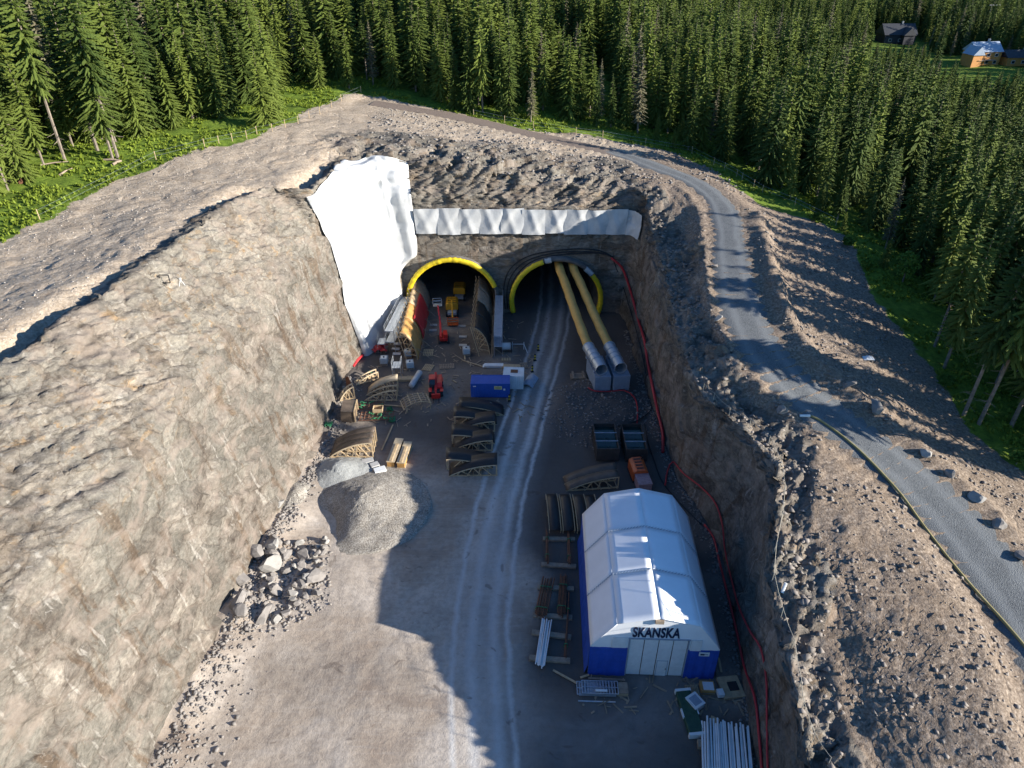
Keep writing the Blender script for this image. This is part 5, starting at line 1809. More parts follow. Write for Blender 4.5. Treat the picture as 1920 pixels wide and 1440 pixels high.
# two yellow machines deeper inside
def yellow_lift(label, p_, rz, arm):
    t = thing('platform_lift', label, 'lift', p_, rz)
    for (x, y) in ((-0.95, 0.5), (0.95, 0.5), (-0.95, 2.9), (0.95, 2.9)):
        wheel(t, x, y, 0.5, 0.5, 0.36)
    MB().box((0, 1.7, 0.85), (1.6, 3.8, 0.5)).build('chassis', M['steel_grey'], t, bevel=0.05)
    MB().prism([(-1.1, 0.6, 1.15), (1.1, 0.6, 1.15), (1.1, 0.6, 2.2), (0.8, 0.6, 2.5), (-0.8, 0.6, 2.5), (-1.1, 0.6, 2.2)], (0, 0.2, 0), (0, 2.9, 0)).build('turret', M['yellow'], t, bevel=0.06)
    for k in range(3):
        MB().box((0, 1.0 + k * 0.9, 2.52), (1.5, 0.1, 0.06)).build('grille', M['black'], t)
    if arm:
        MB().beam((0.0, 1.4, 2.7), (0.15, -2.3, 1.1), 0.26, 0.30).build('boom', M['yellow'], t, bevel=0.02)
        mb = MB()
        mb.box((0.2, -2.9, 0.35), (1.9, 1.1, 0.08))
        for (x, y) in ((-0.7, -3.4), (1.1, -3.4), (-0.7, -2.4), (1.1, -2.4)):
            mb.box((x, y, 0.85), (0.07, 0.07, 1.0))
        for z in (0.8, 1.3):
            mb.box((0.2, -3.42, z), (1.9, 0.06, 0.12)); mb.box((0.2, -2.38, z), (1.9, 0.06, 0.12))
            mb.box((-0.72, -2.9, z), (0.06, 1.1, 0.12)); mb.box((1.12, -2.9, z), (0.06, 1.1, 0.12))
        mb.build('basket', M['orange'], t)
    return t
p_ = at(848, 596)
yellow_lift('yellow platform lift with lowered orange basket in the left tunnel mouth', p_, 0.05, True)
p_ = at(861, 566)
yellow_lift('yellow platform lift parked deepest inside the left tunnel', Vector((p_.x, min(p_.y, 122.0), 0)), 0.0, False)

# orange pump unit and pinkish box behind the tent
p_ = at(1186, 905)
t = thing('pump_unit', 'orange pump unit standing behind the rear of the white tent', 'pump', p_, 0.1)
MB().prism([(0, 0, 0.2), (1.9, 0, 0.2), (1.9, 0, 1.6), (1.5, 0, 1.9), (0.4, 0, 1.9), (0, 0, 1.6)], (0, 0, 0), (0, 2.8, 0)).build('housing', M['orange'], t, bevel=0.05)
MB().box((0.95, 1.4, 0.1), (2.0, 2.9, 0.2)).build('skid', M['black'], t)
for k in range(4):
    MB().box((0.95, 0.5 + 0.6 * k, 1.91), (0.9, 0.25, 0.03)).build('grille', M['black'], t)
MB().tube([(1.6, 2.3, 1.8), (1.6, 2.3, 2.4)], 0.09, 8).build('exhaust', M['black'], t)
p_ = at(1196, 925)
t = thing('tool_chest', 'dull pink steel chest between the orange pump unit and the tent', 'chest', p_, 0.1)
MB().box((0.85, 1.0, 0.7), (1.7, 2.0, 1.3)).build('body', plain('faded_pink_paint', (0.40, 0.25, 0.25), 0.5), t, bevel=0.03)
MB().box((0.85, 1.0, 1.38), (1.78, 2.08, 0.08)).build('lid', plain('faded_pink_paint', (0.40, 0.25, 0.25), 0.5), t)

# two open settling basins
WATER = plain('green_murky_water', (0.012, 0.035, 0.032), 0.06, 0, 0.3, 0.8)
for (x0, x1, lab) in ((1117, 1160, 'open steel settling basin with green water, the one next to the haul lane'), (1172, 1212, 'open steel settling basin with green water, the one next to the right wall')):
    a, b = at(x0, 868), at(x1, 868)
    w_ = b.x - a.x
    t = thing('settling_basin', lab, 'basin', (a.x, a.y, 0.3), 0.0)
    Lb = 5.6
    mb = MB()
    mb.box((w_ / 2, 0.06, 1.0), (w_, 0.12, 2.0)); mb.box((w_ / 2, Lb - 0.06, 1.0), (w_, 0.12, 2.0))
    mb.box((0.06, Lb / 2, 1.0), (0.12, Lb - 0.24, 2.0)); mb.box((w_ - 0.06, Lb / 2, 1.0), (0.12, Lb - 0.24, 2.0))
    mb.box((w_ / 2, Lb / 2, 0.05), (w_ - 0.2, Lb - 0.2, 0.1))
    mb.build('tank', M['steel_dark'], t)
    MB().box((w_ / 2, Lb / 2, 1.45), (w_ - 0.25, Lb - 0.25, 0.02)).build('water', WATER, t)
    for y in (Lb * 0.3, Lb * 0.62):
        MB().beam((0, y, 1.98), (w_, y, 1.98), 0.10).build('cross_bar', M['steel_grey'], t)
    for k in range(5):
        MB().box((-0.04, Lb * (k + .5) / 5, 0.95), (0.08, 0.12, 1.8)).build('stiffener', M['steel_dark'], t)
# ------------------------------------------------------------------ stacked goods and loose things in the yard
def pallet(label, p_, rz, n=7, w=1.2, d=1.0, mat='wood', group=None, cat='pallet', load=None):
    t = thing('pallet', label, cat, p_, rz, group)
    bd = MB().box((0, 0, 0), (d / n * 0.62, w, 0.045)).mesh('board', M[mat])
    br = MB().box((0, 0, 0), (d, 0.1, 0.1)).mesh('bearer', M[mat])
    for k in range(n):
        shared('board', bd, t, (d * (k + .5) / n - d / 2, 0, 0.145))
    for y in (-w / 2 + 0.06, 0, w / 2 - 0.06):
        shared('bearer', br, t, (0, y, 0.07))
    if load:
        load(t)
    return t
pallet('slatted timber pallet lying nearest the red boom lift', at(803, 662), 0.0, 6, 2.0, 1.7)
pallet('slatted timber pallet lying askew behind the red telescopic loader', at(803, 690), -0.25, 6, 1.8, 1.6)
pallet('dusty slatted pallet lying in the open yard right of the loader', at(838, 688), 0.12, 9, 1.4, 2.4, 'wood_old')
pallet('brown slatted pallet behind the blue container near the striped posts', at(982, 686), 0.05, 5, 1.6, 1.3, 'wood_old')
pallet('pallet of boards lying beside the cable drum', at(949, 675), 0.0, 4, 0.9, 1.6, 'wood')

def boxy(name, label, cat, px, py, size, rz, mat, parts=None, bevel=0.02, lift=0.0):
    p_ = at(px, py)
    t = thing(name, label, cat, (p_.x, p_.y, p_.z + lift), rz)
    w, d, h = size
    MB().box((0, d / 2, h / 2), (w, d, h)).build('body', M[mat], t, bevel=bevel)
    for (nm, c, s, m_) in (parts or []):
        MB().box((c[0] * w, c[1] * d, c[2] * h), (s[0] * w, s[1] * d, s[2] * h)).build(nm, M[m_], t)
    return t
def ibc(label, px, py, rz=0.0):
    p_ = at(px, py)
    t = thing('liquid_tank', label, 'tank', p_, rz)
    MB().box((0, 0.6, 0.78), (1.1, 1.1, 1.0)).build('bottle', M['ibc'], t, bevel=0.08)
    MB().box((0, 0.6, 0.12), (1.2, 1.2, 0.2)).build('base', M['wood_old'], t)
    for z in (0.45, 0.75, 1.05, 1.28):
        mb = MB()
        mb.tube([(-0.6, 0, z), (0.6, 0, z), (0.6, 1.2, z), (-0.6, 1.2, z), (-0.6, 0, z)], 0.02, 4)
        mb.build('cage_bar', M['steel'], t)
    for x in (-0.6, -0.2, 0.2, 0.6):
        for y in (0.0, 1.2):
            MB().tube([(x, y, 0.2), (x, y, 1.3)], 0.018, 4).build('cage_bar', M['steel'], t)
    MB().tube([(0, 0.6, 1.28), (0, 0.6, 1.38)], 0.14, 10).build('lid', M['black'], t)
ibc('milky liquid tank in a cage near the red sheet by the left wall', 720, 686)
ibc('milky liquid tank in a cage next to the small white slabs of the tunnel floor', 765, 672)
ibc('milky liquid tank in a cage behind the white slabs near the loader', 770, 694, 0.2)
ibc('small caged tank standing under the open-framed shutter', 875, 668, 0.1)
# rolled white sheet and slabs
p0, p1 = at(771, 729, 0.45), at(788, 702, 0.45)
o = MB().tube([p0, p0.lerp(p1, .03), p0.lerp(p1, .97), p1], [0.35, 0.46, 0.46, 0.35], 14).build('sheet_roll', M['white_tarp'], smooth=True)
tag(o, 'thick roll of pale wrapped sheeting lying beside the red loader', 'roll')
for k, (px, py, rz, lab) in enumerate([(746, 645, 0, 'white floor slab next to the orange shutter, farthest into the left tunnel'), (750, 632, 0, 'white floor slab by the foot of the red boom lift arm'), (742, 655, 0, 'white floor slab in the middle of the three by the orange shutter'), (744, 664, 0.02, 'white floor slab of the three closest to the caged tanks'),
                                       (813, 610, 0, 'pale slab on the tunnel floor left of the boom lift'), (868, 632, 0, 'pale slab beside the open-framed shutter, middle one'), (868, 648, 0, 'pale slab under the open-framed shutter near the black hose'), (866, 612, 0, 'pale slab farthest inside by the open-framed shutter'), (812, 620, 0.05, 'pale slab beside the raised arm of the boom lift')]):
    o = MB().box((0, 0, 0.09), (1.3, 0.6, 0.16)).build('slab', M['white_paint'] if k < 4 else M['concrete'], loc=at(px, py), rz=rz, bevel=0.02)
    tag(o, lab, 'slab')
for (px, py, s, rz, m_, lab) in [(690, 868, (1.5, 0.9, 0.5), 0.35, 'concrete', 'small concrete block with green spill beside the grey gravel heap'), (703, 876, (1.1, 0.9, 0.55), 0.5, 'concrete', 'grey block between two paler ones by the grey gravel heap'), (713, 886, (1.5, 1.0, 0.6), 0.42, 'white_paint', 'bright white block beside the pair of timber beams')]:
    o = MB().box((0, 0, s[2] / 2), s).build('block', M[m_], loc=at(px, py), rz=rz, bevel=0.03)
    tag(o, lab, 'block')
# two squared timber girders
for (a, b, lab, mat) in (((733, 876), (750, 832), 'long box girder of fresh timber with a stepped end', 'wood'), ((752, 878), (766, 838), 'long box girder of fresh timber beside the haul yard', 'wood')):
    p0, p1 = at(*a, 0.42), at(*b, 0.42)
    t = thing('timber_girder', lab, 'girder', (p0.x, p0.y, p0.z - 0.42))
    q = p1 - p0
    MB().beam((0, 0, 0.45), (q.x, q.y, 0.45), 0.95, 0.72).build('core', M['wood_orange'], t)
    for z in (0.05, 0.85):
        MB().beam((0, 0, z), (q.x * 1.01, q.y * 1.01, z), 1.1, 0.10).build('flange', M['wood_pale'], t)
    MB().beam(Vector((q.x, q.y, 0)) * 0.02 + Vector((0, 0, 0.95)), Vector((q.x, q.y, 0)) * 0.75 + Vector((0, 0, 0.95)), 0.35, 0.14).build('cap', M['wood'], t)
# bundles of reinforcement with green straps
def bar_bundle(name, label, cat, a, b, n, r, mat, spread, straps='green', h=0.25, group=None):
    p0, p1 = at(*a), at(*b)
    t = thing(name, label, cat, p0, 0, group)
    q = p1 - p0
    sd_ = Vector((q.y, -q.x, 0)).normalized()
    rr_ = random.Random(int(a[0] * 7 + a[1]))
    for k in range(n):
        u = (k + .5) / n - 0.5
        j0, j1 = rr_.uniform(-0.3, 0.3), rr_.uniform(-0.12, 0.12)
        zz = h + rr_.uniform(0, 0.18)
        d = q.normalized() * j0
        MB().tube([sd_ * (u * spread) + d + Vector((0, 0, zz)), q + sd_ * (u * spread + j1) + d + Vector((0, 0, zz + rr_.uniform(-0.04, 0.04)))], r, 5).build('bar', M[mat], t)
    if straps:
        for f in (0.2, 0.75):
            c = q * f
            MB().tube([c - sd_ * (spread * .55) + Vector((0, 0, 0.1)), c - sd_ * (spread * .4) + Vector((0, 0, h + 0.28)), c + sd_ * (spread * .4) + Vector((0, 0, h + 0.28)), c + sd_ * (spread * .55) + Vector((0, 0, 0.1))], 0.05, 5).build('strap', M[straps], t)
    return t
def bearer(label, a, b, w=0.55, h=0.28, mat='wood_old'):
    p0, p1 = at(*a), at(*b)
    o = MB().beam(p0 + Vector((0, 0, h / 2)), p1 + Vector((0, 0, h / 2)), w, h).build('timber_baulk', M[mat], bevel=0.02)
    tag(o, label, 'timber')
bearer('timber baulk under the shutter-side end of the empty rack beside the tent', (1018, 1012), (1078, 1013))
bearer('timber baulk under the strapped-bundle end of the empty rack beside the tent', (1015, 1060), (1080, 1064))
bearer('timber baulk under the far end of the strapped bar bundles beside the tent', (1008, 1103), (1076, 1106))
bearer('timber baulk under the near end of the strapped bar bundles beside the tent', (1000, 1155), (1073, 1160))
bearer('timber baulk under the middle of the white pipes beside the tent', (997, 1187), (1071, 1197))
bearer('timber baulk under the near end of the white pipes beside the tent', (992, 1235), (1069, 1241))
bar_bundle('bar_bundle', 'brown bar bundle along the lane edge of the empty rack beside the tent', 'rebar', (1026, 1058), (1026, 1000), 4, 0.06, 'rust', 0.35, 'green', 0.35)
bar_bundle('bar_bundle', 'brown bar bundle along the tent edge of the empty rack', 'rebar', (1067, 1060), (1066, 1003), 4, 0.06, 'rust', 0.35, 'green', 0.35)
bar_bundle('bar_bundle', 'strapped dark bar bundle next to the haul lane beside the tent', 'rebar', (1013, 1160), (1027, 1090), 10, 0.065, 'rust', 1.3, 'green', 0.35)
bar_bundle('bar_bundle', 'strapped dark bar bundle next to the tent wall', 'rebar', (1052, 1158), (1057, 1085), 7, 0.065, 'rust', 0.9, 'green', 0.35)
bar_bundle('bar_bundle', 'long thin bar bundle across the baulks beside the tent', 'rebar', (1059, 1240), (1067, 1120), 3, 0.05, 'rust', 0.3, 'green', 0.35)
bar_bundle('pipe_bundle', 'bundle of white pipes on baulks beside the tent', 'pipes', (1012, 1252), (1024, 1166), 9, 0.07, 'white_paint', 0.95, None, 0.35)
bar_bundle('pipe_bundle', 'large pile of long white pipes below the green sheet', 'pipes', (1365, 1500), (1357, 1362), 22, 0.10, 'white_paint', 4.2, None, 0.5)
bearer('timber baulk under the large pile of white pipes', (1318, 1395), (1400, 1400), 0.3, 0.35)
bearer('brown timber baulk standing out from the large white pipe pile', (1307, 1398), (1322, 1400), 0.7, 0.5)
bearer('yellowish pallet end sticking out behind the white pipe pile', (1330, 1352), (1346, 1360), 0.9, 0.3, 'wood')
# goods in front of the tent
t = thing('grating_stack', 'stack of galvanised gratings in front of the tent', 'gratings', at(1120, 1308), -0.03)
for k in range(5):
    g_ = MB()
    w_, d_ = 3.3 - 0.25 * (k % 2), 1.35
    x_ = [0.0, 0.15, -0.2, 0.1, 0.25][k]
    for i in range(13):
        g_.box((x_ + w_ * (i / 12 - .5), 0.7, 0.2 + 0.09 * k), (0.07, d_, 0.06))
    for y in (0.05, 0.7, 1.35):
        g_.box((x_, y, 0.2 + 0.09 * k), (w_, 0.07, 0.05))
    g_.build('grating', M['steel'], t)
MB().box((0.35, 0.25, 0.72), (1.1, 0.18, 0.14)).build('wrapped_pack', M['white_paint'], t)
for y in (0.2, 1.1):
    MB().box((0, y, 0.07), (3.2, 0.12, 0.14)).build('bearer', M['wood_old'], t)
tag(MB().beam((0, 0, 0.06), (3.4, -0.12, 0.06), 0.12, 0.08).build('steel_angle', M['steel'], loc=at(1084, 1315)), 'thin steel section lying in front of the grating stack', 'steel')
boxy('crate', 'small brown crate beside the grating stack in front of the tent', 'crate', 1168, 1306, (0.9, 1.1, 0.5), -0.03, 'wood_old', [('lid', (0, .5, 1.04), (1.04, 1.04, .1), 'wood_old'), ('slat', (0, -.01, .3), (1.02, .03, .2), 'wood'), ('slat', (0, -.01, .7), (1.02, .03, .2), 'wood')])
for (a, b, lab) in (((1037, 1258), (1082, 1283), 'long plank lying askew between the baulks and the grating stack'), ((1088, 1272), (1104, 1267), 'short plank at the front corner of the tent'), ((1103, 1273), (1172, 1277), 'old plank lying along the front wall of the tent'), ((1125, 1272), (1133, 1284), 'short plank leaning across the one along the tent front'), ((866, 676), (912, 691), 'long plank lying in the open yard'), ((1347, 1235), (1352, 1262), 'plank leaning at the tent corner by the right wall'), ((849, 714), (856, 719), 'short white lath lying beside the blue container'), ((870, 655), (872, 676), 'upright pair of laths near the open-framed shutter'),
                   ((690, 712), (790, 706), 'long plank beneath the pale timber trusses'), ((715, 760), (763, 764), 'lath lying between the trusses and the timber cage'), ((716, 845), (737, 798), 'long board lying between the rebar cages and the girders')):
    p0, p1 = at(*a), at(*b)
    tag(MB().beam(p0 + Vector((0, 0, 0.12)), p1 + Vector((0, 0, 0.16)), 0.2, 0.07).build('plank', M['wood'] if 'old' not in lab else M['wood_old']), lab, 'plank')
pallet('slatted pallet in front of the tent beside the green sheet', at(1298, 1297), 0.03, 8, 1.2, 1.2, 'wood')
boxy('crate', 'open crate with white plastic inside in front of the tent', 'crate', 1327, 1303, (1.3, 1.1, 0.55), -0.05, 'wood_orange', [('liner', (0.05, .5, 1.02), (.75, .75, .12), 'white_paint'), ('slat', (0, -.01, .4), (1.02, .03, .25), 'wood_old')])
boxy('crate', 'clear plastic crate turned askew in front of the open crate', 'crate', 1311, 1333, (1.15, 1.3, 0.75), 0.55, 'ibc', [('rim', (0, .5, 1.0), (1.06, 1.06, .08), 'white_paint'), ('contents', (0, .5, 1.05), (.7, .7, .06), 'steel_grey')])
boxy('cable_tray', 'wide board with coiled cable beside the tent and the right wall', 'board', 1378, 1311, (2.0, 2.2, 0.3), 0.12, 'wood', [('bag', (-.62, .25, 1.1), (.3, .3, 1.4), 'white_paint'), ('coil', (.1, .5, 1.1), (.45, .4, .3), 'black')])
# long green sheet over battens
p0, p1 = at(1279, 1300), at(1306, 1382)
t = thing('covered_stack', 'long stack under a dark green sheet in front of the tent', 'stack', p0)
q = p1 - p0
MB().beam((0, 0, 0.3), (q.x, q.y, 0.3), 1.35, 0.55).build('sheet', M['green_dark'], t, bevel=0.06)
for f in (0.0, 1.0):
    MB().beam(Vector((q.x, q.y, 0)) * (f - 0.03) + Vector((0, 0, 0.3)), Vector((q.x, q.y, 0)) * (f + 0.03) + Vector((0, 0, 0.3)), 1.45, 0.62).build('end_wrap', M['white_paint'], t)
sd_ = Vector((q.y, -q.x, 0)).normalized()
for s_, f0, f1 in ((0.7, 0.42, 0.62), (-0.7, 0.38, 0.58)):
    MB().beam(Vector((q.x, q.y, 0)) * f0 + sd_ * s_ + Vector((0, 0, 0.4)), Vector((q.x, q.y, 0)) * f1 + sd_ * s_ + Vector((0, 0, 0.4)), 0.12, 0.3).build('batten', M['white_paint'], t)
# rusty reinforcement cages and green netting by the left wall
for (px, py, n, lab, w_, d_) in ((705, 792, 9, 'rusty reinforcement mat with green ties in front of the sunlit shutter', 4.6, 2.0), (690, 772, 7, 'rusty reinforcement mat tangled in green netting behind the sunlit shutter', 4.0, 1.6)):
    t = thing('rebar_mat', lab, 'rebar', at(px, py), 0.05)
    for i in range(n):
        MB().tube([(-w_ / 2 + w_ * i / (n - 1), 0, 0.35), (-w_ / 2 + w_ * i / (n - 1) + 0.1, d_, 0.5)], 0.05, 5).build('bar', M['rust'], t)
    for i in range(4):
        MB().tube([(-w_ / 2 - 0.2, d_ * i / 3, 0.40), (w_ / 2 + 0.2, d_ * i / 3, 0.44)], 0.045, 5).build('bar', M['rust'], t)
    rr_ = random.Random(px)
    for i in range(6):
        g_ = MB()
        c = Vector((rr_.uniform(-w_ / 2, w_ / 2), rr_.uniform(0, d_), 0.6))
        g_.tube([c + Vector((rr_.uniform(-.4, .4), rr_.uniform(-.3, .3), rr_.uniform(-.1, .2))) for _ in range(7)], 0.06, 4)
        g_.build('netting', M['green'], t)
t = thing('wooden_bin', 'small open wooden bin standing on the rusty reinforcement', 'bin', at(709, 779, 0.4), 0.02)
for (c, s_) in (((0, 0, .35), (1.4, .06, .7)), ((0, 1.0, .35), (1.4, .06, .7)), ((-.67, .5, .35), (.06, .94, .7)), ((.67, .5, .35), (.06, .94, .7)), ((0, .5, .03), (1.28, .94, .06))):
    MB().box(c, s_).build('side', M['wood'], t)
for (px, py, lab) in ((617, 800, 'green netting bundle at the foot of the left wall by the sunlit shutter'), (732, 770, 'green netting bundle at the yard end of the rusty reinforcement'), (735, 790, 'green netting bundle in front of the long board'), (695, 702, 'green netting bundle among the pale trusses')):
    p_ = at(px, py, 0.25)
    rr_ = random.Random(px)
    g_ = MB()
    for i in range(9):
        g_.tube([Vector((rr_.uniform(-.5, .5), rr_.uniform(-.4, .4), rr_.uniform(-.2, .45))) for _ in range(6)], 0.07, 4)
    tag(g_.build('netting', M['green'], loc=p_), lab, 'netting')
# cable drum
p_ = at(950, 664)
t = thing('cable_drum', 'dark cable drum with pale core standing by the scaffold walkway', 'drum', p_, 0.05)
for x in (-0.75, 0.75):
    MB().tube([(x - 0.05, 0.9, 0.95), (x + 0.05, 0.9, 0.95)], 0.95, 20).build('flange', M['black'], t)
MB().tube([(-0.7, 0.9, 0.95), (0.7, 0.9, 0.95)], 0.62, 20).build('winding', M['ibc'], t)
for x in (-0.85, 0.85):
    MB().beam((x, 0.2, 0.05), (x, 1.6, 0.05), 0.1).build('stand', M['black'], t)
t = thing('steel_stand', 'thin white steel stand beside the cable drum', 'stand', at(972, 655), 0.0)
MB().tube([(-1.2, 0, 1.0), (1.0, 0, 1.0)], 0.05, 5).build('bar', M['white_paint'], t)
for x in (-1.0, 0.9):
    MB().tube([(x, 0, 0), (x, 0, 1.4)], 0.05, 5).build('leg', M['white_paint'], t)
MB().tube([(0.9, 0, 1.0), (1.5, -1.2, 0)], 0.05, 5).build('leg', M['white_paint'], t)
# striped marker posts along the lane
for k, (px, py) in enumerate([(1009, 657), (1003, 676), (998, 697), (955, 752)]):
    t = thing('marker_post', ['striped marker post nearest the tunnels along the haul lane', 'striped marker post between the other two beside the haul lane', 'striped marker post level with the small white container', 'striped marker post at the corner of the blue container'][k], 'post', at(px, py), 0.3)
    for i in range(5):
        MB().box((0, 0, 0.14 + 0.24 * i), (0.24, 0.14, 0.235)).build('stripe', M['yellow_tarp'] if i % 2 else M['black'], t)
    MB().box((0, 0, 0.02), (0.5, 0.5, 0.05)).build('foot', M['black'], t)
# red sheet, planks at rear, white bag, barrels
V = []
for i in range(12):
    for k in range(8):
        V.append((0.25 * i + 0.25 * math.sin(k * 1.3), 0.3 * k + 0.2 * math.sin(i * 1.1), 0.35 + 0.45 * abs(math.sin(i * 0.8 + k * 0.5)) + 0.6 * math.exp(-((i - 7) ** 2 + (k - 5) ** 2) / 8)))
o = link(bpy.data.objects.new('red_sheet', np_mesh('red_sheet', V, grid_quads(12, 8), M['hose_red'])))
o.location = at(692, 664)
o.modifiers.new('thickness', 'SOLIDIFY').thickness = 0.04
tag(o, 'crumpled red sheet at the foot of the huge white sheet', 'tarpaulin')
p0 = at(660, 690)
tag(MB().tube(catmull([at(662, 690, .25), at(672, 678, .4), at(684, 667, .35), at(695, 660, .4)], 0.4), 0.22, 8).build('red_roll', M['hose_red']), 'twisted red sheet trailing down from the crumpled red sheet', 'tarpaulin')
o = MB()
for k in range(14):
    pass
V = []
for i in range(10):
    for k in range(8):
        V.append((0.13 * i, 0.12 * k, 0.05 + 0.35 * math.sin(math.pi * i / 9) * math.sin(math.pi * k / 7) * (0.7 + 0.3 * math.sin(i * 2.1 + k))))
for (px, py, lab, sc) in ((881, 753, 'small white bag lying in front of the blue container', 1.0), (None, None, 'white bag lying in the shade beyond the windrow of the gravel road', 1.2)):
    o = link(bpy.data.objects.new('bag', np_mesh('bag', np.array(V) * sc, grid_quads(10, 8), M['white_paint'], True)))
    o.location = at(px, py) if px else hit(1620, 676, 0.0)
    tag(o, lab, 'bag')
for (px, py, rz, w_, m_, lab) in ((925, 690, 0, 3.4, 'white_paint', 'pale wrapped bundle of boards behind the blue container'), (958, 692, 0, 3.0, 'wood', 'bundle of boards lying behind the small white container'), (757, 716, 0, 3.6, 'wood', 'thick stack of boards behind the rolled white sheet')):
    t = thing('board_stack', lab, 'boards', at(px, py), rz)
    for i in range(3):
        MB().box((0.04 * i, 0.4, 0.1 + 0.13 * i), (w_ - 0.2 * i, 0.8, 0.115)).build('board', M[m_], t)
for (px, py, rz, lab) in ((988, 726, -0.35, 'curved steel plate leaning at the end of the small white container'), ):
    V = [(0.5 * math.cos(a_), 0, 0) for a_ in (0, 1)]
    o = MB()
    pr = [(-0.9 + 1.8 * k / 8, 0.5 * math.sin(k / 8 * math.pi)) for k in range(9)]
    o.add([(x, y, z) for (x, z) in pr for y in (0, 3.0)], [(2 * k, 2 * k + 1, 2 * k + 3, 2 * k + 2) for k in range(8)])
    ob = o.build('steel_plate', M['steel_grey'], loc=at(px, py, 0.05), rz=rz)
    ob.modifiers.new('thickness', 'SOLIDIFY').thickness = 0.05
    tag(ob, lab, 'plate')
p_ = at(1084, 708, 0.0)
t = thing('timber_crib', 'low crib of old timbers beside the fan container', 'timber', (p_.x, p_.y, floor_z(p_.x, p_.y)), 0.05)
for i in range(4):
    MB().box((0, 0.4 * i - 0.6, 0.2), (2.4, 0.3, 0.34)).build('baulk', M['wood_old'], t)
for x in (-0.8, 0.8):
    MB().box((x, 0, 0.5), (0.3, 1.9, 0.26)).build('baulk', M['wood_old'], t)

# ------------------------------------------------------------------ heaps, boulders, rubble
def heap(name, label, cx, cy, rx, ry, h, mat, seed, crater=None, px=True, power=1.25):
    c = P(cx, cy, 0)
    n, m_ = 90, 44
    V = []
    for i in range(n):
        a_ = 2 * math.pi * i / n
        for k in range(m_):
            f = k / (m_ - 1)
            x, y = c.x + rx * f * math.cos(a_), c.y + ry * f * math.sin(a_)
            V.append((x, y, f))
    Va = np.array(V)
    f = Va[:, 2]
    edge = 1 + 0.18 * fbm(np.stack([Va[:, 0] * 0.3, Va[:, 1] * 0.3, Va[:, 0] * 0], 1), 3, seed)
    fe = np.sqrt((f * edge) ** 2 + 0.012)
    z = h * np.clip(1.06 - fe, 0, 1) ** power - 0.06
    if crater:
        for (kx, ky, kr, kh) in crater:
            q = P(kx, ky, 0)
            z = z - kh * np.exp(-(((Va[:, 0] - q.x) ** 2 + (Va[:, 1] - q.y) ** 2) / kr ** 2))
    pp = np.stack([Va[:, 0], Va[:, 1], z], 1)
    z = z + 0.10 * fbm(pp * 0.9, 3, seed + 1) + 0.05 * facets(pp * 2.2, seed + 2)
    z = np.where(f > 0.97, -0.4, z) + 0.05
    idx = []
    for i in range(n):
        for k in range(m_ - 1):
            j = (i + 1) % n
            idx.append((i * m_ + k, i * m_ + k + 1, j * m_ + k + 1, j * m_ + k))
    o = link(bpy.data.objects.new(name, np_mesh(name, np.stack([Va[:, 0], Va[:, 1], z], 1), idx, mat, True)))
    return tag(o, label, 'gravel heap')
GR_GREY = mat_gravel('grey_gravel', (0.25, 0.255, 0.24), (0.33, 0.335, 0.32), (0.40, 0.40, 0.385), 14.0)
GR_BRN = mat_gravel('brown_gravel', (0.17, 0.148, 0.122), (0.30, 0.268, 0.225), (0.45, 0.415, 0.36), 9.0)
heap('gravel_heap', 'smooth pale grey gravel heap beside the sunlit shutter', 636, 889, 5.0, 4.2, 1.9, GR_GREY, 3)
heap('gravel_heap', 'large coarse brown gravel heap with a steep bite towards the left wall', 682, 952, 8.6, 8.0, 2.3, GR_BRN, 5, [(592, 985, 3.2, 2.0)], True, 1.3)
heap('gravel_heap', 'low brown gravel heap pushed up against the left wall behind the large one', 560, 935, 4.0, 4.8, 1.7, GR_BRN, 8, [(590, 940, 2.0, 1.0)])

def rock_mesh(seed, name='boulder', mat=None):
    r = random.Random(seed)
    bm = bmesh.new()
    bmesh.ops.create_icosphere(bm, subdivisions=2, radius=1.0)
    planes = []
    for _ in range(12):
        d = Vector((r.gauss(0, 1), r.gauss(0, 1), r.gauss(0, 1))).normalized()
        planes.append((d, r.uniform(0.40, 0.78)))
    for v in bm.verts:
        for d, k in planes:
            e = v.co.dot(d) - k
            if e > 0:
                v.co -= d * e
    for v in bm.verts:
        v.co += Vector((r.uniform(-.02, .02), r.uniform(-.02, .02), r.uniform(-.02, .02)))
    me = bpy.data.meshes.new(name)
    bm.to_mesh(me)
    bm.free()
    me.materials.append(mat or M['stone'])
    return me
ROCKS = [rock_mesh(60 + k, 'boulder', M['stone_pale'] if k % 3 == 0 else M['stone']) for k in range(9)]
def boulder(p_, size, label, group=None, k=None):
    o = bpy.data.objects.new('boulder', ROCKS[rng.randrange(9) if k is None else k])
    sx, sy, sz = rng.uniform(0.8, 1.25), rng.uniform(0.8, 1.2), rng.uniform(0.55, 0.85)
    o.scale = (size * sx, size * sy, size * sz)
    o.location = p_ + Vector((0, 0, size * sz * 0.45))
    o.rotation_euler = (rng.uniform(-.5, .5), rng.uniform(-.5, .5), rng.uniform(0, 6.28))
    link(o)
    return tag(o, label, 'boulder', group)
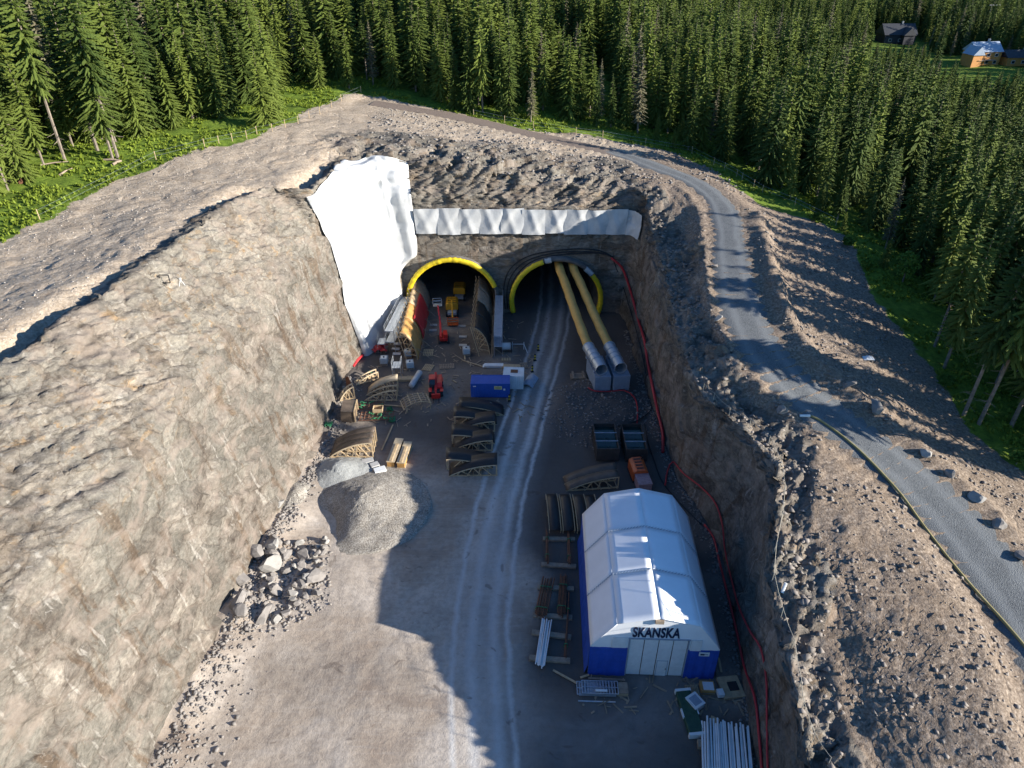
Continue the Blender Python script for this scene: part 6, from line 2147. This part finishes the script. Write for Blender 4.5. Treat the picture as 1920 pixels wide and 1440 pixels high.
# the pile at the foot of the left wall
spots = []
for _ in range(600):
    if len(spots) >= 46:
        break
    u, v = rng.random(), rng.random()
    px, py = 425 + 185 * u, 1015 + 150 * v
    if abs((px - 430) / 170 - (1 - (py - 1015) / 150)) > 0.62 or px < 432 + max(0, (1090 - py)) * 0.9 or py > 1170 - max(0, px - 520) * 0.65:
        continue
    p_ = at(px, py)
    s = rng.choice([0.5, 0.55, 0.65, 0.8, 1.0, 1.25])
    if all((p_ - q).length > 0.62 * (s + r_) for q, r_ in spots):
        spots.append((p_, s))
for (p_, s) in spots:
    boulder(p_, s, 'angular boulder in the pile between the left wall and the brown gravel', 'boulders piled at the foot of the left wall')
for (p_, s) in spots[::3]:
    boulder(p_ + Vector((rng.uniform(-.4, .4), rng.uniform(-.4, .4), s * 0.75)), s * 0.75, 'boulder lying on top of others in the pile below the left wall', 'boulders on top of the pile')
boulder(at(515, 1028, 0.5), 1.0, 'bright pale block at the head of the boulder pile', None, 0)
boulder(at(525, 948, 0.2), 0.9, 'bright pale block against the left wall beside the gravel', None, 3)
for (px, py, s, lab) in [(1833, 937, 0.9, 'roadside boulder beside the wide part of the gravel road'), (1872, 986, 1.0, 'roadside boulder with a long shadow on the gravel road'), (1912, 1045, 0.9, 'roadside boulder farthest down the gravel road'), (1781, 892, 0.8, 'dark roadside boulder at the foot of the verge'), (1737, 853, 1.0, 'roadside boulder at the end of the verge windrow'),
                         (1640, 768, 1.0, 'boulder on the verge beside the pale rock outcrop'), (1468, 772, 0.8, 'rounded boulder on the inner road edge by the rope fence'), (1345, 600, 0.7, 'boulder on the inner edge of the gravel road'), (1590, 725, 0.9, 'flat stone slab on the verge windrow'), (1341, 500, 0.6, 'boulder on the inner road edge above the right wall'),
                         (900, 772, 0.9, 'grey boulder in the yard in front of the blue container'), (925, 768, 1.2, 'large flat boulder half buried in front of the blue container')]:
    boulder(hit(px, py), s, lab)

def rubble(name, label, P3, smin, smax, mat, seed):
    """thousands of broken stones, one object"""
    r = np.random.default_rng(seed)
    base = np.array([(1, 0, 0), (-1, 0, 0), (0, 1, 0), (0, -1, 0), (0, 0, 1), (0, 0, -1)], dtype=float)
    tri = np.array([(0, 2, 4), (2, 1, 4), (1, 3, 4), (3, 0, 4), (2, 0, 5), (1, 2, 5), (3, 1, 5), (0, 3, 5)])
    n = len(P3)
    s = smin + (smax - smin) * r.random(n) ** 3
    V = base[None] * r.uniform(0.55, 1.2, (n, 6, 3)) + r.uniform(-0.3, 0.3, (n, 6, 3))
    a_ = r.uniform(0, 6.28, n)
    c, sn = np.cos(a_)[:, None], np.sin(a_)[:, None]
    V = np.stack([V[:, :, 0] * c - V[:, :, 1] * sn, V[:, :, 0] * sn + V[:, :, 1] * c, V[:, :, 2] * 0.5], 2) * s[:, None, None]
    V = V + P3[:, None, :] + np.array([0, 0, 1.0]) * (s * 0.2)[:, None, None]
    F = (tri[None] + (np.arange(n) * 6)[:, None, None]).reshape(-1, 3)
    o = link(bpy.data.objects.new(name, np_mesh(name, V.reshape(-1, 3), F, mat)))
    return tag(o, label, 'rubble', kind='stuff')
def scatter(n, test, seed, flr=False):
    r = np.random.default_rng(seed)
    return r
# right-hand spoil
r = np.random.default_rng(77)
g = np.stack([r.uniform(22, 75, 60000), r.uniform(18, 112, 60000)], 1)
gs = grass_sd(g[:, 0], g[:, 1])
rd, _ = road_dist(g[:, 0], g[:, 1])
cl = vnoise(np.stack([g[:, 0] * 0.3, g[:, 1] * 0.3, g[:, 0] * 0], 1), 9)
cx_ = np.interp(g[:, 1], ST[:18, 1], ST[:18, 5])
g = g[(gs < -0.5) & (rd > 3.8) & (cl + r.uniform(-0.6, 0.6, len(g)) > 0.0) & (g[:, 0] > cx_ + 0.4)][:6500]
P3 = np.array([(x, y, land_z(x, y)) for (x, y) in g])
rubble('rubble', 'broken stones strewn over the spoil between the right wall and the forest', P3, 0.04, 0.34, plain('spoil_stone', (0.22, 0.19, 0.165), 0.95, 0, 0.35, 0.5, 0.4), 3)
g = np.stack([r.uniform(-66, -30, 16000), r.uniform(30, 125, 16000)], 1)
gs = grass_sd(g[:, 0], g[:, 1])
cx_ = np.interp(g[:, 1], ST[::-1, 6][:14], ST[::-1, 5][:14])
g = g[(gs < 0.5) & (g[:, 0] < cx_ - 2)][:2600]
P3 = np.array([(x, y, land_z(x, y)) for (x, y) in g])
rubble('rubble', 'small stones strewn over the gravel berm behind the left wall', P3, 0.03, 0.17, plain('berm_stone', (0.42, 0.375, 0.325), 0.95, 0, 0.25, 0.5), 4)
g = np.stack([r.uniform(-26, 40, 16000), r.uniform(119, 150, 16000)], 1)
gs = grass_sd(g[:, 0], g[:, 1])
rd, _ = road_dist(g[:, 0], g[:, 1])
g = g[(gs < 0.5) & (rd > 2.6)][:2800]
P3 = np.array([(x, y, land_z(x, y)) for (x, y) in g])
rubble('rubble', 'broken stones strewn over the hilltop above the portals', P3, 0.05, 0.45, M['stone'], 5)
g = []
for _ in range(1700):
    i = int(r.integers(0, NS))
    hd = 0.3 < R[i, 10] < 1.6
    off = r.uniform(0, 13 if hd else 3.2) if R[i, 10] < 1.6 else -1
    if off < 0:
        continue
    x, y = R[i, 5] + on[i, 0] * off, R[i, 6] + on[i, 1] * off
    if road_dist([x], [y])[0][0] < 3.0:
        continue
    g.append((x, y, land_z(x, y)))
rubble('rubble', 'large broken blocks lying along the crest of the cut', np.array(g), 0.08, 0.55, plain('spoil_stone', (0.22, 0.19, 0.165)), 15)
toe_ = []
for _ in range(4200):
    y = r.uniform(20, 92)
    xt = float(np.interp(y, LT_Y, LT_TOE))
    x = xt + abs(r.normal(0, 1.0)) * (2.0 if y < 58 else 1.0) + 0.2
    toe_.append((x, y, floor_z(x, y)))
for _ in range(1500):
    px, py = r.uniform(425, 620), r.uniform(1010, 1185)
    if px < 432 + max(0, (1090 - py)) * 0.9 or py > 1190 - max(0, px - 520) * 0.55:
        continue
    q_ = at(px, py)
    toe_.append((q_.x, q_.y, q_.z))
rubble('rubble', 'fallen stones along the foot of the left wall', np.array(toe_), 0.03, 0.34, M['stone'], 6)
toe_ = []
for _ in range(1800):
    y = r.uniform(18, 108)
    xt = float(np.interp(y, ST[:17, 1], ST[:17, 0]))
    x = xt - abs(r.normal(0, 0.6)) - 0.1
    toe_.append((x, y, floor_z(x, y)))
b_ = P(1120, 775)
for _ in range(1500):
    a_, q_ = r.uniform(0, 6.28), 8.5 * math.sqrt(r.random())
    x, y = b_.x + q_ * math.cos(a_), b_.y + q_ * math.sin(a_)
    toe_.append((x, y, floor_z(x, y)))
rubble('rubble', 'stones on the muck bench and along the foot of the right wall', np.array(toe_), 0.04, 0.30, M['stone'], 7)

# ------------------------------------------------------------------ fences
fence = thing('rope_fence', 'thin rope fence following the crest of the right wall', 'fence', hit(1318, 748))
fo = Vector(fence.location)
fpx = [(1312, 742), (1330, 765), (1360, 788), (1400, 800), (1435, 835), (1456, 880), (1463, 925), (1458, 975), (1444, 1040), (1438, 1100), (1455, 1165), (1478, 1215), (1490, 1290), (1492, 1340), (1515, 1390), (1540, 1445)]
fpts = []
for (px, py) in fpx:
    q = hit(px, py)
    z = land_z(q.x + 0.3, q.y)
    fpts.append(Vector((q.x + 0.3, q.y, max(q.z, z))))
for q in fpts:
    MB().tube([q - fo - Vector((0, 0, 0.2)), q - fo + Vector((0, 0, 1.1))], 0.035, 5).build('post', M['rope'], fence)
for i in range(len(fpts) - 1):
    for z in (1.05,):
        a_, b_ = fpts[i] - fo + Vector((0, 0, z)), fpts[i + 1] - fo + Vector((0, 0, z))
        MB().tube([a_, a_.lerp(b_, .5) - Vector((0, 0, 0.15)), b_], 0.022, 4).build('rope', M['rope'], fence)
def post_fence(label, px_pts):
    f_ = thing('post_fence', label, 'fence', hit(*px_pts[0]))
    o_ = Vector(f_.location)
    ps = [hit(*q) for q in px_pts]
    for q in ps:
        MB().tube([q - o_ - Vector((0, 0, 0.3)), q - o_ + Vector((0, 0, 1.35))], 0.06, 5).build('post', M['wood'], f_)
    for i in range(len(ps) - 1):
        for z in (0.6, 1.2):
            MB().tube([ps[i] - o_ + Vector((0, 0, z)), ps[i + 1] - o_ + Vector((0, 0, z))], 0.012, 3).build('wire', M['steel'], f_)
post_fence('wire fence on wooden posts along the grass above the left berm', [(75, 412), (293, 300), (384, 276), (411, 270), (436, 265), (463, 260), (482, 252), (511, 247), (535, 239), (559, 232), (580, 222), (600, 214), (622, 202), (640, 190), (677, 174)])
post_fence('wire fence on wooden posts along the grass beyond the gravel road', [(888, 218), (946, 230), (1000, 240), (1080, 252), (1130, 258), (1210, 272), (1297, 288), (1338, 309), (1358, 318), (1381, 331), (1391, 338), (1413, 351), (1429, 361), (1490, 385), (1567, 423)])
tag(MB().tube([hit(1469, 1112, .15), hit(1467, 1094, .35)], 0.14, 8).build('pipe_stub', M['white_paint']), 'short white pipe stub standing on the rock crest above the tent', 'pipe')
p_ = hit(312, 535)
t = thing('survey_target', 'small black-framed survey target on the left rock crest', 'survey target', p_)
mb = MB()
for (a_, b_) in (((-.5, 0, .3), (.5, 0, .3)), ((.5, 0, .3), (.5, 0, 1.2)), ((.5, 0, 1.2), (-.5, 0, 1.2)), ((-.5, 0, 1.2), (-.5, 0, .3))):
    mb.beam(a_, b_, 0.08)
mb.build('frame', M['black'], t)
MB().tube([(0, 0, 0), (0, 0, 0.4)], 0.05, 5).build('leg', M['black'], t)
p_ = hit(341, 535)
t = thing('survey_tripod', 'small white survey tripod beside the black-framed target', 'tripod', p_)
for k in range(3):
    a_ = k * 2.1
    MB().tube([(0, 0, 1.2), (0.6 * math.cos(a_), 0.6 * math.sin(a_), 0)], 0.045, 5).build('leg', M['white_paint'], t)
MB().box((0, 0, 1.3), (0.3, 0.3, 0.3)).build('head', M['white_paint'], t)
t.scale = (0.6, 0.6, 0.6)

# fallen logs and stumps on the grass to the left
for (a_, b_, r_, lab) in (((40, 345), (50, 315), 0.28, 'broken reddish stump log on the grass by the left forest edge'), ((112, 331), (136, 318), 0.14, 'bare fallen branch on the grass by the left forest edge'), ((195, 302), (226, 303), 0.16, 'pale fallen log at the foot of the bare trunks'), ((76, 312), (130, 305), 0.10, 'long thin fallen stem on the left grass'), ((212, 311), (228, 304), 0.2, 'short pale log end near the bare trunks')):
    p0, p1 = hit(*a_, 0.2), hit(*b_, 0.2)
    tag(MB().tube([p0, p0.lerp(p1, .5) + Vector((0, 0, .1)), p1], [r_, r_ * .9, r_ * .6], 7).build('log', M['wood_old'] if 'reddish' not in lab else M['rust']), lab, 'log')

# leafy bush at the edge of the spoil and by the houses
def leafy(label, loc, h, w, seed, name='leafy_tree', group=None):
    r_ = np.random.default_rng(seed)
    t = thing(name, label, 'tree', loc, 0, group)
    n = 900
    d = r_.normal(size=(n, 3))
    d /= np.linalg.norm(d, axis=1, keepdims=True)
    rad = r_.uniform(0.35, 1.0, n) ** 0.6 * (0.8 + 0.35 * vnoise(d * 2.2 + seed, 3))
    c = d * rad[:, None] * np.array([w, w, h * 0.42]) + np.array([0, 0, h * 0.58])
    s = r_.uniform(0.12, 0.3, n) * max(1.0, h / 6)
    a_ = r_.normal(size=(n, 3)); a_ /= np.linalg.norm(a_, axis=1, keepdims=True)
    b_ = np.cross(a_, r_.normal(size=(n, 3))); b_ /= np.linalg.norm(b_, axis=1, keepdims=True)
    V = np.stack([c - a_ * s[:, None], c + b_ * s[:, None] * .6, c + a_ * s[:, None], c - b_ * s[:, None] * .6], 1).reshape(-1, 3)
    link(bpy.data.objects.new('crown', np_mesh('crown', V, np.arange(n * 4).reshape(-1, 4), LEAF)), t)
    mb = MB()
    mb.tube([(0, 0, -0.3), (0.05, 0, h * .35), (0, 0.1, h * .8)], [0.06 + h * .012, 0.05 + h * .008, 0.02], 6, False)
    for k in range(5):
        q = k * 1.25
        mb.tube([(0, 0, h * (.25 + .08 * k)), (w * .7 * math.cos(q), w * .7 * math.sin(q), h * (.5 + .08 * k))], [0.05, 0.015], 4, False)
    mb.build('trunk', BARK, t)
leafy('bright green leafy bush at the edge of the spoil below the gravel road', hit(1692, 528), 5.2, 1.9, 2)
for k, (px, py, h_, w_, lab) in enumerate([(1588, 462, 1.6, 0.9, 'low green shrub at the corner of the spoil near the smallest spruce'), (1625, 505, 1.9, 1.0, 'low green shrub on the grass beside the young spruce'), (1532, 415, 1.5, 0.9, 'low green shrub behind the last posts of the road fence'),
                                           (1772, 725, 1.7, 1.0, 'low green shrub at the foot of the bare trunks below the road'), (1905, 870, 1.8, 1.1, 'low green shrub on the verge farthest down the road'), (1470, 372, 1.4, 0.9, 'low green shrub along the road fence')]):
    leafy(lab, hit(px, py), h_, w_, 40 + k, 'leafy_shrub')
for k, (px, py, h_, w_, lab) in enumerate([(1755, 80, 11, 5, 'pale leafy tree between the dark house and the ochre house'), (1775, 88, 9, 4, 'smaller leafy tree beside the ochre house lane'), (1735, 78, 9, 4.5, 'leafy tree at the corner of the dark house'), (1690, 50, 8, 4, 'leafy tree on the far meadow behind the dark house'), (1860, 88, 8, 5, 'leafy tree behind the ochre house roof')]):
    leafy(lab, P(px, py + 12, 5), h_, w_, 20 + k)

# ------------------------------------------------------------------ far houses and poles
def house(name, label, px, py, gz_, W, D, hwall, hroof, rz, wallmat, roofmat, wing=None):
    p_ = P(px, py, gz_)
    z = float(surface(np.array([p_.x]), np.array([p_.y]))[0][0])
    t = thing(name, label, 'house', (p_.x, p_.y, z - 0.2), rz)
    def block(x0, y0, w, d, hw_, hr, axis_x=True):
        MB().box((x0 + w / 2, y0 + d / 2, hw_ / 2), (w, d, hw_)).build('wall', M[wallmat], t)
        e = 0.5
        rf = MB()
        if axis_x:
            rf.prism([(x0 - e, y0 - e, hw_ - 0.15), (x0 - e, y0 + d + e, hw_ - 0.15), (x0 - e, y0 + d / 2, hw_ + hr)], (0, 0, 0), (w + 2 * e, 0, 0))
        else:
            rf.prism([(x0 - e, y0 - e, hw_ - 0.15), (x0 + w + e, y0 - e, hw_ - 0.15), (x0 + w / 2, y0 - e, hw_ + hr)], (0, 0, 0), (0, d + 2 * e, 0))
        return rf.build('roof', M[roofmat], t)
    rf = block(0, 0, W, D, hwall, hroof)
    MB().box((W * 0.62, D * 0.5, hwall + hroof + 0.3), (0.7, 0.7, 1.4)).build('chimney', M['concrete'], rf)
    nwin = 3
    for k in range(nwin):
        for zz in ([1.6, 4.3] if hwall > 4.5 else [1.6]):
            x = W * (k + 0.6) / (nwin + 0.2)
            f_ = MB().box((x, -0.03, zz), (1.5, 0.12, 1.3)).build('window', M['white_paint'], t)
            MB().box((x, -0.11, zz), (1.25, 0.05, 1.05)).build('pane', M['glass'], f_)
    if wing:
        block(*wing)
    return t
h1 = house('house', 'ochre wooden house with pale metal roof beyond the forest', 1822, 128, 8, 11.5, 8, 5.6, 3.2, 0.15, 'house_orange', 'roof_grey', (-2.6, -2.2, 4.2, 6.0, 4.8, 3.0, False))
MB().box((4, -1.3, 2.6), (8, 2.4, 0.2)).build('balcony', M['wood_old'], h1)
MB().box((0.6, -1.2, 1.2), (2.6, 0.2, 2.2)).build('garage_door', M['white_paint'], h1)
house('house', 'long ochre outbuilding with dark roof beside the ochre house', 1884, 128, 8, 14, 7, 3.4, 2.4, 0.1, 'house_orange', 'roof_dark')
h2 = house('house', 'dark house with dark tiled roof among the trees beyond the forest', 1655, 86, 9, 15, 9, 4.0, 4.2, 0.05, 'house_dark', 'roof_dark', (8, -2.5, 5, 5, 4.0, 3.0, False))
house('house', 'pale distant house half hidden behind the far spruces', 1588, 14, 8, 12, 8, 4.0, 3.0, 0.1, 'white_paint', 'roof_dark')
def pole(label, px, py, h_, kind):
    p_ = P(px, py, 5)
    z = float(surface(np.array([p_.x]), np.array([p_.y]))[0][0])
    t = thing('utility_pole' if kind else 'street_lamp', label, 'pole' if kind else 'lamp', (p_.x, p_.y, z - 0.3))
    MB().tube([(0, 0, 0), (0, 0, h_)], [0.2, 0.13], 8).build('shaft', M['pole'], t)
    if kind == 2:
        MB().tube([(3.0, 0, 0), (3.0, 0, h_)], [0.2, 0.13], 8).build('shaft', M['pole'], t)
        for x in (0, 3.0):
            MB().box((x, 0, h_ - 0.1), (2.2, 0.18, 0.2)).build('crossarm', M['concrete'], t)
    elif kind == 1:
        MB().box((0, 0, h_ - 0.2), (1.6, 0.14, 0.14)).build('crossarm', M['pole'], t)
    else:
        MB().beam((0, 0, h_), (1.2, 0, h_ + 0.15), 0.1).build('arm', M['steel'], t)
        MB().box((1.5, 0, h_ + 0.12), (0.9, 0.3, 0.16)).build('lamp_head', M['white_paint'], t)
pole('twin wooden power pole standing behind the ochre house', 1833, 92, 17, 2)
pole('single wooden pole at the gable of the ochre house', 1795, 106, 12, 1)
pole('street lamp on the far side of the dark house', 1676, 50, 8, 0)
pole('street lamp beside the right gable of the dark house', 1706, 68, 10, 0)

# timber offcuts and scraps trodden into the yard: uncountable litter
r = np.random.default_rng(31)
mb = MB()
for _ in range(420):
    px, py = r.uniform(690, 1000), r.uniform(600, 800)
    if r.random() < 0.25:
        px, py = r.uniform(1090, 1400), r.uniform(1270, 1340)
    q_ = at(px, py)
    if not (-24 < q_.x < 21) or q_.y > 118:
        continue
    a_ = r.uniform(0, 3.14)
    L_ = r.uniform(0.15, 1.3) ** 1.3
    d_ = Vector((math.cos(a_), math.sin(a_), 0)) * L_ * 0.5
    mb.beam(q_ - d_ + Vector((0, 0, 0.06)), q_ + d_ + Vector((0, 0, 0.08 + r.uniform(0, 0.1))), r.uniform(0.06, 0.2), 0.05)
tag(mb.build('litter', plain('trodden_offcuts', (0.34, 0.26, 0.18), 0.9, 0, 0.4, 0.4)), 'timber offcuts and scraps littering the yard round the formwork', 'litter', kind='stuff')
